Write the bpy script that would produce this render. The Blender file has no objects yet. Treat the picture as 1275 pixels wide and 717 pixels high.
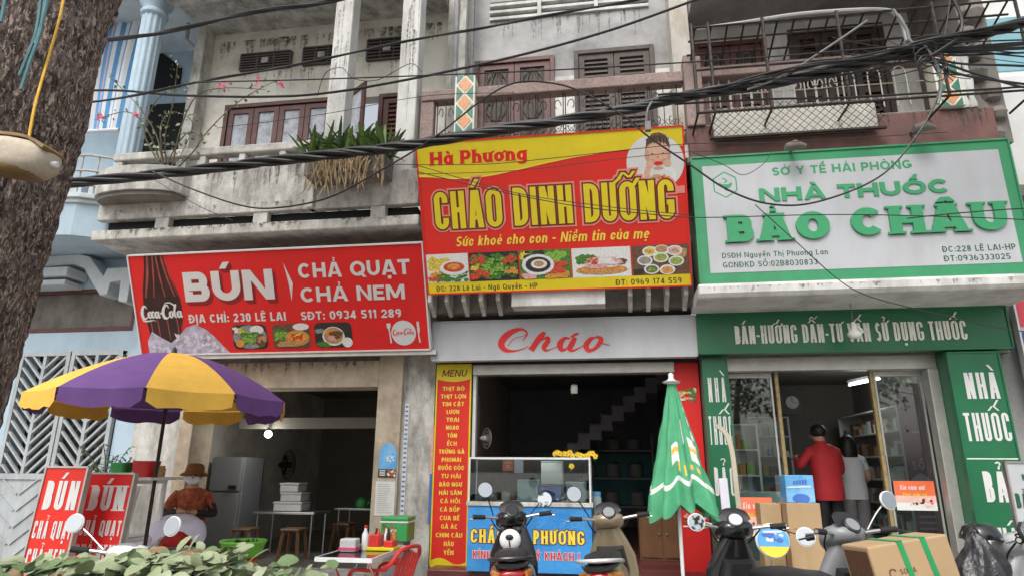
import bpy, math, random, unicodedata
from mathutils import Vector, Matrix, Euler
rnd = random.Random(7)
SC = bpy.context.scene
COL = SC.collection
R = math.radians
V = Vector

# ---------------------------------------------------------------- camera
CAM_H, FOC, YAW, PITCH, ROLL = 1.55, 800.0 / 1275.0, R(8.55), R(15.8), R(0.4)
fwd = V((-math.sin(YAW) * math.cos(PITCH), math.cos(YAW) * math.cos(PITCH), math.sin(PITCH)))
rt0 = V((math.cos(YAW), math.sin(YAW), 0))
up0 = rt0.cross(fwd)
rgt = rt0 * math.cos(ROLL) + up0 * math.sin(ROLL)
upv = rgt.cross(fwd)
cd = bpy.data.cameras.new('camera')
cd.sensor_width = 36
cd.lens = 36 * FOC
cd.clip_start = 0.05
cd.clip_end = 2000
cam = bpy.data.objects.new('camera', cd)
COL.objects.link(cam)
m3 = Matrix((rgt, upv, -fwd)).transposed()
cam.matrix_world = Matrix.Translation((0, 0, CAM_H)) @ m3.to_4x4()
SC.camera = cam

def spot(px, py, Y):
    """world point at depth Y seen at pixel (px, py) of the 1275 x 717 photograph"""
    d = fwd + rgt * ((px - 637.5) / 800.0) - upv * ((py - 358.5) / 800.0)
    d = d * (Y / d.y)
    return V((d.x, Y, CAM_H + d.z))

# ---------------------------------------------------------------- light
SUN_EL, SUN_AZ = R(52), R(196)
w = bpy.data.worlds.new('World')
SC.world = w
w.use_nodes = True
nt = w.node_tree
bg = nt.nodes['Background']
sky = nt.nodes.new('ShaderNodeTexSky')
sky.sky_type = 'NISHITA'
sky.sun_disc = False
sky.sun_elevation = SUN_EL
sky.sun_rotation = SUN_AZ
sky.air_density = 1.4
sky.dust_density = 5.0
hs = nt.nodes.new('ShaderNodeHueSaturation')
hs.inputs['Saturation'].default_value = 0.30
nt.links.new(sky.outputs[0], hs.inputs['Color'])
nt.links.new(hs.outputs[0], bg.inputs[0])
bg.inputs[1].default_value = 0.15
sl = bpy.data.lights.new('sun', 'SUN')
sl.energy = 1.0
sl.angle = R(22)
sl.color = (1.0, 0.97, 0.92)
so = bpy.data.objects.new('sun', sl)
COL.objects.link(so)
sd = V((math.sin(SUN_AZ) * math.cos(SUN_EL), math.cos(SUN_AZ) * math.cos(SUN_EL), math.sin(SUN_EL)))
so.rotation_euler = (-sd).to_track_quat('-Z', 'Y').to_euler()
so.location = (0, -10, 20)
SC.view_settings.view_transform = 'Standard'
SC.view_settings.look = 'None'
SC.view_settings.gamma = 1
SC.view_settings.exposure = 0.52
SC.render.engine = 'CYCLES'
SC.cycles.use_denoising = True
SC.cycles.max_bounces = 8

# ---------------------------------------------------------------- materials
MATS = {}

def M(name, c=None, rough=.6, var=.12, scale=6, metal=0, bump=0, bscale=40, dirt=None, damt=.5, dscale=1.5,
      streak=False, stretch=None, emit=None, estr=1, coat=0, spec=.5, fine=0):
    if name in MATS:
        return MATS[name]
    m = bpy.data.materials.new(name)
    m.use_nodes = True
    MATS[name] = m
    t = m.node_tree
    N, L = t.nodes, t.links
    b = N['Principled BSDF']
    b.inputs['Roughness'].default_value = rough
    b.inputs['Metallic'].default_value = metal
    b.inputs['Coat Weight'].default_value = coat
    b.inputs['Specular IOR Level'].default_value = spec
    tc = N.new('ShaderNodeTexCoord')
    obj_out = tc.outputs['Object']
    if stretch:
        mpp = N.new('ShaderNodeMapping')
        mpp.inputs['Scale'].default_value = stretch
        L.new(obj_out, mpp.inputs['Vector'])
        obj_out = mpp.outputs['Vector']
    no = N.new('ShaderNodeTexNoise')
    no.inputs['Scale'].default_value = scale
    no.inputs['Detail'].default_value = 6
    no.inputs['Roughness'].default_value = .62
    L.new(obj_out, no.inputs['Vector'])
    cr = N.new('ShaderNodeValToRGB')
    cr.color_ramp.elements[0].position = .32
    cr.color_ramp.elements[1].position = .68
    lo = [max(0, x * (1 - var)) for x in c]
    hi = [min(1, x * (1 + var)) for x in c]
    cr.color_ramp.elements[0].color = (*lo, 1)
    cr.color_ramp.elements[1].color = (*hi, 1)
    L.new(no.outputs['Fac'], cr.inputs['Fac'])
    out = cr.outputs['Color']
    if fine:
        n3 = N.new('ShaderNodeTexNoise')
        n3.inputs['Scale'].default_value = 90
        n3.inputs['Detail'].default_value = 3
        L.new(obj_out, n3.inputs['Vector'])
        mr = N.new('ShaderNodeMapRange')
        mr.inputs[1].default_value = .3
        mr.inputs[2].default_value = .7
        mr.inputs[3].default_value = 1 - fine
        mr.inputs[4].default_value = 1 + fine
        L.new(n3.outputs['Fac'], mr.inputs[0])
        mx = N.new('ShaderNodeMix')
        mx.data_type = 'RGBA'
        mx.blend_type = 'MULTIPLY'
        mx.inputs[0].default_value = 1
        L.new(out, mx.inputs[6])
        L.new(mr.outputs[0], mx.inputs[7])
        out = mx.outputs[2]
    if dirt:
        n2 = N.new('ShaderNodeTexNoise')
        n2.inputs['Scale'].default_value = dscale
        n2.inputs['Detail'].default_value = 9
        n2.inputs['Roughness'].default_value = .7
        src = obj_out
        if streak:
            mp = N.new('ShaderNodeMapping')
            mp.inputs['Scale'].default_value = (1.7, 1.7, .6)
            L.new(src, mp.inputs['Vector'])
            src = mp.outputs['Vector']
        L.new(src, n2.inputs['Vector'])
        r2 = N.new('ShaderNodeValToRGB')
        r2.color_ramp.elements[0].position = .44
        r2.color_ramp.elements[1].position = .74
        r2.color_ramp.elements[0].color = (0, 0, 0, 1)
        r2.color_ramp.elements[1].color = (damt, damt, damt, 1)
        L.new(n2.outputs['Fac'], r2.inputs['Fac'])
        mx = N.new('ShaderNodeMix')
        mx.data_type = 'RGBA'
        L.new(r2.outputs['Color'], mx.inputs[0])
        L.new(out, mx.inputs[6])
        mx.inputs[7].default_value = (*dirt, 1)
        out = mx.outputs[2]
    L.new(out, b.inputs['Base Color'])
    if bump:
        nb = N.new('ShaderNodeTexNoise')
        nb.inputs['Scale'].default_value = bscale
        nb.inputs['Detail'].default_value = 5
        L.new(obj_out, nb.inputs['Vector'])
        bp = N.new('ShaderNodeBump')
        bp.inputs['Strength'].default_value = bump
        bp.inputs['Distance'].default_value = .02
        L.new(nb.outputs['Fac'], bp.inputs['Height'])
        L.new(bp.outputs['Normal'], b.inputs['Normal'])
    if emit:
        b.inputs['Emission Color'].default_value = (*emit, 1)
        b.inputs['Emission Strength'].default_value = estr
    return m

def flake_bark():
    '''hard little pale flakes with dark gaps laid over the bark colour'''
    m = MATS['bark']
    t = m.node_tree
    N, L = t.nodes, t.links
    b = N['Principled BSDF']
    src = b.inputs['Base Color'].links[0].from_socket
    tc = N.new('ShaderNodeTexCoord')
    mp = N.new('ShaderNodeMapping')
    mp.inputs['Scale'].default_value = (1, 1, .38)
    L.new(tc.outputs['Object'], mp.inputs['Vector'])
    h = None
    for sc, lo, hi, col in ((46, .55, .60, (.42, .33, .28, 1)), (30, .57, .63, (.012, .009, .008, 1))):
        n = N.new('ShaderNodeTexNoise')
        n.inputs['Scale'].default_value = sc
        n.inputs['Detail'].default_value = 2.5
        n.inputs['Distortion'].default_value = 1.2
        L.new(mp.outputs['Vector'], n.inputs['Vector'])
        r = N.new('ShaderNodeMapRange')
        r.inputs[1].default_value = lo
        r.inputs[2].default_value = hi
        r.inputs[4].default_value = .85
        L.new(n.outputs['Fac'], r.inputs[0])
        x = N.new('ShaderNodeMix')
        x.data_type = 'RGBA'
        L.new(r.outputs[0], x.inputs[0])
        L.new(src, x.inputs[6])
        x.inputs[7].default_value = col
        src = x.outputs[2]
    L.new(src, b.inputs['Base Color'])

def glass_mat(name, tint=(.8, .86, .84), refl=1.0):
    m = bpy.data.materials.new(name)
    m.use_nodes = True
    MATS[name] = m
    t = m.node_tree
    N, L = t.nodes, t.links
    N.remove(N['Principled BSDF'])
    tr = N.new('ShaderNodeBsdfTransparent')
    tr.inputs[0].default_value = (*tint, 1)
    gl = N.new('ShaderNodeBsdfGlossy')
    gl.inputs['Roughness'].default_value = .02
    gl.inputs[0].default_value = (refl, refl, refl, 1)
    fr = N.new('ShaderNodeFresnel')
    fr.inputs[0].default_value = 1.75
    mx = N.new('ShaderNodeMixShader')
    L.new(fr.outputs[0], mx.inputs[0])
    L.new(tr.outputs[0], mx.inputs[1])
    L.new(gl.outputs[0], mx.inputs[2])
    L.new(mx.outputs[0], N['Material Output'].inputs[0])
    return m

# palette
M('concrete', (.53, .52, .485), .9, .24, 5, bump=.4, bscale=25, dirt=(.09, .083, .07), damt=.9, dscale=2.6, streak=True, fine=.12)
M('concrete_clean', (.57, .56, .52), .9, .18, 5, bump=.3, bscale=25, dirt=(.12, .11, .095), damt=.85, dscale=2.2, streak=True, fine=.1)
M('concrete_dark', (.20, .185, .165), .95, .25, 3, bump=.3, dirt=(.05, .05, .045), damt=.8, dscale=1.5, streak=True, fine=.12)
M('plaster_cream', (.74, .72, .65), .9, .1, 2, bump=.15, dirt=(.20, .17, .13), damt=.75, dscale=.9, fine=.05)
M('plaster_grey', (.38, .38, .38), .9, .16, 2.5, bump=.2, dirt=(.13, .13, .125), damt=.8, dscale=1.1, fine=.08)
M('plaster_white', (.62, .62, .60), .85, .1, 3, bump=.15, dirt=(.20, .19, .17), damt=.75, dscale=1.3, streak=True, fine=.04)
M('pale_blue', (.42, .545, .64), .7, .06, 3, bump=.08, dirt=(.26, .33, .38), damt=.5, dscale=1.3, streak=True)
M('gate_grey', (.40, .43, .45), .6, .08, 4, dirt=(.2, .2, .19), damt=.6, dscale=3, streak=True)
M('white_blue', (.58, .64, .68), .6, .05, 3, dirt=(.33, .36, .37), damt=.5, dscale=1.5, streak=True)
M('maroon_wood', (.105, .042, .038), .55, .3, 5, bump=.15, bscale=60, fine=.15)
M('grime', (.10, .092, .08), .95, .4, 12, fine=.3)
M('grime_soft', (.19, .18, .16), .95, .3, 12, fine=.3)
M('maroon_wall', (.17, .085, .075), .85, .2, 4, bump=.2, dirt=(.07, .05, .045), damt=.6, streak=True, fine=.1)
M('dark_wood', (.05, .032, .026), .6, .3, 5, bump=.15)
M('grey_wood', (.095, .078, .072), .75, .25, 6, bump=.2, fine=.15)
M('terrazzo', (.29, .215, .195), .8, .15, 20, bump=.2, dirt=(.12, .09, .08), damt=.7, dscale=3, fine=.35)
M('iron', (.03, .028, .027), .6, .4, 12, metal=.3, dirt=(.10, .055, .03), damt=.7, dscale=12)
M('iron_white', (.42, .41, .37), .5, .12, 10, dirt=(.28, .2, .13), damt=.6, dscale=9)
M('cable_black', (.018, .018, .019), .5, .3, 20)
M('cable_grey', (.17, .17, .17), .6, .2, 20)
M('white_paint', (.74, .75, .75), .45, .04, 4, dirt=(.45, .45, .43), damt=.35, dscale=3)
M('white_sign', (.46, .475, .50), .4, .03, 2, dirt=(.35, .35, .35), damt=.55, dscale=1.6, streak=True, bump=.12, bscale=2)
M('sign_red', (.70, .026, .024), .42, .06, 1.5, spec=.25, bump=.22, bscale=1.8, dirt=(.55, .035, .035), damt=.5, dscale=2.5)
M('sign_red_dark', (.26, .008, .012), .4, .05, 3)
M('sign_red_bright', (.72, .034, .024), .42, .05, 1.5, spec=.25, bump=.22, bscale=1.8, dirt=(.48, .05, .03), damt=.5, dscale=2.5)
M('sign_yellow', (.74, .59, .02), .4, .05, 1.5, spec=.4, bump=.2, bscale=1.8, dirt=(.60, .46, .03), damt=.5, dscale=2.5)
M('sign_green', (.035, .28, .12), .42, .1, 3, dirt=(.05, .20, .10), damt=.6, streak=True)
M('deep_green', (.012, .145, .06), .35, .08, 3, dirt=(.02, .1, .05), damt=.4, dscale=2)
M('letter_green', (.03, .30, .12), .35, .05, 3)
M('letter_white', (.66, .66, .655), .4, .03, 5)
M('letter_cream', (.78, .78, .70), .5, .05, 8, dirt=(.4, .4, .33), damt=.4, dscale=6)
M('letter_black', (.02, .03, .025), .5, .1)
M('letter_darkgreen', (.012, .09, .045), .5, .1)
M('maroon_ink', (.13, .012, .01), .5, .1)
M('pink_ink', (.75, .25, .2), .5, .05)
M('gold_ink', (.84, .66, .07), .45, .05)
M('plaster_stained', (.50, .43, .33), .9, .2, 3, bump=.2, dirt=(.20, .13, .075), damt=.85, dscale=1.6, fine=.1)
M('leaf_fresh', (.15, .27, .06), .45, .25, 5)
M('blue_banner', (.03, .24, .62), .45, .25, 2.2, dirt=(.10, .42, .78), damt=.6, dscale=3)
M('light_blue_ink', (.13, .42, .80), .5, .05)
M('sticker_orange', (.80, .16, .06), .4, .1, 4)
M('sticker_pink', (.78, .48, .40), .4, .08, 4)
M('plum', (.16, .045, .10), .4, .1)
M('tile_orange', (.62, .29, .13), .4, .2, 30)
M('tile_green', (.035, .18, .12), .4, .2, 20)
M('tile_cream', (.70, .68, .58), .45, .08, 20)
M('steel', (.5, .5, .5), .3, .1, 10, metal=.9)
M('chrome', (.8, .8, .8), .08, .03, 10, metal=1)
M('mirror_face', (.48, .50, .52), .02, .01, 10, metal=1)
M('alu', (.50, .49, .46), .4, .1, 8, metal=.5, dirt=(.3, .28, .24), damt=.4)
M('rubber', (.02, .02, .02), .85, .2, 20)
M('black_plastic', (.018, .018, .02), .35, .15, 10, coat=.1)
M('black_gloss', (.012, .012, .014), .18, .1, 6, coat=.5)
M('black_leather', (.02, .02, .022), .5, .15, 30, bump=.2, bscale=150)
M('poly_bag', (.03, .03, .034), .28, .3, 8, bump=1.0, bscale=14)
M('beige_paint', (.30, .24, .155), .28, .06, 5, metal=.25, coat=.5)
M('silver_paint', (.55, .56, .58), .3, .05, 5, metal=.3, coat=.4)
M('white_gloss', (.72, .73, .74), .25, .03, 5, coat=.4)
M('tail_red', (.35, .012, .015), .15, .2, 15, coat=.6)
M('amber', (.6, .22, .04), .2, .1, 10, coat=.4)
M('fabric_purple', (.145, .065, .235), .85, .1, 5, bump=.1, bscale=200)
M('fabric_yellow', (.80, .47, .075), .85, .08, 5, bump=.1, bscale=200)
M('fabric_green', (.075, .36, .18), .75, .14, 5, bump=.15, bscale=60)
M('fabric_white', (.70, .72, .70), .85, .06, 5)
M('cloth_lilac', (.72, .70, .82), .9, .06, 6, bump=.2, bscale=40)
M('skin', (.50, .29, .19), .55, .08, 12)
M('hair_black', (.012, .010, .010), .5, .3, 40)
M('jacket_red', (.46, .022, .03), .75, .12, 5, bump=.3, bscale=14)
M('trouser_black', (.015, .015, .018), .8, .2, 6, bump=.3, bscale=12)
M('trouser_grey', (.22, .21, .22), .85, .1, 6, bump=.2, bscale=14)
M('tee_white', (.66, .67, .70), .85, .05, 6, bump=.25, bscale=14)
M('shirt_orange', (.42, .10, .035), .85, .5, 16, dirt=(.06, .03, .04), damt=.9, dscale=20)
M('sleeve_black', (.02, .02, .022), .85, .1)
M('hat_brown', (.23, .09, .035), .9, .15, 20, bump=.2)
M('mask_white', (.68, .71, .74), .8, .04)
M('carton', (.43, .295, .165), .8, .09, 4, bump=.06, bscale=30, dirt=(.30, .2, .11), damt=.5, dscale=2)
M('carton_tape', (.42, .30, .16), .3, .06, 4)
M('strap_green', (.02, .30, .10), .35, .1, 10)
M('foam', (.5, .51, .51), .8, .05, 8)
M('plastic_red', (.62, .03, .025), .35, .08, 6)
M('plastic_green', (.04, .33, .08), .35, .08, 6)
M('lime_plastic', (.16, .50, .04), .4, .1, 6)
M('plastic_teal', (.02, .35, .36), .4, .1, 6)
M('bark', (.062, .043, .038), .95, .6, 9, bump=1.0, bscale=24, dirt=(.33, .26, .22), damt=.95, dscale=34, fine=.55, stretch=(1, 1, .3))
flake_bark()
M('moss', (.09, .09, .045), .95, .3, 10)
M('rope_yellow', (.72, .42, .04), .7, .12, 30, bump=.5, bscale=120)
M('rope_teal', (.10, .22, .24), .8, .2, 20)
M('jug_cream', (.50, .44, .35), .6, .12, 6, dirt=(.30, .20, .10), damt=.8, dscale=5, fine=.1)
M('jug_amber', (.27, .165, .055), .5, .25, 6, dirt=(.09, .045, .015), damt=.85, dscale=9)
M('leaf_pale', (.27, .315, .185), .45, .28, 3, bump=.1)
M('leaf_mid', (.12, .18, .075), .45, .25, 5)
M('leaf_dark', (.035, .09, .03), .5, .3, 5)
M('leaf_brown', (.20, .13, .07), .8, .3, 8)
M('straw', (.33, .24, .14), .9, .3, 8)
M('stem_brown', (.12, .09, .06), .9, .3, 10)
M('petal_pink', (.62, .05, .16), .6, .15)
M('petal_yellow', (.80, .56, .02), .6, .12)
M('asphalt', (.05, .05, .052), .9, .25, 8, bump=.4, bscale=80)
M('paving', (.40, .38, .35), .85, .12, 3, bump=.2, dirt=(.15, .14, .13), damt=.6, fine=.15)
M('kerb_stone', (.38, .37, .35), .85, .12, 4, bump=.2)
M('step_maroon', (.13, .035, .035), .35, .12, 6)
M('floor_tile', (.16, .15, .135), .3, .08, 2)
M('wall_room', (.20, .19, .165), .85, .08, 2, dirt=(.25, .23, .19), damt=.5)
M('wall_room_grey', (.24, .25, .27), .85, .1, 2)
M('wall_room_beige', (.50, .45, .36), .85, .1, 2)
M('fridge_grey', (.24, .25, .265), .35, .04, 3)
M('wood_brown', (.16, .075, .032), .5, .25, 3, bump=.08)
M('paper_white', (.68, .68, .65), .8, .06, 6, dirt=(.45, .44, .4), damt=.4, dscale=5)
M('paper_aqua', (.40, .56, .56), .6, .06, 6)
M('box_blue', (.06, .16, .50), .5, .15, 4)
M('box_sky', (.10, .38, .72), .4, .25, 2.5, dirt=(.5, .66, .8), damt=.7, dscale=2)
M('bulb_glow', (.9, .9, .85), .3, .02, emit=(1, .97, .9), estr=14)
M('tube_glow', (.9, .9, .9), .3, .02, emit=(.93, .97, 1), estr=3)
M('bulb_off', (.75, .76, .72), .25, .04, 10)
M('photo_green', (.06, .20, .03), .5, 0.55, 55)
M('photo_lime', (.22, .42, .06), .5, 0.55, 55)
M('photo_red', (.55, .07, .03), .5, 0.55, 55)
M('photo_orange', (.70, .27, .05), .5, 0.55, 55)
M('photo_pink', (.72, .36, .34), .5, 0.55, 55)
M('photo_brown', (.14, .07, .04), .5, 0.55, 55)
M('photo_tan', (.45, .27, .12), .5, 0.55, 55)
M('photo_white', (.72, .72, .70), .5, .15, 55)
M('photo_grey', (.25, .26, .28), .5, 0.55, 55)
M('photo_dark', (.03, .028, .026), .5, 0.55, 55)
M('photo_yellow', (.75, .52, .07), .5, 0.55, 55)
M('photo_skin', (.66, .40, .28), .5, .08, 20)
M('ice_lilac', (.46, .43, .55), .5, .35, 9)
M('ice_light', (.68, .66, .74), .5, .15, 9)
M('cola_dark', (.035, .008, .006), .4, .4, 6)
M('cola_glint', (.34, .06, .045), .4, .3, 8)
M('awning_white', (.66, .68, .70), .8, .05, 4, dirt=(.45, .45, .44), damt=.5, dscale=3, streak=True)
M('awning_blue', (.10, .30, .58), .8, .08, 4)
M('awning_pink', (.62, .38, .34), .8, .08, 4)
M('shop_white_far', (.62, .63, .62), .8, .06, 2, dirt=(.4, .39, .36), damt=.4)
M('beige_far', (.40, .38, .33), .85, .08, 2, dirt=(.25, .23, .2), damt=.4)
M('salon_red', (.62, .06, .09), .4, .06, 4)
M('salon_blue', (.05, .07, .33), .4, .06, 4)
M('panda_white', (.75, .75, .74), .8, .03, 10)
M('dark_void', (.012, .012, .013), .9, .1)
M('window_dark', (.022, .022, .026), .12, .2, 3)
M('curtain', (.44, .47, .52), .8, .15, 4, dirt=(.10, .10, .11), damt=.85, dscale=7)
M('sheet_roof', (.30, .31, .31), .5, .1, 4, metal=.3)
def film(name, cover):
    '''thin patchy dirt film: partly see-through'''
    t = MATS[name].node_tree
    N, L = t.nodes, t.links
    tr = N.new('ShaderNodeBsdfTransparent')
    mx = N.new('ShaderNodeMixShader')
    tc = N.new('ShaderNodeTexCoord')
    n = N.new('ShaderNodeTexNoise')
    n.inputs['Scale'].default_value = 22
    n.inputs['Detail'].default_value = 5
    r = N.new('ShaderNodeMapRange')
    r.inputs[1].default_value = .35
    r.inputs[2].default_value = .7
    r.inputs[4].default_value = cover
    L.new(tc.outputs['Object'], n.inputs['Vector'])
    L.new(n.outputs['Fac'], r.inputs[0])
    L.new(r.outputs[0], mx.inputs[0])
    L.new(tr.outputs[0], mx.inputs[1])
    L.new(N['Principled BSDF'].outputs[0], mx.inputs[2])
    L.new(mx.outputs[0], N['Material Output'].inputs[0])
film('grime', .75)
film('grime_soft', .6)
GLASS = glass_mat('clear_glass')
GLASS2 = glass_mat('case_glass', (.9, .95, .95), .8)

# ---------------------------------------------------------------- mesh builder
class MB:
    def __init__(s):
        s.v, s.f, s.m, s.cuts = [], [], [], []

    def add(s, vs, fs, m=0):
        n = len(s.v)
        s.v += [V(p) for p in vs]
        for f in fs:
            s.f.append([i + n for i in f])
            s.m.append(m)
        return s

    def box(s, x0, x1, y0, y1, z0, z1, m=0):
        x0, x1 = min(x0, x1), max(x0, x1)
        y0, y1 = min(y0, y1), max(y0, y1)
        z0, z1 = min(z0, z1), max(z0, z1)
        vs = [(x, y, z) for z in (z0, z1) for y in (y0, y1) for x in (x0, x1)]
        return s.add(vs, [(0, 2, 3, 1), (4, 5, 7, 6), (0, 1, 5, 4), (2, 6, 7, 3), (0, 4, 6, 2), (1, 3, 7, 5)], m)

    def hexa(s, a, b, m=0):
        """a, b: two quads (4 points each, same winding) joined into a solid"""
        return s.add(list(a) + list(b), [(3, 2, 1, 0), (4, 5, 6, 7), (0, 1, 5, 4), (1, 2, 6, 5), (2, 3, 7, 6), (3, 0, 4, 7)], m)

    def beam(s, p, q, w, h, up=(0, 0, 1), m=0):
        p, q = V(p), V(q)
        d = (q - p).normalized()
        u = d.cross(V(up))
        if u.length < 1e-4:
            u = d.cross(V((0, 1, 0)))
        u.normalize()
        t = u.cross(d)
        u, t = u * w / 2, t * h / 2
        return s.hexa([p - u - t, p + u - t, p + u + t, p - u + t], [q - u - t, q + u - t, q + u + t, q - u + t], m)

    def tube(s, pts, r, n=8, m=0, closed=False):
        pts = [V(p) for p in pts]
        k = len(pts)
        rs = r if isinstance(r, (list, tuple)) else [r] * k
        ref = None
        vs = []
        for i, p in enumerate(pts):
            if closed:
                d = pts[(i + 1) % k] - pts[i - 1]
            else:
                d = pts[min(i + 1, k - 1)] - pts[max(i - 1, 0)]
            d.normalize()
            if ref is None:
                ref = d.cross(V((0, 0, 1)))
                if ref.length < .05:
                    ref = d.cross(V((0, 1, 0)))
            ref = ref - d * ref.dot(d)
            ref.normalize()
            b = d.cross(ref)
            for j in range(n):
                a = 2 * math.pi * j / n
                vs.append(p + (ref * math.cos(a) + b * math.sin(a)) * rs[i])
        fs = []
        for i in range(k if closed else k - 1):
            for j in range(n):
                a, b2 = i * n + j, i * n + (j + 1) % n
                c, d2 = ((i + 1) % k) * n + (j + 1) % n, ((i + 1) % k) * n + j
                fs.append((a, b2, c, d2))
        if not closed:
            fs.append(tuple(range(n))[::-1])
            fs.append(tuple(range((k - 1) * n, k * n)))
        return s.add(vs, fs, m)

    def lathe(s, prof, n=20, at=(0, 0, 0), axis=(0, 0, 1), m=0):
        """prof: (radius, height) along axis"""
        ax = V(axis).normalized()
        u = ax.cross(V((0, 1, 0)))
        if u.length < .1:
            u = ax.cross(V((1, 0, 0)))
        u.normalize()
        t = ax.cross(u)
        at = V(at)
        vs, fs = [], []
        for r, h in prof:
            for j in range(n):
                a = 2 * math.pi * j / n
                vs.append(at + ax * h + (u * math.cos(a) + t * math.sin(a)) * max(r, 1e-4))
        for i in range(len(prof) - 1):
            for j in range(n):
                fs.append((i * n + j, i * n + (j + 1) % n, (i + 1) * n + (j + 1) % n, (i + 1) * n + j))
        fs.append(tuple(range(n))[::-1])
        fs.append(tuple(range((len(prof) - 1) * n, len(prof) * n)))
        return s.add(vs, fs, m)

    def loft(s, secs, n=16, m=0, close=False):
        """secs: (centre, u-vector, v-vector, power)  superellipse sections"""
        vs, fs = [], []
        for c, u, v, p in secs:
            c, u, v = V(c), V(u), V(v)
            for j in range(n):
                a = 2 * math.pi * j / n
                ca, sa = math.cos(a), math.sin(a)
                vs.append(c + u * math.copysign(abs(ca) ** (2 / p), ca) + v * math.copysign(abs(sa) ** (2 / p), sa))
        k = len(secs)
        for i in range(k - 1):
            for j in range(n):
                fs.append((i * n + j, i * n + (j + 1) % n, (i + 1) * n + (j + 1) % n, (i + 1) * n + j))
        fs.append(tuple(range(n))[::-1])
        fs.append(tuple(range((k - 1) * n, k * n)))
        return s.add(vs, fs, m)

    def ball(s, c, r, n=12, m=0, sq=(1, 1, 1)):
        c = V(c)
        vs, fs = [], []
        k = n // 2 + 1
        for i in range(k):
            t = math.pi * i / (k - 1)
            for j in range(n):
                a = 2 * math.pi * j / n
                rr = max(math.sin(t), 1e-3)
                vs.append(c + V((rr * math.cos(a) * sq[0], rr * math.sin(a) * sq[1], math.cos(t) * sq[2])) * r)
        for i in range(k - 1):
            for j in range(n):
                fs.append((i * n + j, (i + 1) * n + j, (i + 1) * n + (j + 1) % n, i * n + (j + 1) % n))
        return s.add(vs, fs, m)

    def leaf(s, base, d, nrm, ln, wd, m=0, cup=.12, rounded=False):
        base, d = V(base), V(d).normalized()
        nrm = V(nrm)
        sd_ = d.cross(nrm)
        if sd_.length < .05:
            sd_ = d.cross(V((0.3, .5, .8)))
        sd_.normalize()
        nn = sd_.cross(d)
        rows = [(0, .08), (.2, .75), (.45, 1.0), (.75, .8), (.93, .4), (1, .03)] if rounded else [(0, .1), (.25, .8), (.5, 1), (.8, .5), (1, .03)]
        vs = []
        for t, ww in rows:
            c = base + d * ln * t - nn * (ln * .25 * t * t)
            h = wd * .5 * ww
            vs += [c - sd_ * h + nn * cup * h, c - nn * 0.0, c + sd_ * h + nn * cup * h]
        fs = []
        for i in range(len(rows) - 1):
            a = i * 3
            fs += [(a, a + 1, a + 4, a + 3), (a + 1, a + 2, a + 5, a + 4)]
        return s.add(vs, fs, m)

    def xf(s, mat):
        s.v = [mat @ p for p in s.v]
        return s

    def build(s, name, mat, parent=None, smooth=False, bevel=0, kind=None):
        if len(s.cuts) > 1 and name.endswith('lettering'):
            ends = [c[1] for c in s.cuts[1:]] + [len(s.f)]
            start, subs = s.cuts[0][1], {}
            if start:
                subs['rest'] = MB()
                for f, m in zip(s.f[:start], s.m[:start]):
                    subs['rest'].add([s.v[i] for i in f], [tuple(range(len(f)))], m)
            for (key, _), e in zip(s.cuts, ends):
                sub = subs.setdefault(key, MB())
                for f, m in zip(s.f[start:e], s.m[start:e]):
                    sub.add([s.v[i] for i in f], [tuple(range(len(f)))], m)
                start = e
            for sub in subs.values():
                if sub.f:
                    sub.build(name, mat, parent, smooth, bevel, kind)
            return None
        off = ORG.get(parent.name, V((0, 0, 0))) if parent else V((0, 0, 0))
        me = bpy.data.meshes.new(name)
        me.from_pydata([tuple(p - off) for p in s.v], [], s.f)
        mats = mat if isinstance(mat, (list, tuple)) else [mat]
        for x in mats:
            me.materials.append(MATS[x] if isinstance(x, str) else x)
        if len(mats) > 1:
            me.polygons.foreach_set('material_index', s.m)
        if smooth:
            me.polygons.foreach_set('use_smooth', [True] * len(me.polygons))
        me.update()
        o = bpy.data.objects.new(name, me)
        COL.objects.link(o)
        if smooth:
            try:
                me.set_sharp_from_angle(angle=R(smooth if smooth is not True else 42))
            except Exception:
                pass
        if bevel:
            b = o.modifiers.new('bevel', 'BEVEL')
            b.width = bevel
            b.segments = 2
            b.limit_method = 'ANGLE'
            b.angle_limit = R(50)
        if parent:
            o.parent = parent
            ORG[o.name] = off
        if kind:
            o['kind'] = kind
        return o

ORG = {}

def tag(o, label, cat, group=None):
    o['label'] = label
    o['category'] = cat
    if group:
        o['group'] = group
    return o

def thing(name, label, cat, loc=(0, 0, 0), rz=0, group=None, local=False):
    """Empty at the thing's base; parts are given in world coordinates unless local"""
    o = bpy.data.objects.new(name, None)
    COL.objects.link(o)
    o.empty_display_size = .2
    o.location = loc
    o.rotation_euler = (0, 0, rz)
    ORG[o.name] = V((0, 0, 0)) if local else V(loc)
    return tag(o, label, cat, group)

def solo(name, mb, mat, label, cat, loc, group=None, smooth=False, bevel=0):
    """a thing that is one mesh; its origin is moved to loc"""
    loc = V(loc)
    mb.v = [p - loc for p in mb.v]
    o = mb.build(name, mat, None, smooth, bevel)
    o.location = loc
    return tag(o, label, cat, group)

def spline(pts, k=6):
    """Catmull-Rom through the points"""
    pts = [V(p) for p in pts]
    out = []
    for i in range(len(pts) - 1):
        p0, p1, p2, p3 = pts[max(i - 1, 0)], pts[i], pts[i + 1], pts[min(i + 2, len(pts) - 1)]
        for j in range(k):
            t = j / k
            out.append(.5 * ((2 * p1) + (p2 - p0) * t + (2 * p0 - 5 * p1 + 4 * p2 - p3) * t * t + (3 * p1 - p0 - 3 * p2 + p3) * t ** 3))
    out.append(pts[-1])
    return out

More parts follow.
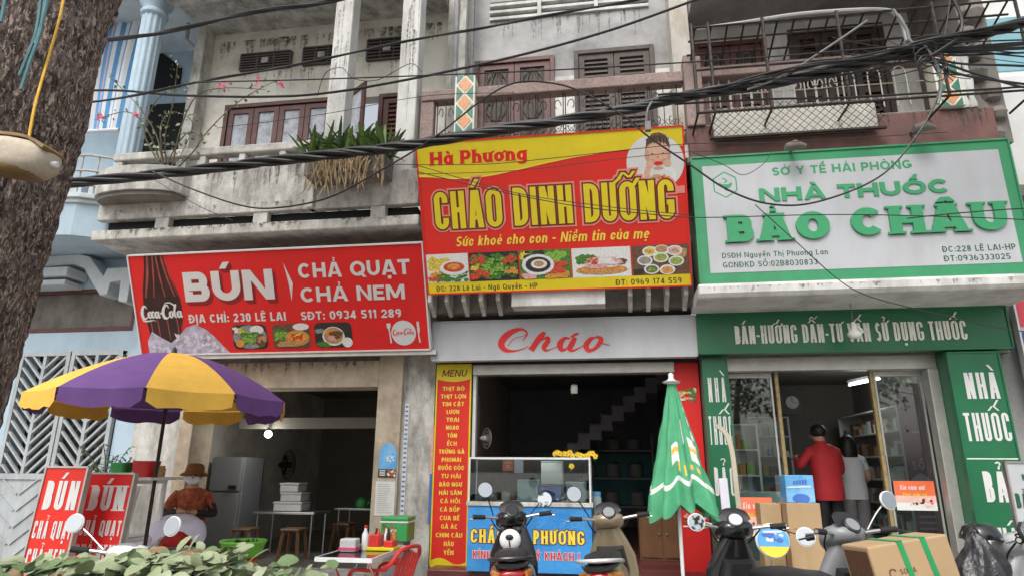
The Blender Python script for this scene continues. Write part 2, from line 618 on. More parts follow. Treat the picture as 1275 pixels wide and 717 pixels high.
# ---------------------------------------------------------------- flat work on a sign face
class Sheet:
    """a face with origin at its TOP LEFT corner; u to the right, v downwards, in metres"""
    def __init__(s, tl, tr, bl):
        tl, tr, bl = V(tl), V(tr), V(bl)
        s.o = tl
        s.w, s.h = (tr - tl).length, (bl - tl).length
        s.U, s.D = (tr - tl).normalized(), (bl - tl).normalized()
        s.N = s.U.cross(-s.D)
        s.k = 0

    def p(s, u, v, d=0):
        return s.o + s.U * u + s.D * v + s.N * d

    def q(s, fu, fv, d=0):
        return s.p(fu * s.w, fv * s.h, d)

    def poly(s, mb, pts, d, m=0, frac=True):
        f = s.q if frac else s.p
        ps = [f(u, v, d) for u, v in pts]
        nrm = sum(((ps[i] - ps[0]).cross(ps[i + 1] - ps[0]) for i in range(1, len(ps) - 1)), V((0, 0, 0)))
        if nrm.dot(s.N) < 0:
            ps.reverse()
        mb.add(ps, [tuple(range(len(ps)))], m)

    def strip(s, mb, top, bot, d, m=0):
        """quads between two matching polylines (fractions)"""
        for i in range(len(top) - 1):
            s.poly(mb, [top[i], top[i + 1], bot[i + 1], bot[i]], d, m)

    def disc(s, mb, fu, fv, ru, rv, d, m=0, n=20, rot=0, jag=0):
        pts = []
        for i in range(n):
            a = 2 * math.pi * i / n
            k = 1 + (rnd.uniform(-jag, jag) if jag else 0)
            x, y = ru * k * math.cos(a), rv * k * math.sin(a)
            pts.append((fu * s.w + x * math.cos(rot) - y * math.sin(rot), fv * s.h + x * math.sin(rot) + y * math.cos(rot)))
        s.poly(mb, pts, d, m, False)

# ---------------------------------------------------------------- lettering drawn from bars and arcs
class Pen:
    def __init__(s, a, b, e=0, serif=0):
        s.a, s.b, s.e, s.sf, s.P = a, b, e, serif, []

    def S(s, x0, y0, x1, y1, w=None):
        w = (s.a if w is None else w) / 2 + s.e
        s.P.append([(x0 - w, y0 - s.e), (x0 + w, y0 - s.e), (x1 + w, y1 + s.e), (x1 - w, y1 + s.e)])
        if s.sf:
            for x, y in ((x0, y0), (x1, y1)):
                if y in (0, 1, .72):
                    hw, hh = w + s.sf, s.b * .30
                    y0_, y1_ = (y - s.e, y + hh + s.e) if y == 0 else (y - hh - s.e, y + s.e)
                    s.P.append([(x - hw, y0_), (x + hw, y0_), (x + hw, y1_), (x - hw, y1_)])

    def H(s, x0, x1, y, b=None):
        b = (s.b if b is None else b) / 2 + s.e
        s.P.append([(x0 - s.e, y - b), (x1 + s.e, y - b), (x1 + s.e, y + b), (x0 - s.e, y + b)])

    def A(s, cx, cy, rx, ry, a0, a1, a=None, b=None):
        a = s.a if a is None else a
        b = s.b if b is None else b
        n = max(3, int(abs(a1 - a0) / 18))
        ox, oy, ix, iy = rx + s.e, ry + s.e, max(rx - a - s.e, .001), max(ry - b - s.e, .001)
        for i in range(n):
            t0, t1 = R(a0 + (a1 - a0) * i / n), R(a0 + (a1 - a0) * (i + 1) / n)
            s.P.append([(cx + ox * math.cos(t0), cy + oy * math.sin(t0)), (cx + ox * math.cos(t1), cy + oy * math.sin(t1)),
                        (cx + ix * math.cos(t1), cy + iy * math.sin(t1)), (cx + ix * math.cos(t0), cy + iy * math.sin(t0)), 'arc'])

    def bowl(s, x0, x1, y0, y1, a0=0, a1=360):
        rx, hy = (x1 - x0) / 2, (y1 - y0) / 2
        ry = min(hy, rx * 1.12)
        cx = (x0 + x1) / 2
        if ry > hy * .82:
            ry = hy
            s.A(cx, (y0 + y1) / 2, rx, ry, a0, a1)
            return
        c = 12
        s.A(cx, y1 - ry, rx, ry, 0, 180)
        s.A(cx, y0 + ry, rx, ry, 180, 360)
        s.S(x0 + s.a / 2, y0 + ry, x0 + s.a / 2, y1 - ry)
        if a0 == 0 and a1 == 360:
            s.S(x1 - s.a / 2, y0 + ry, x1 - s.a / 2, y1 - ry)
        else:
            s.S(x1 - s.a / 2, y1 - max(ry, .30), x1 - s.a / 2, y1 - ry)
            s.S(x1 - s.a / 2, y0 + ry, x1 - s.a / 2, y0 + max(ry, .30))

    def rightbowl(s, x0, x1, y0, y1):
        hy = (y1 - y0) / 2
        rx = min(hy * 1.0, (x1 - x0) * .75)
        ry = min(hy, rx * 1.12)
        cx = x1 - rx
        s.H(x0, cx, y1 - s.b / 2)
        s.H(x0, cx, y0 + s.b / 2)
        s.A(cx, y1 - ry, rx, ry, 0, 90)
        s.A(cx, y0 + ry, rx, ry, 270, 360)
        if ry < hy - .01:
            s.S(x1 - s.a / 2, y0 + ry, x1 - s.a / 2, y1 - ry)

WID = {'I': .0, 'M': .86, 'N': .70, 'W': 1.0, 'L': .5, 'E': .52, 'F': .5, 'T': .6, 'J': .45, 'S': .56, 'A': .74, 'V': .72, 'Y': .68,
       'O': .76, 'Q': .78, 'G': .72, 'C': .68, 'D': .68, 'H': .68, 'U': .66, 'B': .60, 'P': .58, 'R': .62, 'K': .64, 'X': .68, 'Z': .58,
       '1': .34, ' ': .26, ':': .0, '.': .0, '-': .34, '!': .0, ',': 0, '·': 0, '/': .4,
       'i': .0, 'l': .0, 'm': .86, 't': .34, 'r': .36, 'a': .52, 'b': .55, 'c': .48, 'd': .55, 'e': .53, 'g': .55, 'h': .52, 'k': .50, 'n': .52,
       'o': .56, 'p': .55, 'q': .55, 'u': .52, 'v': .52, 'x': .5, 'y': .52, 's': .46}

def glyph(ch, k, a, b, e, sf):
    p = Pen(a, b, e, sf)
    w = max(WID.get(ch, .56) * k, 0) + (a if WID.get(ch, .56) == 0 else 0)
    x = a / 2
    r = w - a / 2
    X = .72
    S, H, A = p.S, p.H, p.A
    if ch == 'A': S(x, 0, w / 2 - a * .18, 1); S(r, 0, w / 2 + a * .18, 1); H(w * .24, w * .76, .27, b * .8)
    elif ch == 'B':
        S(x, 0, x, 1); p.rightbowl(x, w * .95, .5 - b / 2, 1); p.rightbowl(x, w, 0, .5 + b / 2)
    elif ch == 'C': p.bowl(0, w, 0, 1, 42, 318)
    elif ch == 'D': S(x, 0, x, 1); p.rightbowl(x, w, 0, 1)
    elif ch == 'E': S(x, 0, x, 1); H(x, w, 1 - b / 2); H(x, w * .9, .5); H(x, w, b / 2)
    elif ch == 'F': S(x, 0, x, 1); H(x, w, 1 - b / 2); H(x, w * .9, .48)
    elif ch == 'G': p.bowl(0, w, 0, 1, 42, 322); H(w * .52, w, .42); S(r, .16, r, .45)
    elif ch == 'H': S(x, 0, x, 1); S(r, 0, r, 1); H(x, r, .5)
    elif ch == 'I': S(w / 2, 0, w / 2, 1)
    elif ch == 'K': S(x, 0, x, 1); S(a * .9, .42, r, 1); S(r, 0, w * .42, .58)
    elif ch == 'L': S(x, 0, x, 1); H(x, w, b / 2)
    elif ch == 'M': S(x, 0, x, 1); S(r, 0, r, 1); S(w / 2, .12, a * .7, 1); S(w / 2, .12, w - a * .7, 1)
    elif ch == 'N': S(x, 0, x, 1); S(r, 0, r, 1); S(w - a * .6, 0, a * .6, 1, a * .85)
    elif ch in 'O0': p.bowl(0, w, 0, 1)
    elif ch == 'P': S(x, 0, x, 1); p.rightbowl(x, w, .42 - b / 2, 1)
    elif ch == 'Q': p.bowl(0, w, 0, 1); S(w * .95, -.08, w * .62, .3)
    elif ch == 'R': S(x, 0, x, 1); p.rightbowl(x, w * .96, .45 - b / 2, 1); S(r, 0, w * .5, .48)
    elif ch == 'S':
        ry = .25 + b / 4
        A(w / 2, 1 - ry, w / 2, ry, 25, 270); A(w / 2, ry, w / 2, ry, -155, 90)
    elif ch == 'T': S(w / 2, 0, w / 2, 1); H(0, w, 1 - b / 2)
    elif ch == 'U':
        ry = min(w / 2 * 1.1, .45)
        S(x, ry, x, 1); S(r, ry, r, 1); A(w / 2, ry, w / 2, ry, 180, 360)
    elif ch == 'V': S(w / 2, 0, x, 1); S(w / 2, 0, r, 1)
    elif ch == 'X': S(x, 0, r, 1); S(r, 0, x, 1)
    elif ch == 'Y': S(w / 2, 0, w / 2, .5); S(w / 2, .42, x, 1); S(w / 2, .42, r, 1)
    elif ch == '1': S(r, 0, r, 1); S(x, .72, r - a * .3, 1, a * .8)
    elif ch == '2':
        A(w / 2, 1 - w / 2, w / 2, w / 2, -30, 170); S(x, b * .5, r, 1 - w / 2 - .05); H(0, w, b / 2)
    elif ch == '3':
        ry = .25 + b / 4
        A(w / 2, 1 - ry, w / 2, ry, -90, 150); A(w / 2, ry, w / 2, ry, -150, 90)
    elif ch == '4': S(w * .7, 0, w * .7, 1); S(x, .25, w * .7, 1); H(0, w, .26)
    elif ch == '5': H(w * .1, w * .95, 1 - b / 2); S(x + .04, .5, x + .06, 1); A(w / 2, .31, w / 2, .31, -150, 120)
    elif ch == '6': A(w / 2, .31, w / 2, .31, 0, 360); A(w * .62, .5, w * .62, .5, 100, 190)
    elif ch == '7': H(0, w, 1 - b / 2); S(w * .3, 0, r, 1 - b * .3)
    elif ch == '8':
        A(w / 2, .74, w * .46, .26, 0, 360); A(w / 2, .27, w / 2, .27, 0, 360)
    elif ch == '9': A(w / 2, .69, w / 2, .31, 0, 360); A(w * .38, .5, w * .62, .5, -80, 10)
    elif ch == '-': H(0, w, .42)
    elif ch == ':': S(w / 2, .05, w / 2, .05 + b); S(w / 2, .5, w / 2, .5 + b)
    elif ch in '.,': S(w / 2, 0, w / 2, b)
    elif ch == '!': S(w / 2, .3, w / 2, 1); S(w / 2, 0, w / 2, b)
    elif ch == '/': S(x, 0, r, 1, a * .7)
    elif ch == 'a': p.bowl(0, w, 0, X); S(r, 0, r, X)
    elif ch == 'b': S(x, 0, x, 1); p.bowl(0, w, 0, X)
    elif ch == 'c': p.bowl(0, w, 0, X, 45, 315)
    elif ch == 'd': S(r, 0, r, 1); p.bowl(0, w, 0, X)
    elif ch == 'e': A(w / 2, X / 2, w / 2, X / 2, 0, 320); H(x, r, X / 2, b * .8)
    elif ch == 'g': p.bowl(0, w, 0, X); S(r, -.1, r, X); A(w / 2, -.05, w / 2, .22, 200, 360)
    elif ch == 'h': S(x, 0, x, 1); A(w / 2, X - w / 2, w / 2, w / 2, 0, 180); S(r, 0, r, X - w / 2)
    elif ch == 'i': S(w / 2, 0, w / 2, X); S(w / 2, .90, w / 2, .90 + b)
    elif ch == 'k': S(x, 0, x, 1); S(a * .9, .28, r, X); S(r, 0, w * .42, .42)
    elif ch == 'l': S(w / 2, 0, w / 2, 1)
    elif ch == 'm':
        q = (w + a) / 2
        S(x, 0, x, X)
        for c0 in (0, q - a):
            A(c0 + q / 2, X - q / 2, q / 2, q / 2, 0, 180); S(c0 + q - a / 2, 0, c0 + q - a / 2, X - q / 2)
    elif ch == 'n': S(x, 0, x, X); A(w / 2, X - w / 2, w / 2, w / 2, 0, 180); S(r, 0, r, X - w / 2)
    elif ch == 'o': p.bowl(0, w, 0, X)
    elif ch == 'p': S(x, -.25, x, X); p.bowl(0, w, 0, X)
    elif ch == 'q': S(r, -.25, r, X); p.bowl(0, w, 0, X)
    elif ch == 'r': S(x, 0, x, X); A(w * .62, X - w * .62, w * .62, w * .62, 45, 180)
    elif ch == 's':
        ry = X / 4 + b / 4
        A(w / 2, X - ry, w / 2, ry, 25, 270); A(w / 2, ry, w / 2, ry, -155, 90)
    elif ch == 't': S(w * .4, 0, w * .4, .95); H(0, w, X - b / 2); H(w * .4, w, b / 2)
    elif ch == 'u': S(x, w / 2, x, X); S(r, 0, r, X); A(w / 2, w / 2, w / 2, w / 2, 180, 360)
    elif ch == 'v': S(w / 2, 0, x, X); S(w / 2, 0, r, X)
    elif ch == 'x': S(x, 0, r, X); S(r, 0, x, X)
    elif ch == 'y': S(w / 2 + .02, 0, x, X); S(w * .32, -.25, r, X)
    return p, w

def marks(p, ch, ms, w, a, b):
    top = .76 if ch.islower() else 1.04
    c = w / 2
    sv = p.sf
    p.sf = 0
    t = max(a * .7, .06)
    if '\u0306' in ms: p.A(c, top + .2, .17, .16, 200, 340, t, t)
    if '\u0302' in ms:
        p.S(c - .17, top + .03, c - .02, top + .2, t); p.S(c + .17, top + .03, c + .02, top + .2, t)
        top += .17
        if len(ms) > 1 and '\u0323' not in ms:
            c += .10
    if '\u031b' in ms:
        hx = .72 if ch.islower() else 1.0
        if ch in 'Oo':
            p.S(w * .86, hx - .12, w + .08, hx + .08, t)
        else:
            p.S(w - a * .3, hx - .04, w + .12, hx + .10, t)
    if '\u0301' in ms: p.S(c - .06, top + .03, c + .09, top + .25, t * 1.1)
    if '\u0300' in ms: p.S(c + .06, top + .03, c - .09, top + .25, t * 1.1)
    if '\u0309' in ms:
        p.A(c, top + .2, .09, .08, -60, 170, t * .6, t * .6); p.S(c, top + .02, c + .02, top + .13, t * .7)
    if '\u0303' in ms:
        p.S(c - .2, top + .05, c - .09, top + .2, t * .8); p.S(c + .07, top + .06, c - .09, top + .2, t * .8); p.S(c + .07, top + .06, c + .2, top + .22, t * .8)
    if '\u0323' in ms: p.S(c, -.25, c, -.25 + max(b, .12), max(a, .12))
    p.sf = sv

def text(sh, mb, s, u0, u1, v0, v1, wx=.18, wy=.16, d=.004, m=0, e=0, serif=0, shear=0, gap=.16, extrude=0, skew=0):
    """string s between fractions u0..u1, cap height between v0 (top) and v1 (base)"""
    hgt = (v1 - v0) * sh.h
    W = (u1 - u0) * sh.w / hgt
    items = []
    for ch in s:
        if ch in 'Đđ':
            items.append(('D' if ch == 'Đ' else 'd', ['bar']))
            continue
        de = unicodedata.normalize('NFD', ch)
        items.append((de[0], list(de[1:])))
    base = sum(WID.get(c, .56) for c, _ in items)
    fixed = sum((wx if WID.get(c, .56) == 0 else 0) for c, _ in items) + gap * (len(items) - 1)
    k = max((W - fixed) / max(base, .01), .15)
    cap = (.46 if s.upper() == s else .36) * .62
    if wx > cap * k:
        wx = cap * k
        fixed = sum((wx if WID.get(c, .56) == 0 else 0) for c, _ in items) + gap * (len(items) - 1)
        k = max((W - fixed) / max(base, .01), .15)
    x = 0
    step = 0.00025
    wi = 0
    mb.cuts.append(((s, v0, 0), len(mb.f)))
    for c, ms in items:
        if c == ' ':
            wi += 1
            mb.cuts.append(((s, v0, wi), len(mb.f)))
        p, w = glyph(c, k, wx, wy, e, serif)
        if ms:
            if 'bar' in ms:
                sv = p.sf
                p.sf = 0
                p.H(-.1, w * .5, .5, wy * .7)
                p.sf = sv
            else:
                marks(p, c, ms, w, wx, wy)
        n = 0
        last_arc = False
        for q in p.P:
            arc = len(q) == 5
            if not (arc and last_arc):
                n += 1
            last_arc = arc
            q = q[:4]
            pts = [((u0 * sh.w) + hgt * (x + X + shear * Y), v1 * sh.h - hgt * Y - skew * (x + X) * hgt) for X, Y in q]
            dd = d + n * step
            sh.poly(mb, pts, dd + extrude, m, False)
            if extrude:
                f = [sh.p(a_, b_, dd + extrude) for a_, b_ in pts]
                g = [sh.p(a_, b_, d - .002) for a_, b_ in pts]
                ctr = sum(f, V((0, 0, 0))) / 4
                for i in range(4):
                    j = (i + 1) % 4
                    qd = [f[i], f[j], g[j], g[i]]
                    nn = (qd[1] - qd[0]).cross(qd[2] - qd[0])
                    if nn.dot((f[i] + f[j]) / 2 - ctr) < 0:
                        qd.reverse()
                    mb.add(qd, [(0, 1, 2, 3)], m)
        x += w + gap
    return mb

def ribbon(sh, mb, pts, d, m=0, frac=True, k=6):
    """brush stroke: pts (u, v, width in metres)"""
    q = [V((u * sh.w if frac else u, v * sh.h if frac else v, wd)) for u, v, wd in pts]
    q = spline(q, k)
    L, Rr = [], []
    for i, a in enumerate(q):
        t = (q[min(i + 1, len(q) - 1)] - q[max(i - 1, 0)])
        t = V((t.x, t.y, 0))
        if t.length < 1e-6:
            t = V((1, 0, 0))
        t.normalize()
        n = V((-t.y, t.x, 0)) * max(a.z, .0015) / 2
        L.append(a + n)
        Rr.append(a - n)
    for i in range(len(q) - 1):
        sh.poly(mb, [(L[i].x, L[i].y), (L[i + 1].x, L[i + 1].y), (Rr[i + 1].x, Rr[i + 1].y), (Rr[i].x, Rr[i].y)], d + i * 1.5e-5, m, False)

FOODM = ['photo_white', 'photo_green', 'photo_lime', 'photo_red', 'photo_orange', 'photo_pink', 'photo_brown', 'photo_tan', 'photo_dark', 'photo_yellow', 'photo_grey']
FW_, FG, FL, FR, FO, FP, FB, FT, FD, FY, FGR = range(11)

def photo(sh, parent, u0, u1, v0, v1, bg, items, d=.004, label=None, round_=False):
    """a printed food photograph: background and blobs  (x, y, rx, ry, mat, count, spread)"""
    mb = MB()
    if round_:
        r = .02 * (u1 - u0) / .13
        cu, cv = .018, .04
        sh.poly(mb, [(u0 + cu, v0), (u1 - cu, v0), (u1 - cu * .3, v0 + cv * .3), (u1, v0 + cv), (u1, v1 - cv), (u1 - cu * .3, v1 - cv * .3), (u1 - cu, v1),
                     (u0 + cu, v1), (u0 + cu * .3, v1 - cv * .3), (u0, v1 - cv), (u0, v0 + cv), (u0 + cu * .3, v0 + cv * .3)], d, bg)
    else:
        sh.poly(mb, [(u0, v0), (u1, v0), (u1, v1), (u0, v1)], d, bg)
    pw, ph = (u1 - u0) * sh.w, (v1 - v0) * sh.h
    k = 0
    for x, y, rx, ry, mt, cnt, spr in items:
        if cnt > 2:
            cnt, rx, ry = int(cnt * 2.4), rx * .62, ry * .62
        for i in range(cnt):
            k += 1
            for _ in range(20):
                px, py = x + rnd.uniform(-spr, spr), y + rnd.uniform(-spr, spr) * .8
                sc = rnd.uniform(.7, 1.3) if cnt > 1 else 1
                ax, ay = rx * sc, ry * sc
                if ax < px < 1 - ax and ay < py < 1 - ay:
                    break
            else:
                px, py = min(max(px, ax), 1 - ax), min(max(py, ay), 1 - ay)
            sh.disc(mb, u0 + px * (u1 - u0), v0 + py * (v1 - v0), ax * pw, ay * ph, d + .00006 * k, mt, 16 if cnt == 1 else 8, 0, .0 if cnt == 1 else .25)
    o = mb.build('food_photo', FOODM, parent)
    if label:
        o['label'] = label
    return o

# ================================================================ SETTING
def struct(name, mb, mat, bevel=0):
    return mb.build(name, mat, None, bevel=bevel, kind='structure')

struct('ground', MB().add([(-400, -400, -.03), (400, -400, -.03), (400, 400, -.03), (-400, 400, -.03)], [(0, 1, 2, 3)]), 'paving')
struct('road', MB().add([(-200, -7.5, 0), (200, -7.5, 0), (200, 1.95, 0), (-200, 1.95, 0)], [(0, 1, 2, 3)]), 'asphalt')
struct('kerb', MB().box(-60, 60, 1.95, 2.15, -.02, .13), 'kerb_stone', .02)
struct('pavement', MB().box(-60, 60, 2.15, 8.0, -.02, .12), 'paving')

# ================================================================ BUILDINGS
def wall_holes(mb, x0, x1, z0, z1, y0, y1, holes, m=0):
    """a wall slab y0..y1 with rectangular openings (hx0, hx1, hz0, hz1)"""
    xs = sorted({x0, x1, *[h[0] for h in holes], *[h[1] for h in holes]})
    zs = sorted({z0, z1, *[h[2] for h in holes], *[h[3] for h in holes]})
    hole = lambda x, z: any(h[0] < x < h[1] and h[2] < z < h[3] for h in holes)
    nx, nz = len(xs) - 1, len(zs) - 1
    sol = [[not hole((xs[i] + xs[i + 1]) / 2, (zs[j] + zs[j + 1]) / 2) for j in range(nz)] for i in range(nx)]
    g = lambda i, j: 0 <= i < nx and 0 <= j < nz and sol[i][j]
    for i in range(nx):
        for j in range(nz):
            if not sol[i][j]:
                continue
            a, b, c, d = xs[i], xs[i + 1], zs[j], zs[j + 1]
            mb.add([(a, y0, c), (b, y0, c), (b, y0, d), (a, y0, d)], [(0, 1, 2, 3)], m)
            mb.add([(a, y1, c), (b, y1, c), (b, y1, d), (a, y1, d)], [(3, 2, 1, 0)], m)
            if not g(i - 1, j): mb.add([(a, y0, c), (a, y0, d), (a, y1, d), (a, y1, c)], [(0, 1, 2, 3)], m)
            if not g(i + 1, j): mb.add([(b, y0, c), (b, y1, c), (b, y1, d), (b, y0, d)], [(0, 1, 2, 3)], m)
            if not g(i, j - 1): mb.add([(a, y0, c), (a, y1, c), (b, y1, c), (b, y0, c)], [(0, 1, 2, 3)], m)
            if not g(i, j + 1): mb.add([(a, y0, d), (b, y0, d), (b, y1, d), (a, y1, d)], [(0, 1, 2, 3)], m)
    return mb

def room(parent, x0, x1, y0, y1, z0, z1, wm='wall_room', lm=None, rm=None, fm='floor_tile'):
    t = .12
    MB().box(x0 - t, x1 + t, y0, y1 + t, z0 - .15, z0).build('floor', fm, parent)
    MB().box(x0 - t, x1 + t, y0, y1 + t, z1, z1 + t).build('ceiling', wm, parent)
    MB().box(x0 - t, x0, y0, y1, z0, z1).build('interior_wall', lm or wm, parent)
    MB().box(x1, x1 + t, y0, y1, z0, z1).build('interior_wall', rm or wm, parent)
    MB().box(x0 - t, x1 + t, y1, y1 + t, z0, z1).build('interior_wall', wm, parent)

def shutter_door(parent, x0, x1, z0, z1, y, leaves=2, mat='maroon_wood', style='louver', name='shuttered_door'):
    """wooden door set: frame, leaves with louvres, carved panels or panes"""
    fr = MB()
    w = .07
    fr.box(x0 - w, x0, y - .06, y + .06, z0, z1 + w).box(x1, x1 + w, y - .06, y + .06, z0, z1 + w).box(x0, x1, y - .06, y + .06, z1, z1 + w)
    door = fr.build(name, mat, parent, bevel=.006)
    lw = (x1 - x0) / leaves
    for i in range(leaves):
        a, b = x0 + i * lw + .006, x0 + (i + 1) * lw - .006
        s = .085
        lf = MB().box(a, a + s, y - .03, y + .02, z0, z1 - .01).box(b - s, b, y - .03, y + .02, z0, z1 - .01)
        rails = [z1 - .01 - s, z0 + (z1 - z0) * .52, z0]
        for rz in rails:
            lf.box(a + s, b - s, y - .03, y + .02, rz, rz + s)
        if style == 'louver':
            for lo, hi in ((z0 + s, rails[1]), (rails[1] + s, rails[0])):
                n = max(3, int((hi - lo) / .075))
                for k in range(n):
                    zz = lo + (hi - lo) * (k + .5) / n
                    lf.hexa([(a + s, y - .025, zz - .035), (b - s, y - .025, zz - .035), (b - s, y - .015, zz - .03), (a + s, y - .015, zz - .03)],
                            [(a + s, y + .005, zz + .025), (b - s, y + .005, zz + .025), (b - s, y + .015, zz + .03), (a + s, y + .015, zz + .03)])
            lf.box(a + s, b - s, y + .02, y + .03, z0, z1 - .02)
            lf.build('door_leaf', mat, door)
        elif style == 'carved':
            lo = lf.build('door_leaf', mat, door)
            MB().box(a + s, b - s, y - .0, y + .02, z0, z1 - .02).build('door_panel', 'dark_wood', door)
            iron = MB()
            for zl, zh in ((z0 + s, rails[1]), (rails[1] + s, rails[0])):
                cx, cz = (a + b) / 2, (zl + zh) / 2
                hw, hh = (b - a) / 2 - s - .02, (zh - zl) / 2 - .03
                for q in range(2):
                    for sx in (-1, 1):
                        for sz in (-1, 1):
                            pts = [(cx + sx * hw * (.15 + .75 * math.sin(t * 3.1 / 8)) * (1 - q * .5), y - .02, cz + sz * hh * t / 8) for t in range(9)]
                            iron.tube(pts, .009, 5)
                iron.tube([(cx - hw, y - .02, cz), (cx + hw, y - .02, cz)], .008, 5)
                for t in range(-2, 3):
                    iron.tube([(cx + t * hw / 2.2, y - .018, cz - hh), (cx + t * hw / 2.2, y - .018, cz + hh)], .007, 5)
            iron.build('carved_grille', 'grey_wood', door)
        else:
            lf.build('door_leaf', mat, door)
            MB().box(a + s, b - s, y - .005, y + .01, z0, z1 - .03).build('pane', 'curtain', door)
    MB().box(x0, x1, y + .07, y + .1, z0, z1).build('dark_reveal', 'dark_void', door)
    return door

def vent(parent, x0, x1, z0, z1, y):
    f = MB()
    MB().box(x0, x1, y + .06, y + .09, z0, z1).build('vent_backing', 'dark_void', parent)
    n = 6
    for k in range(n + 1):
        zz = z0 + (z1 - z0) * k / n
        f.box(x0, x1, y, y + .05, zz - .012, zz + .012)
    for k in range(4):
        xx = x0 + (x1 - x0) * k / 3
        f.box(xx - .012, xx + .012, y + .004, y + .054, z0, z1)
    cx, cz = (x0 + x1) / 2, (z0 + z1) / 2
    f.box(cx - .06, cx + .06, y - .01, y + .04, cz - .05, cz + .05, 1)
    f.build('vent_block', ['grey_wood', 'concrete'], parent)

def tile_post(parent, x0, x1, y, z0, z1, rows):
    MB().box(x0, x1, y, y + .22, z0, z1).build('tiled_post', 'tile_cream', parent, bevel=.01)
    mb = MB()
    h = (z1 - z0) / rows
    m = .025
    for k in range(rows):
        a, b = z0 + k * h, z0 + (k + 1) * h
        cx, cz = (x0 + x1) / 2, (a + b) / 2
        l, r_ = x0 + m, x1 - m
        yy = y - .006
        q = .018
        mb.add([(cx, yy, a + q), (r_ - q, yy, cz), (cx, yy, b - q), (l + q, yy, cz)], [(0, 1, 2, 3)], 0)
        for tri in ([(l, yy, a), (cx - q, yy, a), (l, yy, cz - q)], [(r_, yy, a), (r_, yy, cz - q), (cx + q, yy, a)],
                    [(l, yy, b), (l, yy, cz + q), (cx - q, yy, b)], [(r_, yy, b), (cx + q, yy, b), (r_, yy, cz + q)]):
            mb.add(tri, [(0, 1, 2)], 1)
    mb.build('diamond_tiles', ['tile_orange', 'tile_green'], parent)

def scroll_panel(mb, x0, x1, z0, z1, y, r=.008):
    w, h = x1 - x0, z1 - z0
    cx, cz = (x0 + x1) / 2, (z0 + z1) / 2
    mb.tube([(x0, y, z0), (x0, y, z1)], r, 5)
    mb.tube([(x1, y, z0), (x1, y, z1)], r, 5)
    for sx in (-1, 1):
        for sz in (-1, 1):
            pts = []
            for t in range(15):
                a = t / 14 * 4.6
                q = (1 - t / 18)
                pts.append((cx + sx * (.25 * w + .17 * w * q * math.cos(a)), y, cz + sz * (.22 * h + .18 * h * q * math.sin(a))))
            mb.tube(pts, r * .8, 5)
    mb.tube([(cx, y, z0), (cx, y, z1)], r * .8, 5)

# ---------------------------------------------------------------- pale blue house at the far left
B = thing('townhouse', 'pale blue townhouse with fluted column, cornice bracket and steel gate, behind the tree trunk', 'house', (-8, 8.5, 0))
mb = MB()
wall_holes(mb, -10.6, -6.62, 3.22, 4.66, 8.5, 8.75, [(-8.95, -7.02, 3.52, 4.2)])
mb.box(-6.98, -6.6, 8.42, 8.8, .1, 3.22).box(-10.6, -8.72, 8.5, 8.75, .1, 3.22)
mb.build('front_wall', 'pale_blue', B)
mb = wall_holes(MB(), -10.6, -6.70, 4.66, 10, 9.3, 9.5, [])
mb.build('recessed_wall', 'pale_blue', B)
MB().box(-7.0, -6.78, 8.95, 9.3, 5.3, 10).build('side_wall', 'pale_blue', B)
MB().box(-10.6, -6.64, 7.3, 9.3, 9.0, 9.3).build('soffit', 'white_blue', B)
win = MB().box(-8.95, -7.02, 8.52, 8.6, 3.52, 3.6).box(-8.95, -7.02, 8.52, 8.6, 4.14, 4.2).box(-8.95, -8.88, 8.52, 8.6, 3.6, 4.14).box(-7.1, -7.02, 8.52, 8.6, 3.6, 4.14).build('window', 'maroon_wood', B)
MB().box(-8.9, -7.08, 8.58, 8.62, 3.58, 4.16).build('pane', 'concrete_dark', win)
q_ = [spot(x, y, 9.285) for x, y in ((163, 132), (233, 128), (229, 215), (155, 215))]
MB().hexa([p for p in q_], [p + V((0, .012, 0)) for p in q_]).build('doorway', 'dark_void', B)
# six-sided dark opening in the recessed wall
hx = [(p_.x, p_.z) for p_ in (spot(x, y, 9.29) for x, y in ((183, 113), (192, 70), (203, 67), (227, 85), (224, 109)))]
mb = MB()
mb.add([(x, 9.28, z) for x, z in hx] + [(x, 9.298, z) for x, z in hx], [(0, 4, 3, 2, 1), (5, 6, 7, 8, 9)] + [(i, (i + 1) % 5, (i + 1) % 5 + 5, i + 5) for i in range(5)])
mb.build('window', 'dark_void', B)
# bay balcony
prof = [(-10.6, 7.5), (-7.9, 7.35), (-7.35, 7.42), (-6.72, 7.75), (-6.72, 8.5), (-10.6, 8.5)]
def prism(mb, pr, z0, z1, m=0, grow=0):
    n = len(pr)
    cx = sum(p[0] for p in pr) / n
    cy = sum(p[1] for p in pr) / n
    q = [(x + math.copysign(grow, x - cx), y - (grow if y < cy else 0)) for x, y in pr]
    mb.add([(x, y, z0) for x, y in q] + [(x, y, z1) for x, y in q], [tuple(range(n))[::-1], tuple(range(n, 2 * n))] + [(i, (i + 1) % n, (i + 1) % n + n, i + n) for i in range(n)], m)
    return mb
mb = MB()
prism(mb, prof, 4.66, 5.14)
mb.build('balcony', 'pale_blue', B)
mb = MB()
prism(mb, prof, 5.14, 5.2, 0, .03)
prism(mb, prof, 5.2, 5.27, 0, .07)
mb.build('balcony_cornice', 'white_blue', B, bevel=.01)
mb = MB()
for zz in (5.45, 5.68, 5.92):
    mb.tube([(-10.4, 7.5, zz), (-7.9, 7.42, zz), (-7.35, 7.5, zz), (-6.8, 7.8, zz)], .018, 8)
for t in range(16):
    x = -10.2 + t * .21
    y = 7.5 - (.0 if x < -7.9 else 0) + max(0, x + 7.4) * .45
    mb.tube([(x, y, 5.27), (x, y, 5.92)], .012, 6)
mb.build('balcony_railing', 'iron_white', B, smooth=True)
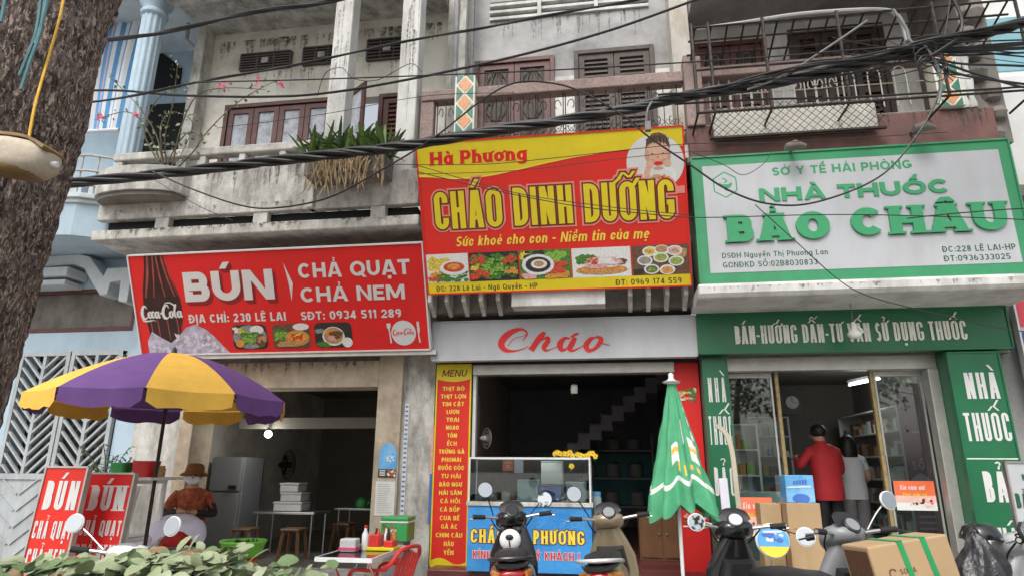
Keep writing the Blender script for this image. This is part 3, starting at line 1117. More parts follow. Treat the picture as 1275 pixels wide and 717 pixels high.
for x0 in (-7.7, -7.38):
    MB().box(x0, x0 + .2, 7.6, 7.75, 5.27, 5.62).build('balcony_panel', 'white_blue', B)
# fluted column
def fluted(cx, cy, z0, z1, r):
    mb = MB()
    n = 48
    vs, fs = [], []
    hs = [z0, z1]
    for h in hs:
        for j in range(n):
            a = 2 * math.pi * j / n
            rr = r * (1 - .07 * (j % 4 in (1, 2)))
            vs.append((cx + rr * math.cos(a), cy + rr * math.sin(a), h))
    for j in range(n):
        fs.append((j, (j + 1) % n, (j + 1) % n + n, j + n))
    mb.add(vs, fs)
    return mb
mb = fluted(-6.97, 7.75, 5.27, 8.45, .165)
mb.lathe([(.17, 8.42), (.2, 8.45), (.2, 8.5), (.17, 8.53), (.185, 8.6), (.24, 8.68), (.25, 8.8), (.2, 8.82), (.19, 9.0)], 24, (-6.97, 7.75, 0))
mb.lathe([(.22, 5.27), (.22, 5.36), (.18, 5.42)], 24, (-6.97, 7.75, 0))
mb.build('fluted_column', 'pale_blue', B, smooth=30)
# cornice bracket over the window
mb = MB()
pl = [(-10.0, 4.45), (-7.95, 4.5), (-7.78, 4.44), (-7.42, 4.0), (-7.3, 4.02), (-7.28, 4.2), (-7.12, 4.22), (-7.1, 3.9), (-6.95, 3.88), (-6.95, 4.42), (-7.38, 4.42), (-7.42, 4.3), (-7.72, 4.62), (-7.9, 4.66), (-10.0, 4.64)]
n = len(pl)
mb.add([(x, 8.2, z) for x, z in pl] + [(x, 8.5, z) for x, z in pl], [tuple(range(n)), tuple(range(n, 2 * n))[::-1]] + [((i + 1) % n, i, i + n, (i + 1) % n + n) for i in range(n)])
mb.box(-10, -7.95, 8.1, 8.5, 4.3, 4.44).box(-10, -8.0, 8.15, 8.5, 4.18, 4.26)
mb.build('cornice_bracket', 'white_blue', B, bevel=.012)
MB().tube([spot(235, 30, 8.6), spot(232, 50, 8.6), spot(245, 63, 8.6), spot(238, 110, 8.6), spot(225, 190, 8.6)], .035, 8).build('drainpipe', 'plaster_grey', B, smooth=True)

# ---------------------------------------------------------------- steel gate
G = thing('steel_gate', 'grey steel double gate with white chevron bars, left of the purple and yellow parasol', 'gate', (-7.85, 8.4, .12))
for a, b in ((-8.70, -7.86), (-7.84, -7.0)):
    mb = MB()
    s = .06
    mb.box(a, a + s, 8.36, 8.42, .15, 3.2).box(b - s, b, 8.36, 8.42, .15, 3.2).box(a, b, 8.362, 8.418, 3.14, 3.2).box(a, b, 8.362, 8.418, 1.38, 1.46).box(a, b, 8.362, 8.418, .15, .23)
    c = (a + b) / 2
    mb.box(c - .025, c + .025, 8.365, 8.415, 1.46, 3.14)
    lf = mb.build('gate_leaf', 'gate_grey', G)
    mb = MB()
    zz = 1.25
    while zz < 3.4:
        for sx in (-1, 1):
            xo = c + sx * ((b - a) / 2 - s)
            x1, z1 = c + sx * .02, zz
            x2, z2 = xo, zz + .33
            if z2 > 3.14:
                f = (3.14 - z1) / (z2 - z1)
                x2, z2 = x1 + (x2 - x1) * f, 3.14
            if z1 < 1.46:
                f = (1.46 - z1) / (z2 - z1)
                x1, z1 = x1 + (x2 - x1) * f, 1.46
            if z2 - z1 > .05:
                mb.beam((x1, 8.39, z1), (x2, 8.39, z2), .03, .045, (0, 1, 0))
        zz += .155
    mb.build('chevron_bars', 'gate_grey', lf)
    mb = MB().box(a + s, b - s, 8.385, 8.4, .23, 1.38)
    for k in range(5):
        z1 = .3 + k * .22
        for sx in (-1, 1):
            mb.beam((c + sx * .02, 8.38, z1), (c + sx * ((b - a) / 2 - s - .02), 8.38, z1 + .25), .02, .03, (0, 1, 0))
    mb.build('gate_panel', 'gate_grey', lf)
MB().box(-8.7, -7.0, 8.7, 8.74, .1, 3.2).build('dark_backing', 'window_dark', G)

# striped awning behind the column
A_ = thing('awning', 'blue and white striped canvas awning hanging behind the pale blue fluted column', 'awning', (-8.2, 8.6, 7))
sh = Sheet(spot(136, -20, 8.5), spot(200, -22, 8.5), spot(104, 163, 8.5))
mb = MB()
cols = [0, 1, 0, 1, 2, 1, 0, 1, 0, 1, 0, 0, 1]
n = 13
L0, L1, R0, R1 = spot(131, -12, 8.5), spot(105, 164, 8.3), spot(192, -14, 8.5), spot(147, 162, 8.3)
for k in range(n):
    for r_ in range(8):
        f = lambda i, j: (L0.lerp(R0, i / n)).lerp(L1.lerp(R1, i / n), j / 8) + V((0, -.03 * math.sin(i * 1.3) - .05 * math.sin(j / 8 * 3.1), 0))
        mb.add([f(k, r_), f(k, r_ + 1), f(k + 1, r_ + 1), f(k + 1, r_)], [(0, 1, 2, 3)], cols[k])
mb.build('canvas', ['awning_white', 'awning_blue', 'awning_pink'], A_, smooth=True)
MB().tube([L1 - V((.02, 0, 0)), R1 + V((.02, 0, 0))], .03, 8).build('bottom_rail', 'awning_white', A_, smooth=True)

# ---------------------------------------------------------------- concrete house over the noodle shop
B = thing('concrete_house', 'weathered concrete shophouse with two thin balcony columns above the red noodle sign', 'house', (-4.6, 8.5, 0))
mb = MB()
wall_holes(mb, -6.72, -2.36, 4.72, 9.9, 8.7, 8.9, [(-6.1, -4.3, 4.9, 7.3), (-3.95, -3.05, 4.9, 7.32)])
mb.build('upper_wall', 'plaster_cream', B)
MB().box(-6.72, -6.55, 8.45, 8.695, 4.72, 8.775).build('side_pier', 'concrete', B)
MB().box(-6.72, -2.36, 7.4, 8.7, 8.78, 9.0).build('soffit', 'concrete', B)
mb = MB().box(-6.72, -2.36, 7.5, 7.75, 8.62, 8.778)
mb.build('eave_beam', 'concrete_clean', B, bevel=.01)
for a, b, c, d in ((-5.98, -5.08, 8.0, 8.3), (-4.86, -4.2, 8.0, 8.32), (-3.74, -3.06, 7.98, 8.36)):
    vent(B, a, b, c, d, 8.64)
for cx in (-3.62, -2.6):
    MB().box(cx - .135, cx + .135, 7.46, 7.72, 5.0 if cx > -3 else 5.9, 8.8).build('column', 'plaster_white', B, bevel=.015)
shutter_door(B, -6.1, -4.3, 4.9, 7.3, 8.74, 4, style='glazed', name='glazed_door')
shutter_door(B, -3.42, -3.08, 4.9, 7.28, 8.74, 1, 'maroon_wood', 'louver')
dl = MB()
for q0, q1 in (((0, .0), (.09, 1)), ((.43, 0), (.52, 1)), ((.09, 0), (.43, .04)), ((.09, .96), (.43, 1))):
    P0, P1 = V((-3.98, 8.62, 4.95)), V((-3.55, 8.3, 4.95))
    dirx = (P1 - P0).normalized()
    a, b = P0 + dirx * q0[0] + V((0, 0, 2.4 * q0[1])), P0 + dirx * q1[0] + V((0, 0, 2.4 * q1[1]))
    nn = V((dirx.y, -dirx.x, 0)) * .02
    z0, z1 = a.z, b.z
    A0, B0 = V((a.x, a.y, 0)), V((b.x, b.y, 0))
    dl.hexa([A0 - nn + V((0, 0, z0)), B0 - nn + V((0, 0, z0)), B0 - nn + V((0, 0, z1)), A0 - nn + V((0, 0, z1))], [A0 + nn + V((0, 0, z0)), B0 + nn + V((0, 0, z0)), B0 + nn + V((0, 0, z1)), A0 + nn + V((0, 0, z1))])
leaf_ = dl.build('open_door_leaf', 'maroon_wood', B, bevel=.006)
P0, P1 = V((-3.98, 8.62, 5.0)) + dirx * .08, V((-3.98, 8.62, 5.0)) + dirx * .44
MB().add([P0, P1, P1 + V((0, 0, 2.3)), P0 + V((0, 0, 2.3))], [(0, 1, 2, 3)]).build('pane', 'curtain', leaf_)
# balcony: slab, open joint, parapet, drum, planter, old handrail
MB().box(-7.02, -2.33, 7.42, 8.7, 4.56, 4.7).build('balcony_slab', 'concrete_clean', B, bevel=.015)
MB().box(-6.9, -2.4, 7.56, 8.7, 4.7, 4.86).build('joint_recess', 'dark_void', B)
for x in (-6.1, -4.65, -3.0):
    MB().box(x, x + .2, 7.46, 7.56, 4.7, 4.86).build('joint_block', 'concrete_clean', B)
mb = MB().box(-7.0, -3.86, 7.44, 7.56, 4.86, 5.58).box(-3.86, -2.36, 7.44, 7.56, 4.86, 5.36)
mb.box(-3.86, -3.78, 7.38, 7.56, 4.86, 5.72)
mb.build('parapet', 'concrete', B, bevel=.012)
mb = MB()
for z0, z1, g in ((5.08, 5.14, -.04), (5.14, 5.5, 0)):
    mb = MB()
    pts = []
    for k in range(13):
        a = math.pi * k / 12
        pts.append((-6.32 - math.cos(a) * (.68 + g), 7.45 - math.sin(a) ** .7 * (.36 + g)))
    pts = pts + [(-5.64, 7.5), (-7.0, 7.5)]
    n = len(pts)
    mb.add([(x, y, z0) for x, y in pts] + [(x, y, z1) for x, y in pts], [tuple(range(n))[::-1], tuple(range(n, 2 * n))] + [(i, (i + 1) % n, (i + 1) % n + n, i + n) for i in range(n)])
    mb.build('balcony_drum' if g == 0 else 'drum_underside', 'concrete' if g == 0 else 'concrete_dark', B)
mb = MB().box(-3.8, -2.72, 7.1, 7.44, 5.18, 5.24).box(-3.8, -2.72, 7.1, 7.17, 5.24, 5.5).box(-3.8, -3.72, 7.17, 7.44, 5.24, 5.5).box(-2.8, -2.72, 7.17, 7.44, 5.24, 5.5).box(-3.72, -2.8, 7.36, 7.44, 5.24, 5.5)
mb.build('planter_box', 'concrete_dark', B, bevel=.01)
mb = MB().box(-6.95, -3.95, 7.46, 7.62, 5.78, 5.9)
for x in (-6.9, -5.6, -5.0, -4.4, -4.05):
    mb.box(x, x + .1, 7.48, 7.58, 5.56, 5.78)
mb.build('handrail', 'concrete_clean', B, bevel=.02)
# ground floor
mb = MB().box(-6.58, -5.86, 8.3, 8.8, .12, 4.56)
mb.build('pillar', 'concrete_clean', B, bevel=.01)
MB().box(-5.86, -5.66, 8.26, 8.75, .12, 2.98).build('door_jamb', 'plaster_stained', B, bevel=.01)
MB().box(-3.08, -2.74, 8.36, 8.8, .12, 4.56).build('pillar', 'plaster_stained', B, bevel=.01)
MB().box(-5.66, -3.08, 8.36, 8.75, 2.62, 2.98).build('lintel', 'plaster_stained', B, bevel=.01)
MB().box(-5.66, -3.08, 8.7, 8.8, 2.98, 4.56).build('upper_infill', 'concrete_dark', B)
MB().box(-2.74, -2.30, 8.42, 8.9, .12, 4.56).build('party_pillar', 'concrete', B)
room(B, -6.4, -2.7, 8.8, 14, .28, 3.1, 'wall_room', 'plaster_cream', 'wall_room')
MB().box(-5.66, -3.08, 9.4, 9.55, 2.14, 2.3).build('ceiling_beam', 'wall_room', B)
MB().box(-5.66, -3.08, 8.15, 8.8, .1, .28).build('step', 'concrete', B)

# ---------------------------------------------------------------- grey house over the porridge shop
B = thing('grey_house', 'grey plaster shophouse with louvred balcony doors above the yellow and red porridge sign', 'house', (-.6, 8.5, 0))
mb = MB()
wall_holes(mb, -2.34, 1.36, 4.4, 10.2, 8.7, 8.9, [(-1.86, -.73, 5.4, 7.78), (-.29, .79, 5.4, 7.82), (-1.7, .82, 8.52, 8.9)])
mb.build('upper_wall', 'plaster_grey', B)
for a, b in ((-2.0, -1.95), (-.66, -.36), (.86, 1.075)):
    MB().box(a, b, 8.68, 8.7, 5.5, 7.4).build('whitewash_patch', 'plaster_white', B)
shutter_door(B, -1.86, -.73, 5.4, 7.72, 8.72, 2, 'maroon_wood', 'carved', 'carved_door')
shutter_door(B, -.29, .79, 5.4, 7.76, 8.72, 2, 'grey_wood', 'louver')
mb = MB()
for k in range(3):
    for c, d in ((-1.7, -.92), (-.86, -.02), (.04, .82)):
        mb.box(c, d, 8.66, 8.74, 8.53 + k * .13, 8.58 + k * .13)
for x in (-.92, -.02):
    mb.box(x, x + .06, 8.64, 8.74, 8.52, 8.9)
tr = mb.build('transom_louver', 'plaster_white', B)
MB().box(-1.7, .82, 8.8, 8.84, 8.5, 8.9).build('transom_backing', 'dark_void', tr)
MB().box(1.08, 1.34, 8.3, 8.7, 4.4, 10.2).build('peeling_pilaster', M('peeling', (.50, .48, .44), .9, .1, 3, bump=.2, dirt=(.28, .20, .11), damt=.9, dscale=2.2, streak=True), B)
MB().box(-2.34, -2.0, 8.5, 8.7, 4.4, 10.2).build('pilaster', 'concrete', B)
for x, rr in ((-1.93, .03), (-2.02, .018), (-2.2, .04)):
    MB().tube([(x, 8.46, 5.6), (x, 8.46, 10.2)], rr, 8).build('drainpipe', 'cable_grey' if rr < .035 else 'plaster_grey', B, smooth=True)
MB().box(-2.36, 1.1, 7.5, 8.7, 5.3, 5.48).build('balcony_slab', 'concrete', B)
mb = MB().box(-2.42, 1.1, 7.54, 7.72, 6.42, 6.58).box(-2.42, -2.24, 7.56, 7.7, 5.48, 6.42)
mb.build('balcony_rail', 'terrazzo', B, bevel=.015)
tile_post(B, -1.93, -1.65, 7.48, 5.62, 6.72, 4)
mb = MB()
for k in range(7):
    a = -1.55 + k * .37
    scroll_panel(mb, a, a + .34, 5.75, 6.42, 7.62)
scroll_panel(mb, -2.2, -1.96, 5.75, 6.42, 7.62)
mb.tube([(-2.3, 7.62, 5.75), (1.1, 7.62, 5.75)], .012, 5)
mb.build('scroll_ironwork', 'iron', B)
def netting(x0, x1, z0, z1, y, step=.075, r=.004):
    mb = MB()
    h = z1 - z0
    n = int((x1 - x0 + h) / step)
    for k in range(n):
        for sgn in (1, -1):
            a = x0 - h + k * step
            p, q = (a, z0), (a + h, z1)
            if p[0] < x0: p = (x0, z0 + x0 - a)
            if q[0] > x1: q = (x1, z1 - (q[0] - x1))
            if q[0] - p[0] < .01: continue
            if sgn < 0:
                p, q = (x0 + x1 - p[0], p[1]), (x0 + x1 - q[0], q[1])
            mb.tube([(p[0], y - sgn * .003, p[1]), (q[0], y - sgn * .003, q[1])], r, 3)
    return mb
netting(-1.6, 1.05, 5.5, 5.86, 7.5, .085).build('wire_netting', 'iron', B)
# concrete fins and white box under the sign
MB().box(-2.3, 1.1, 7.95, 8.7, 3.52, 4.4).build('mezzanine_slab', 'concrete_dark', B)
for x in (-2.24, -2.02, -1.80, -1.58, -1.36, .28, .5, .72, .94):
    MB().hexa([(x, 7.68, 3.60), (x + .05, 7.68, 3.60), (x + .05, 7.95, 3.46), (x, 7.95, 3.46)], [(x, 7.68, 3.86), (x + .05, 7.68, 3.86), (x + .05, 7.95, 3.86), (x, 7.95, 3.86)]).build('concrete_fin', 'concrete_clean', B)
MB().box(-1.16, -.0, 7.66, 7.9, 3.50, 3.8).build('plaster_box', 'plaster_white', B, bevel=.012)
# ground floor
MB().box(-2.3, -1.78, 8.5, 8.9, .12, 2.9).build('shop_jamb', 'concrete_dark', B)
MB().box(.84, 1.14, 8.5, 8.9, .12, 2.9).build('shop_jamb', 'sign_red', B)
MB().box(-2.3, 1.14, 8.55, 8.9, 2.9, 3.52).build('shop_lintel', 'concrete_dark', B)
mb = MB().box(-1.78, .84, 8.36, 8.55, 2.76, 2.9)
mb.build('roller_shutter_box', 'alu', B, bevel=.01)
MB().box(-1.775, -1.735, 8.4, 8.5, .42, 2.76).build('shutter_rail', 'white_paint', B)
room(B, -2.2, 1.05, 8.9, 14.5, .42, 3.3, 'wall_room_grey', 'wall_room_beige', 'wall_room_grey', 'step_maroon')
mb = MB()
for k in range(9):
    mb.box(-.75 + k * .2, -.55 + k * .2, 11.6, 12.5, 1.75 + k * .16, 2.02 + k * .16)
mb.build('staircase', 'wall_room_grey', B)
MB().box(-2.26, 1.14, 7.7, 8.5, .1, .28).box(-2.2, 1.1, 8.0, 8.52, .28, .415).build('entrance_step', 'step_maroon', B, bevel=.012)

# ---------------------------------------------------------------- dark house over the pharmacy
B = thing('maroon_house', 'maroon banded shophouse with iron cage balcony above the green pharmacy sign', 'house', (2.9, 8.5, 0))
mb = MB()
wall_holes(mb, 1.36, 4.75, 4.4, 10.2, 8.7, 8.9, [(1.52, 2.42, 5.6, 7.75), (2.88, 4.06, 5.6, 7.86)])
mb.build('upper_wall', 'plaster_white', B)
MB().box(1.36, 5.0, 7.2, 8.7, 8.02, 8.3).build('soffit', 'plaster_grey', B)
shutter_door(B, 1.52, 2.42, 5.6, 7.7, 8.72, 2, 'maroon_wood', 'carved', 'carved_door')
shutter_door(B, 2.88, 4.06, 5.6, 7.8, 8.72, 3, 'dark_wood', 'louver')
mb = MB().box(1.08, 4.62, 7.5, 8.7, 5.22, 5.72)
mb.build('balcony_band', 'maroon_wall', B, bevel=.01)
MB().box(1.06, 4.66, 7.42, 7.52, 5.2, 5.27).build('band_ledge', 'concrete_dark', B)
mb = MB().box(1.3, 4.0, 7.5, 7.68, 6.43, 6.58).box(1.1, 1.32, 7.46, 7.7, 5.72, 6.75)
mb.build('balcony_rail', 'terrazzo', B, bevel=.015)
tile_post(B, 4.02, 4.3, 7.44, 5.74, 6.5, 3)
mb = MB()
for k in range(6):
    a = 1.42 + k * .26
    scroll_panel(mb, a, a + .25, 5.78, 6.42, 7.6, .010)
for zz in (5.78, 6.0, 6.2):
    mb.tube([(1.35, 7.6, zz), (4.0, 7.6, zz)], .008, 5)
mb.build('scroll_ironwork', 'iron_white', B)
for k in range(3):
    mb = MB()
    a = 3.02 + k * .30
    mb.tube([(a, 7.55, 5.85)] + [(a + .07 - .07 * math.cos(t * .52), 7.55, 6.3 + .1 * math.sin(t * .52)) for t in range(7)] + [(a + .14, 7.55, 5.85)], .009, 5)
    mb.build('hooped_ironwork', 'iron_white', B)
mb = MB().box(4.5, 4.82, 7.6, 8.7, 5.3, 9.5)
for k in range(10):
    mb.ball((4.55 + rnd.uniform(0, .25), 7.6, 5.4 + k * .28), rnd.uniform(.1, .17), 8)
mb.build('rubble_pier', 'concrete_dark', B)
mb = MB()
for k, x in enumerate((4.36, 4.44)):
    MB().lathe([(.04, 5.75), (.05, 5.8), (.03, 5.9), (.055, 6.1), (.03, 6.3), (.05, 6.4), (.05, 6.45)], 10, (x, 7.55, 0)).build('baluster', 'plaster_white', B, smooth=True)
# projecting iron cage
mb = MB()
zt, zb, yf = 6.86, 5.62, 7.0
for k in range(19):
    x = 1.2 + k * .195
    mb.tube([(x, 7.6, 6.62), (x, yf, 6.8)], .013, 5)
for zz, yy in ((6.62, 7.58), (6.68, 7.38), (6.74, 7.18), (6.8, yf), (6.2, yf), (zb, yf)):
    mb.tube([(1.14, yy, zz), (4.8, yy, zz)], .015, 5)
for x in (1.16, 1.36, 2.0, 2.85, 3.9, 4.78):
    mb.tube([(x, yf, zb), (x, yf, zt)], .02, 6)
    mb.tube([(x, yf, zb), (x, 7.5, zb)], .014, 5)
mb.build('iron_cage', 'iron', B)
mb = MB()
mb.tube(spline([spot(868, 37, 7.2), spot(920, 30, 7.2), spot(1000, 18, 7.2), spot(1095, 13, 7.2), spot(1120, 24, 7.15), spot(1130, 52, 7.1)]), .03, 8)
mb.build('plastic_hose', 'plaster_grey', B, smooth=True)
# canopy over the shop front
mb = MB()
pr = [(7.33, 3.62), (7.30, 3.58), (7.30, 3.5), (7.34, 3.45), (8.1, 3.44), (8.1, 3.6)]
n = len(pr)
mb.add([(1.06, y, z) for y, z in pr] + [(4.72, y, z) for y, z in pr], [tuple(range(n)), tuple(range(n, 2 * n))[::-1]] + [((i + 1) % n, i, i + n, (i + 1) % n + n) for i in range(n)])
mb.build('canopy_slab', 'plaster_white', B, bevel=.02)
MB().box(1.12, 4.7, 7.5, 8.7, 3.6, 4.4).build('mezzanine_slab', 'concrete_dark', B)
# ground floor
MB().box(1.14, 4.72, 8.3, 8.9, 2.93, 3.44).build('shop_lintel', 'concrete_dark', B)
MB().box(1.16, 1.43, 8.3, 8.9, .12, 2.93).build('shop_pillar', 'concrete_dark', B)
MB().box(3.92, 4.50, 8.14, 8.9, .12, 2.93).build('shop_pillar', 'deep_green', B, bevel=.006)
fr = MB().box(1.43, 3.92, 8.36, 8.5, 2.76, 2.93)
fr.box(3.80, 3.92, 8.34, 8.5, .3, 2.76).box(1.43, 1.47, 8.36, 8.5, .3, 2.76)
fr.build('door_surround', 'alu', B, bevel=.008)
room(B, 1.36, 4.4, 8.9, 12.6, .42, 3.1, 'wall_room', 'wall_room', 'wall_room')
MB().box(1.16, 4.7, 7.9, 8.9, .1, .41).build('entrance_step', 'paving', B, bevel=.012)
for x0, x1, sx in ((1.5, 2.05, 2.02), (3.26, 3.80, 3.28)):
    dr = MB()
    st = [(x0, x0 + .022), (x1 - .022, x1)]
    for a, b in st:
        dr.box(a, b, 8.54, 8.58, .42, 2.76)
    dr.box(x0 + .022, x1 - .022, 8.542, 8.578, .42, .54).box(x0 + .022, x1 - .022, 8.542, 8.578, 2.7, 2.76)
    d = dr.build('glass_door', 'alu', B)
    MB().box(x0 + .022, x1 - .022, 8.555, 8.565, .54, 2.7).build('pane', GLASS, d)
for x in (2.1, 3.22):
    MB().box(x - .02, x + .02, 8.5, 8.56, .42, 2.76).build('gilded_stile', M('gilt', (.33, .25, .11), .5, .3, 20, metal=.2), B)
MB().box(3.24, 3.255, 8.5, 8.52, 1.3, 1.75).build('door_handle', 'chrome', B)

# ---------------------------------------------------------------- far building at the right edge
B = thing('far_house', 'plain white and beige building seen past the right end of the iron cage', 'house', (7.5, 11, 0))
MB().box(6.0, 12, 11, 14, .1, 6.9).build('lower_wall', 'beige_far', B)
MB().box(6.0, 12, 10.6, 14, 6.9, 8.0).build('white_band', 'shop_white_far', B)
mb = MB().box(6.0, 12, 11.2, 14, 8.0, 10.4)
mb.build('upper_wall', 'shop_white_far', B)
w_ = MB().box(6.7, 8.6, 11.1, 11.2, 8.3, 9.6).build('window', 'white_paint', B)
MB().box(6.8, 8.5, 11.08, 11.11, 8.4, 9.5).build('pane', M('tinted_pane', (.18, .36, .42), .15, .1, 3), w_)
mb = MB().box(5.25, 5.75, 8.6, 9.5, 4.6, 6.6)
solo('water_tank', mb, 'shop_white_far', 'plain white box standing beside the right end of the maroon balcony band', 'tank', (5.5, 9, 4.6), bevel=.06)

B = thing('salon_house', 'grey neighbouring shophouse behind the red salon sign at the right edge', 'house', (7, 8.5, 0))
wall_holes(MB(), 4.64, 10.5, .1, 4.9, 8.45, 8.7, [(5.4, 7.6, .2, 2.3)]).build('front_wall', 'plaster_grey', B)
d_ = MB().box(5.4, 7.6, 8.55, 8.6, .2, 2.3).build('roller_door', 'alu', B)
mb = MB()
for k in range(20):
    mb.box(5.4, 7.6, 8.53, 8.549, .22 + k * .104, .29 + k * .104)
mb.build('roller_slats', 'alu', d_)
MB().box(4.9, 10.5, 8.3, 10.4, 4.9, 5.05).build('roof', 'concrete_dark', B)

# run-off stains: thin irregular films hanging from ledges, tops and joints of the weathered concrete
def stains(parent, x0, x1, ztop, y, n, lmin, lmax, wmin=.012, wmax=.06, seed=1, mat='grime_soft', drop=0.0):
    rr = random.Random(seed)
    mb = MB()
    for i in range(n):
        x = rr.uniform(x0, x1)
        w_, l_ = rr.uniform(wmin, wmax), rr.uniform(lmin, lmax) * rr.uniform(.4, 1)
        z = ztop - rr.random() * drop
        yy = y - .0012 - .00006 * i
        m = 5
        L_ = [(x - w_ * .5 * (1 - .8 * (k / m) ** 1.6) + rr.gauss(0, w_ * .07), yy, z - l_ * k / m) for k in range(m + 1)]
        R_ = [(x + w_ * .5 * (1 - .8 * (k / m) ** 1.6) + rr.gauss(0, w_ * .07), yy, z - l_ * k / m) for k in range(m + 1)]
        mb.add(L_ + R_, [(k, k + 1, m + 2 + k, m + 1 + k) for k in range(m)])
    mb.build('stain', mat, parent, kind='stuff')
H1, H2, H3 = bpy.data.objects['concrete_house'], bpy.data.objects['grey_house'], bpy.data.objects['maroon_house']
stains(H1, -5.55, -3.95, 5.575, 7.44, 46, .08, .55, seed=2)
stains(H1, -6.9, -3.9, 5.0, 7.44, 30, .05, .14, seed=3)
stains(H1, -5.5, -3.95, 5.578, 7.4385, 16, .05, .3, .008, .03, seed=4, mat='grime')
stains(H1, -6.95, -2.4, 4.695, 7.42, 70, .03, .13, .01, .09, seed=5)
stains(H1, -6.95, -2.4, 4.698, 7.419, 26, .02, .08, .02, .12, seed=6, mat='grime')
stains(H1, -6.4, -2.5, 8.62, 8.7, 110, .1, .5, .015, .09, seed=7)
stains(H1, -5.9, -3.1, 7.96, 8.7, 26, .1, .45, .01, .05, seed=8)
for i_, cx_ in enumerate((-3.62, -2.6)):
    stains(H1, cx_ - .11, cx_ + .11, 8.6, 7.46, 16, .2, 1.4, .01, .04, seed=9 + i_, drop=1.6)
stains(H1, -5.6, -3.1, 2.975, 8.36, 34, .04, .3, .01, .08, seed=12, mat='grime_soft')
stains(H2, -1.6, .75, 8.52, 8.7, 30, .1, .6, .015, .07, seed=13)
stains(H2, -2.4, 1.08, 6.42, 7.539, 10, .02, .05, .02, .06, seed=14)
stains(H2, -2.28, 1.08, 4.3, 7.95, 30, .2, .7, .02, .08, seed=15, mat='grime')
stains(H3, 1.2, 4.55, 5.715, 7.5, 50, .08, .4, .01, .06, seed=16, mat='grime')
stains(H3, 1.15, 4.6, 3.575, 7.3, 44, .02, .09, .01, .06, seed=17)

# ================================================================ SIGNS
def sign_frame(name, label, cat, tl, tr, bl, face, thick=.08, edge='white_paint', group=None):
    tl, tr, bl = V(tl), V(tr), V(bl)
    sh = Sheet(tl, tr, bl)
    br = tr + bl - tl
    t = thing(name, label, cat, tuple(bl.lerp(br, .5)), 0, group)
    N = sh.N
    f = MB()
    f.hexa([tl, tr, br, bl][::-1], [p - N * thick for p in (tl, tr, br, bl)][::-1])
    f.build('panel', face, t)
    e = .018
    mb = MB()
    for a, b in ((tl, tr), (tr, br), (br, bl), (bl, tl)):
        mb.beam(a - N * thick * .45, b - N * thick * .45, e, thick + .02, N)
    mb.build('frame', edge, t)
    return t, sh

# --- red noodle sign
T, sh = sign_frame('shop_sign', 'red noodle shop sign with cola bottle, tilted over the doorway behind the parasol', 'sign', (-6.40, 7.42, 4.31), (-2.27, 7.42, 4.31), (-6.40, 8.0, 3.05), 'sign_red')
mb = MB()
text(sh, mb, 'BÚN', .187, .50, .185, .475, .30, .25, .004, 0, .0, gap=.1)
for k in range(1, 6):
    text(sh, mb, 'BÚN', .187 + .002 * k, .50 + .002 * k, .185 + .008 * k, .475 + .008 * k, .30, .25, .004 - .0006 * k, 1, .0, gap=.1)
mb.build('lettering', ['letter_white', 'sign_red_dark'], T)
mb = MB()
text(sh, mb, 'CHẢ QUẠT', .588, .955, .145, .285, .25, .21, .004, gap=.12)
text(sh, mb, 'CHẢ NEM', .588, .932, .375, .515, .25, .21, .004, gap=.12)
text(sh, mb, 'ĐỊA CHỈ: 230 LÊ LAI', .19, .53, .60, .685, .23, .2, .004, gap=.14)
text(sh, mb, 'SĐT: 0934 511 289', .582, .915, .605, .685, .23, .2, .004, gap=.14)
mb.build('lettering', 'letter_white', T)
mb = MB()
sh.poly(mb, [(.541, .13), (.566, .33), (.556, .5), (.552, .33)], .004)
mb.build('divider_mark', 'letter_white', T)
mb = MB()   # bottle
bt = [(0, .058, .125), (.10, .055, .13), (.22, .047, .143), (.34, .038, .158), (.44, .034, .168), (.56, .033, .170), (.66, .036, .166), (.74, .04, .158), (.84, .045, .155), (.92, .045, .155)]
sh.strip(mb, [(a, v) for v, a, b in bt], [(b, v) for v, a, b in bt], .003, 0)
for u0, u1, wd in ((.07, .045, .03), (.088, .075, .018), (.10, .115, .02), (.118, .15, .025), (.128, .162, .012)):
    ribbon(sh, mb, [(u0, .01, wd), ((u0 * 2 + u1) / 3, .2, wd * 1.2), (u1, .42, wd * .5)], .0036, 1)
for u in (.05, .075, .11, .145):
    ribbon(sh, mb, [(u, .6, .01), (u + .003, .72, .016), (u + .004, .85, .008)], .0036, 1)
mb.build('bottle_picture', ['cola_dark', 'cola_glint'], T)
mb = MB()   # heap of ice
ice = [(.03, 1), (.03, .86), (.05, .76), (.08, .82), (.115, .88), (.15, .80), (.175, .73), (.21, .70), (.245, .75), (.275, .83), (.30, .92), (.325, 1)]
sh.poly(mb, ice, .0042, 0)
rr = random.Random(3)
k = 0
for _ in range(150):
    u, v = rr.uniform(.04, .31), rr.uniform(.74, .98)
    top = .8 if u < .06 else (.86 if u < .13 else (.72 if u < .24 else .72 + (u - .24) * 3.2))
    if v < top + .06:
        continue
    k += 1
    sh.disc(mb, u, v, rr.uniform(.02, .06), rr.uniform(.012, .035), .0046 + .00008 * k, rr.choice((0, 1, 1)), rr.choice((3, 4, 5)), rr.uniform(0, 3), .3)
mb.build('ice_picture', ['ice_lilac', 'ice_light'], T)

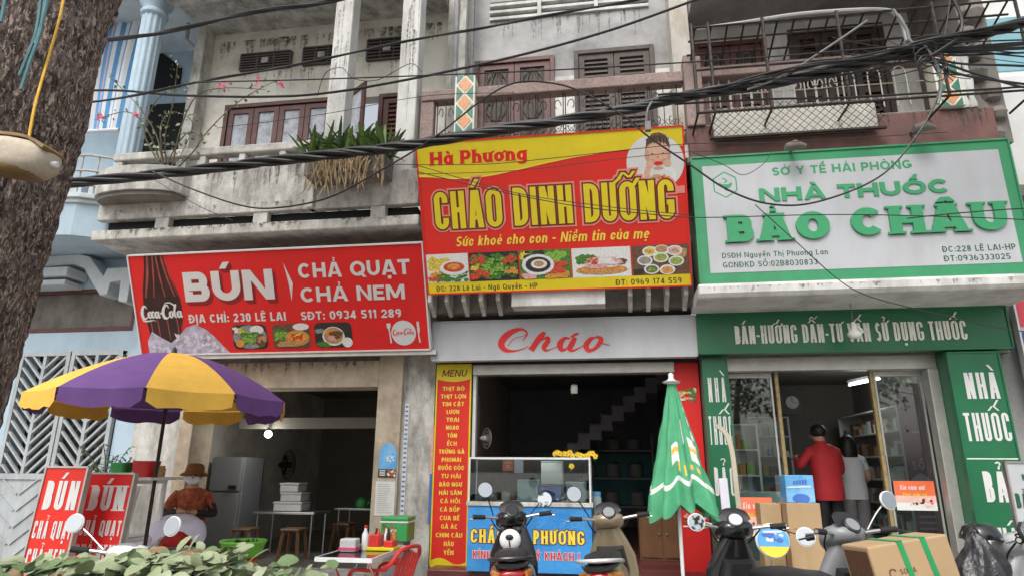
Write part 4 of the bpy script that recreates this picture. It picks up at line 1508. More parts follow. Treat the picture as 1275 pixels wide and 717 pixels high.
def cola_script(sh, mb, u0, u1, v0, v1, d, m=0, fat=1):
    """flowing two-word script with a swash under the first word"""
    W, H = (u1 - u0), (v1 - v0)
    hm = H * sh.h
    def st(pts, k=0):
        ribbon(sh, mb, [(u0 + x * W, v1 - y * H, wd * hm * fat) for x, y, wd in pts], d + k * .0002, m)
    st([(.135, .80, .05), (.11, .97, .10), (.055, .9, .17), (.015, .55, .20), (.035, .22, .20), (.10, .18, .10), (.16, .34, .04)])
    st([(.02, .30, .02), (.005, .12, .05), (.06, .02, .11), (.16, .02, .10), (.27, .06, .05), (.33, .0, .02)], 1)
    def o(x, k): st([(x + .035, .62, .05), (x, .5, .15), (x + .002, .3, .15), (x + .035, .2, .06), (x + .065, .36, .13), (x + .06, .55, .12), (x + .035, .62, .05)], k)
    def a(x, k):
        o(x, k)
        st([(x + .075, .62, .13), (x + .075, .35, .14), (x + .09, .22, .10), (x + .115, .32, .04)], k + 1)
    o(.17, 2)
    st([(.31, .55, .06), (.28, .62, .10), (.252, .45, .15), (.27, .24, .13), (.32, .3, .04)], 3)
    a(.335, 4)
    st([(.455, .48, .14), (.49, .5, .12)], 5)
    st([(.67, .80, .05), (.645, 1.0, .10), (.575, .92, .17), (.525, .55, .20), (.55, .22, .20), (.62, .18, .10), (.68, .34, .04)], 6)
    st([(.56, .86, .03), (.60, 1.12, .05), (.72, 1.15, .08), (.83, .95, .10), (.86, 1.0, .04)], 7)
    o(.69, 8)
    st([(.775, .3, .04), (.83, .75, .05), (.85, 1.0, .10), (.825, .95, .13), (.80, .5, .14), (.815, .25, .12), (.85, .25, .04)], 9)
    a(.875, 10)

mb = MB()
cola_script(sh, mb, .022, .172, .50, .655, .0062, 0, 1.0)
mb.build('script_lettering', 'letter_white', T)
photo(sh, T, .338, .458, .715, .96, FD, [(.5, .5, .5, .48, FGR, 1, 0), (.3, .3, .14, .17, FL, 1, 0), (.25, .25, .08, .08, FY, 6, .1), (.72, .22, .2, .18, FW_, 1, 0), (.5, .55, .1, .1, FG, 26, .25), (.5, .6, .06, .06, FL, 18, .22), (.2, .75, .12, .16, FO, 1, 0), (.82, .65, .15, .28, FB, 1, 0), (.85, .6, .05, .08, FT, 8, .12), (.1, .2, .06, .07, FW_, 4, .1)], round_=True)
photo(sh, T, .478, .606, .715, .96, FB, [(.2, .45, .12, .13, FG, 22, .2), (.2, .5, .06, .06, FL, 14, .2), (.78, .14, .22, .14, FW_, 1, 0), (.66, .58, .33, .32, FT, 1, 0), (.66, .56, .28, .26, FO, 1, 0), (.66, .55, .07, .07, FY, 12, .17), (.66, .55, .06, .06, FR, 10, .17), (.4, .9, .3, .1, FT, 2, .2)], round_=True)
photo(sh, T, .622, .748, .715, .96, FD, [(.5, .55, .30, .38, FW_, 1, 0), (.5, .53, .26, .33, FT, 1, 0), (.42, .4, .08, .09, FO, 8, .1), (.58, .5, .08, .09, FB, 14, .14), (.45, .62, .06, .07, FP, 8, .1), (.88, .8, .14, .2, FW_, 1, 0), (.15, .88, .15, .08, FG, 6, .15), (.1, .3, .1, .1, FGR, 4, .1)], round_=True)
mb = MB()
sh.disc(mb, .918, .835, .165, .165, .004, 0, 32)
ribbon(sh, mb, [(.871, .74, .05), (.871, .78, .05), (.872, .80, .02), (.875, .93, .022)], .004, 0)
ribbon(sh, mb, [(.966, .73, .03), (.967, .82, .032), (.966, .84, .018), (.969, .93, .022)], .004, 0)
mb.build('plate_emblem', 'letter_white', T)
mb = MB()
cola_script(sh, mb, .883, .953, .80, .86, .0048, 0, .8)
mb.build('script_lettering', 'sign_red', T)
mb = MB().beam((-6.2, 8.05, 3.02), (-2.2, 8.05, 3.02), .06, .06)
mb.build('support_rail', 'alu', T)

# --- yellow and red porridge sign
T, sh = sign_frame('shop_sign', 'tilted yellow and red porridge banner with five food photos and a child', 'sign', (-2.27, 6.95, 5.44), (.965, 6.95, 5.44), (-2.21, 7.6, 3.68), 'sign_red_bright', .03, 'sign_red_bright')
mb = MB()
wave = [(0, .205), (.06, .215), (.14, .235), (.22, .238), (.3, .225), (.4, .2), (.5, .172), (.6, .148), (.7, .133), (.8, .125), (.9, .122), (1, .122)]
sh.strip(mb, [(u, 0) for u, v in wave], wave, .003, 0)
wv2 = [(u, v + .014 * (1 - u)) for u, v in wave]
sh.strip(mb, wave, wv2, .0028, 1)
mb.build('yellow_band', ['sign_yellow', 'gold_ink'], T)
mb = MB()
sh.poly(mb, [(0, .925), (1, .925), (1, 1), (0, 1)], .003, 0)
mb.build('yellow_band', 'sign_yellow', T)
mb = MB()
text(sh, mb, 'Hà Phương', .05, .425, .062, .15, .3, .2, .004, 0, 0, .07, .05, gap=.1)
mb.build('lettering', 'sign_red', T)
mb = MB()
S_ = 'CHÁO DINH DƯỠNG'
for e, dd, m in ((.085, .004, 2), (.04, .0065, 1), (0, .009, 0)):
    text(sh, mb, S_, .053, .955, .325, .572, .19, .13, dd, m, e, gap=.085)
mb.build('lettering', ['sign_yellow', 'maroon_ink', 'pink_ink'], T)
mb = MB()
text(sh, mb, 'Sức khoẻ cho con - Niềm tin của mẹ', .125, .855, .625, .69, .18, .14, .004, 0, 0, 0, .22, gap=.13)
mb.build('lettering', 'gold_ink', T)
mb = MB()
text(sh, mb, 'ĐC: 228 Lê Lai - Ngô Quyền - HP', .035, .43, .948, .983, .17, .15, .004, gap=.18)
text(sh, mb, 'ĐT: 0969 174 559', .725, .965, .945, .982, .17, .15, .004, gap=.18)
mb.build('lettering', 'letter_black', T)
photo(sh, T, 0, .168, .735, .925, FW_, [(.3, .35, .17, .17, FY, 5, .2), (.15, .3, .12, .15, FY, 3, .1), (.2, .75, .13, .1, FO, 6, .2), (.6, .85, .08, .08, FG, 24, .35), (.15, .9, .06, .05, FR, 6, .12), (.66, .5, .34, .26, FW_, 1, 0), (.66, .47, .25, .18, FR, 1, 0), (.66, .45, .15, .11, FO, 1, 0)])
photo(sh, T, .173, .363, .735, .925, FD, [(.5, .5, .09, .1, FG, 60, .5), (.45, .5, .05, .06, FL, 40, .35), (.2, .75, .08, .1, FR, 10, .2), (.15, .25, .06, .08, FR, 6, .15), (.85, .3, .07, .09, FR, 6, .14), (.85, .7, .07, .08, FO, 5, .14), (.1, .5, .06, .07, FY, 4, .1)])
photo(sh, T, .368, .562, .735, .925, FG, [(.7, .2, .1, .12, FL, 14, .25), (.1, .2, .12, .2, FY, 3, .08), (.3, .15, .1, .1, FD, 10, .2), (.75, .78, .13, .09, FO, 10, .22), (.8, .6, .1, .1, FR, 8, .2), (.1, .9, .2, .1, FP, 3, .1), (.36, .5, .32, .36, FW_, 1, 0), (.36, .5, .25, .27, FD, 1, 0), (.38, .48, .16, .16, FW_, 1, 0), (.38, .47, .1, .1, FT, 1, 0)])
photo(sh, T, .567, .785, .735, .925, FW_, [(.5, .78, .45, .16, FT, 1, 0), (.5, .72, .43, .1, FO, 1, 0), (.25, .38, .08, .09, FG, 16, .16), (.85, .5, .07, .1, FB, 5, .08), (.55, .5, .22, .07, FP, 16, .2), (.55, .52, .2, .04, FW_, 7, .18), (.35, .45, .05, .06, FR, 4, .1)])
cups = []
for x, y, mt in ((.32, .2, FY), (.52, .14, FT), (.74, .2, FP), (.22, .5, FGR), (.5, .42, FL), (.76, .55, FL), (.33, .8, FG), (.6, .85, FO)):
    cups += [(x, y, .135, .17, FW_, 1, 0), (x, y, .105, .125, mt, 1, 0), (x, y, .04, .05, FT, 3, .05)]
photo(sh, T, .79, 1.0, .735, .925, FB, [(.9, .3, .12, .2, FT, 4, .1), (.1, .9, .1, .1, FD, 4, .1)] + cups)
mb = MB()   # child picture: white round backing, bib, head, hair, arms
C_ = (.895, .215)
sh.disc(mb, C_[0], C_[1], .335, .33, .0036, 0, 40)
sh.disc(mb, .905, .30, .20, .17, .0040, 2, 24)
sh.disc(mb, .905, .32, .17, .13, .0042, 0, 24)
for i in range(14):
    sh.disc(mb, .905 + rnd.uniform(-.04, .04), .33 + rnd.uniform(-.03, .04), .022, .018, .0044 + .0001 * i, rnd.choice((3, 4, 6)), 7, 0, .3)
sh.disc(mb, .905, .155, .145, .155, .0062, 1, 28)
sh.poly(mb, [(.862, .14), (.868, .07), (.89, .035), (.915, .03), (.938, .05), (.95, .10), (.950, .135), (.935, .10), (.90, .085), (.875, .10)], .0066, 5)
for i_, (u, v, a, b) in enumerate(((.868, .17, .03, .07), (.944, .17, .025, .07), (.905, .085, .09, .025), (.885, .205, .035, .025), (.927, .205, .035, .025), (.905, .252, .06, .02), (.897, .30, .05, .02))):
    sh.disc(mb, u, v, a, b, .00635 + i_ * .00002, 8, 14)
for i_ in range(16):
    u = .868 + .08 * i_ / 15
    ribbon(sh, mb, [(u, .05 + .9 * (u - .908) ** 2 * 12, .012), (u + rnd.uniform(-.006, .006), .10 + rnd.uniform(-.01, .012), .006)], .00675 + i_ * .00001, 9)
for u in (.886, .925):
    sh.disc(mb, u, .162, .013, .010, .0068, 5, 10)
sh.disc(mb, .906, .183, .012, .010, .0068, 3, 8)
sh.disc(mb, .906, .222, .055, .022, .0070, 3, 14)
sh.disc(mb, .876, .225, .045, .04, .0074, 1, 12)
sh.disc(mb, .938, .225, .045, .04, .0074, 1, 12)
sh.disc(mb, .905, .222, .04, .024, .0076, 3, 10)
ribbon(sh, mb, [(.872, .235, .06), (.862, .29, .07), (.875, .35, .08)], .0060, 1)
sh.poly(mb, [(.80, .37), (.995, .37), (.995, .415), (.82, .425)], .0038, 7)
mb.build('child_picture', ['letter_white', 'photo_skin', 'fabric_white', 'sign_red', 'photo_orange', 'photo_brown', 'photo_lime', 'pink_ink', M('skin_print', (.56, .31, .22), .5, .1, 20), 'photo_dark'], T)

# --- green and white pharmacy sign box
T, sh = sign_frame('shop_sign', 'large white pharmacy sign box with green border standing on the white canopy', 'sign', (1.1, 7.4, 5.24), (4.63, 7.4, 5.24), (1.1, 7.4, 3.64), 'sign_green', .1, 'sign_green')
bx, bz = .12 / 3.53, .12 / 1.6
mb = MB()
sh.poly(mb, [(bx, bz), (1 - bx, bz), (1 - bx, 1 - bz), (bx, 1 - bz)], .004)
mb.build('white_face', 'white_sign', T)
mb = MB()
text(sh, mb, 'SỞ Y TẾ HẢI PHÒNG', .262, .70, .118, .185, .23, .2, .006, gap=.13)
text(sh, mb, 'NHÀ THUỐC', .212, .80, .285, .39, .32, .26, .006, gap=.14, extrude=.012)
mb.build('lettering', 'letter_green', T)
mb = MB()
text(sh, mb, 'BẢO', .098, .42, .49, .70, .38, .26, .008, 0, 0, .10, gap=.17, extrude=.03)
text(sh, mb, 'CHÂU', .485, .945, .48, .69, .36, .26, .008, 0, 0, .10, gap=.17, extrude=.03)
mb.build('raised_lettering', 'letter_green', T)
mb = MB()
text(sh, mb, 'DSĐH Nguyễn Thị Phương Lan', .075, .405, .775, .815, .17, .15, .005, gap=.16)
text(sh, mb, 'GCNĐKD SỐ:02B8030833', .075, .37, .845, .888, .17, .15, .005, gap=.16)
text(sh, mb, 'ĐC:228 LÊ LAI-HP', .745, .955, .79, .833, .18, .16, .005, gap=.16)
text(sh, mb, 'ĐT:0936333025', .745, .935, .858, .90, .18, .16, .005, gap=.16)
mb.build('lettering', 'letter_darkgreen', T)
mb = MB()
hc = []
for i in range(7):
    a = math.pi / 2 + i * math.pi / 3
    hc.append((.105 * sh.w + .15 * math.cos(a), .235 * sh.h + .165 * math.sin(a)))
for i in range(6):
    ribbon(sh, mb, [(*hc[i], .014), (*hc[i + 1], .014)], .005 + .0003 * i, 0, False, 2)
ox, oy = .105 * sh.w, .235 * sh.h
ribbon(sh, mb, [(ox - .07, oy - .02, .012), (ox - .02, oy + .02, .05), (ox + .04, oy + .02, .05), (ox + .08, oy - .02, .012)], .0052, 0, False)
ribbon(sh, mb, [(ox, oy + .03, .03), (ox, oy + .07, .015), (ox + .03, oy + .08, .01)], .0056, 0, False)
ribbon(sh, mb, [(ox - .03, oy - .09, .012), (ox + .02, oy - .05, .016), (ox - .01, oy - .02, .012)], .0058, 0, False)
mb.build('hexagon_emblem', 'letter_green', T)

# --- green fascia under the canopy
T, sh = sign_frame('fascia_sign', 'dark green fascia board with one line of pale capitals across the pharmacy front', 'sign', (1.12, 8.06, 3.43), (4.62, 8.06, 3.43), (1.12, 8.06, 2.94), 'deep_green', .12, 'deep_green')
mb = MB()
text(sh, mb, 'BÁN-HƯỚNG DẪN-TƯ VẤN SỬ DỤNG THUỐC', .125, .868, .32, .78, .125, .10, .006, gap=.085, extrude=.008)
mb.build('lettering', 'letter_cream', T)

# --- white porridge fascia
T, sh = sign_frame('fascia_sign', 'long white fascia board with one word in red script above the glass counter', 'sign', (-2.27, 8.1, 3.43), (1.1, 8.1, 3.43), (-2.27, 8.1, 2.92), 'white_sign', .12, 'white_sign')
mb = MB()
def sw(pts, k):
    ribbon(sh, mb, [((x - 65) / 1165, (y - v0_(x)) / 185, wd * 3.37 / 1165) for x, y, wd in pts], .005 + k * .0004, 0)
v0_ = lambda x: 100 - (x - 65) * .022
sw([(478, 190, 3), (498, 158, 8), (480, 136, 10), (440, 142, 22), (400, 170, 30), (382, 205, 30), (400, 233, 20), (440, 238, 8), (480, 228, 4), (505, 215, 3)], 0)
sw([(412, 214, 3), (440, 180, 3), (485, 166, 3), (498, 158, 4)], 1)
sw([(505, 228, 3), (545, 180, 4), (578, 150, 12), (560, 170, 26), (535, 205, 26), (518, 236, 24)], 2)
sw([(532, 222, 4), (556, 192, 6), (588, 175, 14), (592, 190, 22), (575, 218, 22), (580, 234, 12), (605, 230, 4), (640, 212, 3)], 3)
sw([(690, 180, 6), (668, 178, 14), (646, 202, 26), (650, 230, 20), (672, 228, 8), (695, 200, 5)], 4)
sw([(712, 174, 18), (700, 200, 24), (688, 226, 22), (702, 236, 10), (730, 222, 4), (750, 210, 3)], 5)
sw([(692, 172, 6), (715, 160, 12), (728, 156, 8)], 6)
sw([(800, 176, 6), (780, 182, 18), (760, 210, 24), (768, 234, 18), (795, 228, 14), (818, 202, 20), (826, 180, 18), (805, 172, 8), (800, 176, 4)], 7)
sw([(812, 178, 3), (830, 200, 4), (862, 210, 3)], 8)
mb.build('script_lettering', 'sign_red', T)

# --- menu banner at the shop jamb
T, sh = sign_frame('menu_banner', 'tall narrow red menu banner with yellow dishes list beside the glass counter', 'banner', (-2.26, 8.36, 2.9), (-1.80, 8.36, 2.9), (-2.26, 8.36, .4), 'sign_red_bright', .02, 'sign_yellow')
mb = MB()
top = [(k / 10, .075 + .015 * math.sin(k / 10 * 3.14)) for k in range(11)]
sh.strip(mb, [(u, 0) for u, v in top], top, .003, 0)
mb.build('yellow_band', 'sign_yellow', T)
mb = MB()
bot = [(k / 10, .975 - .015 * math.sin(k / 10 * 6.28)) for k in range(11)]
sh.strip(mb, bot, [(u, 1) for u, v in bot], .003, 0)
mb.build('yellow_band', 'sign_yellow', T)
mb = MB()
text(sh, mb, 'MENU', .14, .86, .026, .062, .18, .16, .004, gap=.14, shear=.2)
mb.build('lettering', 'maroon_ink', T)
mb = MB()
dishes = ['THỊT BÒ', 'THỊT LỢN', 'TIM CẬT', 'LƯƠN', 'TRAI', 'NGAO', 'TÔM', 'ẾCH', 'TRỨNG GÀ', 'PHOMAI', 'RUỐC CÓC', 'TU HÀI', 'BÀO NGƯ', 'HẢI SÂM', 'CÁ HỒI', 'CÁ BỐP', 'CUA BỂ', 'GÀ ÁC', 'CHIM CÂU', 'HÀU', 'YẾN']
for i, s_ in enumerate(dishes):
    v = .115 + i * .0405
    hw = .046 * len(s_)
    text(sh, mb, s_, .5 - hw, .5 + hw, v, v + .021, .23, .18, .004, gap=.14)
mb.build('lettering', 'gold_ink', T)

# --- stacked letters on the two pharmacy pillars
T, sh = sign_frame('pillar_sign', 'wide green pillar board with stacked white letters, right of the pharmacy doorway', 'sign', (3.915, 8.08, 2.90), (4.46, 8.08, 2.90), (3.915, 8.08, .3), 'deep_green', .05, 'deep_green')
mb = MB()
text(sh, mb, 'NHÀ', .25, .88, .09, .205, .15, .11, .005, gap=.1)
text(sh, mb, 'THUỐC', .10, .95, .265, .385, .135, .10, .005, gap=.08)
text(sh, mb, 'BẢO', .26, .94, .51, .635, .15, .11, .005, gap=.1)
text(sh, mb, 'CHÂU', .14, .94, .735, .855, .17, .11, .005, gap=.1)
mb.build('lettering', 'letter_white', T)
mb = MB()
sh.poly(mb, [(0, .456), (1, .456), (1, .461), (0, .461)], .004)
mb.build('joint_line', 'letter_cream', T)
T, sh = sign_frame('pillar_sign', 'narrow green pillar board half hidden by the folded green parasol', 'sign', (1.17, 8.22, 2.90), (1.46, 8.22, 2.90), (1.17, 8.22, .3), 'deep_green', .05, 'deep_green')
mb = MB()
text(sh, mb, 'NHÀ', .16, .86, .09, .205, .13, .1, .005, gap=.12)
text(sh, mb, 'THUỐC', .08, .98, .27, .40, .15, .1, .005, gap=.07)
text(sh, mb, 'BẢO', .14, .96, .50, .625, .13, .1, .005, gap=.12)
text(sh, mb, 'CHÂU', .08, .96, .735, .855, .17, .1, .005, gap=.1)
mb.build('lettering', 'letter_white', T)

# --- red jamb board with floral stickers
T, sh = sign_frame('jamb_board', 'red board with two floral bouquets behind the folded green parasol', 'board', (.83, 8.42, 2.88), (1.13, 8.42, 2.88), (.83, 8.42, .3), 'sign_red', .03, 'sign_red')
k = 0
for cv, n_ in ((.16, 34), (.74, 34)):
    mb = MB()
    for i in range(n_):
        k += 1
        sh.disc(mb, .5 + rnd.uniform(-.32, .32), cv + rnd.uniform(-.028, .028), rnd.uniform(.015, .04), rnd.uniform(.012, .03), .003 + .0002 * k, rnd.choice((0, 1, 2, 3, 0)), 8, 0, .25)
    mb.build('floral_sticker', ['photo_green', 'photo_pink', 'photo_white', 'photo_yellow'], T)

# --- salon sign at the right edge
T, sh = sign_frame('salon_sign', 'red and white salon sign with dark portrait at the right edge beside the pharmacy', 'sign', (4.80, 8.2, 3.62), (5.9, 8.2, 3.62), (4.80, 8.2, 2.1), 'white_sign', .08, 'white_paint')
mb = MB()
sh.poly(mb, [(.02, .02), (.98, .02), (.98, .27), (.02, .27)], .003, 0)
sh.poly(mb, [(.02, .31), (.98, .31), (.98, .42), (.02, .42)], .003, 1)
sh.poly(mb, [(.05, .46), (.98, .46), (.98, .97), (.05, .97)], .003, 0)
sh.poly(mb, [(.12, .5), (.95, .5), (.95, .97), (.12, .97)], .0035, 2)
for i in range(3):
    r0 = .1 - i * .03
    pts = [(.2 * sh.w + r0 * math.cos(t * .45), .15 * sh.h + r0 * .8 * math.sin(t * .45), .012) for t in range(14)]
    ribbon(sh, mb, pts, .004 + i * .0004, 3, False, 2)
text(sh, mb, 'SALON', .07, .5, .335, .4, .2, .18, .004, 3, gap=.15)
mb.build('printed_face', ['salon_red', 'salon_blue', 'photo_dark', 'letter_white'], T)

# --- white standing sign by the right pillar
T, sh = sign_frame('standing_sign', 'white free-standing pharmacy sign in front of the right green pillar', 'sign', (3.84, 7.2, 1.66), (4.34, 7.2, 1.66), (3.84, 7.2, .8), 'white_sign', .03, 'steel')
mb = MB()
text(sh, mb, 'NHÀ THUỐC', .25, .85, .13, .2, .18, .14, .004, gap=.12)
text(sh, mb, 'BẢO CHÂU', .06, .96, .34, .50, .17, .13, .004, gap=.1)
text(sh, mb, 'ĐC: 228 LÊ LAI', .12, .8, .63, .68, .14, .12, .004, gap=.14)
mb.build('lettering', 'letter_darkgreen', T)
MB().box(4.07, 4.11, 7.22, 7.26, .14, .8).box(3.9, 4.28, 7.1, 7.38, .12, .14).build('post', 'steel', T)

# --- leaning red noodle boards
def lean_board(label, x0, x1, y, z0, z1, s1, red, xs=0):
    tl, tr, bl = (x0 + xs, y + .07, z1), (x1 + xs, y + .07, z1), (x0, y, z0)
    T, sh = sign_frame('noodle_board', label, 'sign', tl, tr, bl, red, .04, 'alu', 'leaning noodle boards')
    mb = MB()
    k = sh.h
    text(sh, mb, 'BÚN', .13, .9, .13, .40, .26, .2, .004, gap=.14, serif=s1)
    text(sh, mb, 'CHẢ QUẠT', .06, .94, .50, .66, .2, .16, .004, gap=.12)
    text(sh, mb, 'CHẢ NEM', .06, .9, .75, .92, .2, .16, .004, gap=.12)
    mb.build('lettering', 'letter_white', T)
lean_board('tall bright red noodle board with bold plain capitals, leaning beside the gate', -5.50, -5.04, 5.76, .56, 1.55, 0, 'sign_red_bright')
lean_board('darker red noodle board with slab capitals, leaning against the white food stand', -5.27, -4.76, 6.06, .60, 1.49, .07, 'sign_red')

# ================================================================ STREET OBJECTS
def ray_(px, py):
    return fwd + rgt * ((px - 637.5) / 800.0) - upv * ((py - 358.5) / 800.0)
def spotx(px, py, X):
    d = ray_(px, py)
    return V((0, 0, CAM_H)) + d * (X / d.x)
def spotz(px, py, Z):
    d = ray_(px, py)
    return V((0, 0, CAM_H)) + d * ((Z - CAM_H) / d.z)
from mathutils import noise as mn

# ---------------------------------------------------------------- tree trunk
T = thing('street_tree', 'thick rough-barked street tree trunk filling the left edge with a plastic jug tied to it', 'tree', (-4.79, 3.6, 0))
mb = MB()
NS, NR = 110, 170
vs, fs = [], []
for i in range(NR + 1):
    z = -.05 + 7.0 * i / NR
    t = z / 7
    cx = -4.29 - .125 * max(0, 4 - z) + .015 * math.sin(z * 1.3)
    cy = 3.6 - .01 * z
    r = .50 + .05 * math.exp(-z * 2.2) + (.10 * max(0, z - 4.9))
    for j in range(NS):
        a = 2 * math.pi * j / NS
        p = V((math.cos(a) * 1.5, math.sin(a) * 1.5, z * .55))
        big = mn.noise(p * 1.1) * .05
        rid = 1 - abs(mn.noise(V((math.cos(a) * 7, math.sin(a) * 7, z * 2.6))))
        fine = mn.noise(V((math.cos(a) * 20, math.sin(a) * 20, z * 14))) * .012
        rr = r + big + (rid ** 3) * .035 + fine
        vs.append((cx + rr * math.cos(a), cy + rr * math.sin(a), z))
for i in range(NR):
    for j in range(NS):
        fs.append((i * NS + j, i * NS + (j + 1) % NS, (i + 1) * NS + (j + 1) % NS, (i + 1) * NS + j))
fs.append(tuple(range(NR * NS, (NR + 1) * NS)))
mb.add(vs, fs)
mb.build('trunk', 'bark', T, smooth=60)
limbs = [[(x - .3, y, z) for x, y, z in l_] for l_ in [[(-3.95, 3.45, 6.7), (-3.3, 3.6, 7.8), (-2.4, 3.9, 9.0), (-1.8, 4.0, 9.8)], [(-4.0, 3.45, 6.7), (-4.6, 2.8, 8.0), (-5.2, 2.2, 9.4)], [(-4.0, 3.5, 6.7), (-4.4, 4.2, 8.0), (-4.9, 4.8, 9.3)], [(-3.9, 3.4, 6.7), (-3.5, 2.4, 8.0), (-3.2, 1.2, 9.2)]]]
mb = MB()
for l in limbs:
    q = spline(l, 5)
    mb.tube(q, [.3 - .25 * i / (len(q) - 1) for i in range(len(q))], 10)
mb.build('limb', 'bark', T, smooth=True)
mb = MB()
rr = random.Random(11)
for l in limbs:
    for _ in range(14):
        c = V(l[-1]) + V((rr.gauss(0, 1.0), rr.gauss(0, 1.0), rr.gauss(.3, .7)))
        for _ in range(28):
            p = c + V((rr.gauss(0, .35), rr.gauss(0, .35), rr.gauss(0, .25)))
            mb.leaf(p, (rr.gauss(0, 1), rr.gauss(0, 1), rr.gauss(-.3, .5)), (rr.gauss(0, .4), rr.gauss(0, .4), 1), rr.uniform(.12, .2), rr.uniform(.06, .1), rr.choice((0, 0, 1)))
mb.build('crown', ['leaf_mid', 'leaf_dark'], T)

# rope, jug and teal cords tied round the trunk
T = thing('plastic_jug', 'cut cream plastic jug hanging on its side from a yellow rope against the trunk', 'jug', (-3.5, 3.0, 3.2))
mb = MB()
J0, J1 = spot(-25, 192, 3.10), spot(66, 203, 3.12)
ax = (J1 - J0)
L_ = ax.length
ax.normalize()
bx_ = V((0, -1, 0))
up_ = bx_.cross(ax) if bx_.cross(ax).z > 0 else ax.cross(bx_)
secs = []
for t, h, wd, p in ((0, .085, .09, 3), (.04, .105, .12, 3.4), (.5, .112, .13, 3.6), (.8, .105, .125, 3.2), (.92, .085, .10, 2.6), (1, .05, .06, 2.2)):
    secs.append((J0 + ax * L_ * t, bx_ * wd, up_ * h, p))
mb.loft(secs, 28)
jug = mb.build('jug_body', 'jug_cream', T, smooth=60)
mb = MB()
e = []
for k in range(9):
    t = k / 8
    e.append(J0 + ax * L_ * (.02 + .98 * t) + up_ * (.112 - .075 * max(0, t - .6) ** 2 * 5) - bx_ * 0 + V((0, -.02, .006)))
for a, b in zip(e, e[1:]):
    mb.beam(a, b, .16, .018, up_)
mb.build('amber_rim', 'jug_amber', T, smooth=True)
mb = MB()
secs = []
for t, h, wd in ((.18, .02, .05), (.24, .045, .085), (.6, .05, .095), (.78, .042, .08), (.88, .02, .04)):
    secs.append((J0 + ax * L_ * t - up_ * .07, bx_ * (wd + .022), up_ * h, 3))
mb.loft(secs, 20)
mb.build('stained_base', 'jug_amber', T, smooth=60)
MB().lathe([(.02, 0), (.02, .03), (.014, .035)], 14, J1 - up_ * .01, ax).build('cap', 'white_paint', T, smooth=40)
solo('yellow_rope', MB().tube(spline([spot(84, -30, 3.30), spot(75, 20, 3.26), spot(58, 80, 3.2), spot(44, 130, 3.1), spot(36, 172, 3.04)]), .0085, 7), 'rope_yellow', 'yellow rope running down the trunk to the jug', 'rope', spot(36, 172, 3.04), smooth=True)
mb = MB()
for q in ([(52, -10), (45, 40), (30, 80), (24, 95)], [(58, -10), (50, 40), (38, 75), (26, 112)], [(62, -12), (52, 30), (44, 55)], [(8, -10), (4, 12), (1, 28)]):
    mb.tube(spline([spot(x, y, 3.12 if x > 20 else 3.0) for x, y in q]), .011, 6)
solo('teal_cord', mb, 'rope_teal', 'frayed teal cords draped on the trunk, left of the yellow rope', 'cord', spot(30, 60, 3.12), smooth=True)

# ---------------------------------------------------------------- broad-leaved plants in front
def leafy(name, label, pts, n, size, mats, seed, up=.5):
    rr = random.Random(seed)
    base = V(pts[0])
    base.z = 0
    T = thing(name, label, 'plant', tuple(base), group='broad-leaved plants along the kerb')
    mb, st = MB(), MB()
    for _ in range(n):
        c = V(pts[rr.randrange(len(pts))])
        p = c + V((rr.gauss(0, .09), rr.gauss(0, .10), -abs(rr.gauss(0, .05)) - (rr.random() < .35) * rr.uniform(0, .35)))
        d = V((rr.gauss(0, 1), rr.gauss(-.4, .8), rr.gauss(up * .3, .35)))
        mb.leaf(p, d, (rr.gauss(0, .45), rr.gauss(-.55, .3), 1), size * rr.uniform(.45, 1.25), size * rr.uniform(.4, .8), rr.choices((0, 1, 2), mats)[0], .1, True)
    for c in pts:
        c = V(c)
        st.tube(spline([(c.x * .7 + base.x * .3, c.y, .1), (c.x * .85 + base.x * .15 + rr.gauss(0, .03), c.y + rr.gauss(0, .03), .55), c - V((0, 0, .06))]), [.012] * 12 + [.004], 6)
    mb.build('leaves', ['leaf_pale', 'leaf_mid', 'leaf_brown'], T)
    st.build('stems', 'stem_brown', T, smooth=True)
    return T
leafy('shrub', 'low flat-leaved shrub at the bottom left corner below the red noodle boards', [spot(x, y, Y) for x, y, Y in ((-30, 700, 3.2), (5, 698, 3.3), (30, 695, 3.5), (60, 698, 3.3), (85, 690, 3.5), (110, 700, 3.3), (140, 702, 3.4), (45, 715, 3.1), (100, 722, 3.1), (0, 722, 3.1), (-60, 705, 3.3))], 330, .115, (4, 3, .4), 5, .0)
leafy('shrub', 'tall pale round-leaved shrub in front of the white scooter', [spot(x, y, Y) for x, y, Y in ((185, 690, 3.3), (205, 686, 3.4), (225, 690, 3.3), (245, 683, 3.4), (262, 682, 3.3), (278, 690, 3.4), (215, 705, 3.2), (250, 708, 3.2), (285, 710, 3.3), (180, 715, 3.2), (135, 692, 3.4), (160, 705, 3.3))], 380, .115, (7, 2, .3), 8)
leafy('shrub', 'small pale leaf sprigs at the bottom edge below the lime basin', [spot(x, y, Y) for x, y, Y in ((312, 712, 3.4), (328, 706, 3.4), (345, 703, 3.45), (362, 706, 3.4), (378, 705, 3.4), (395, 718, 3.4), (340, 722, 3.3), (370, 724, 3.3))], 120, .10, (6, 2, 0), 12)

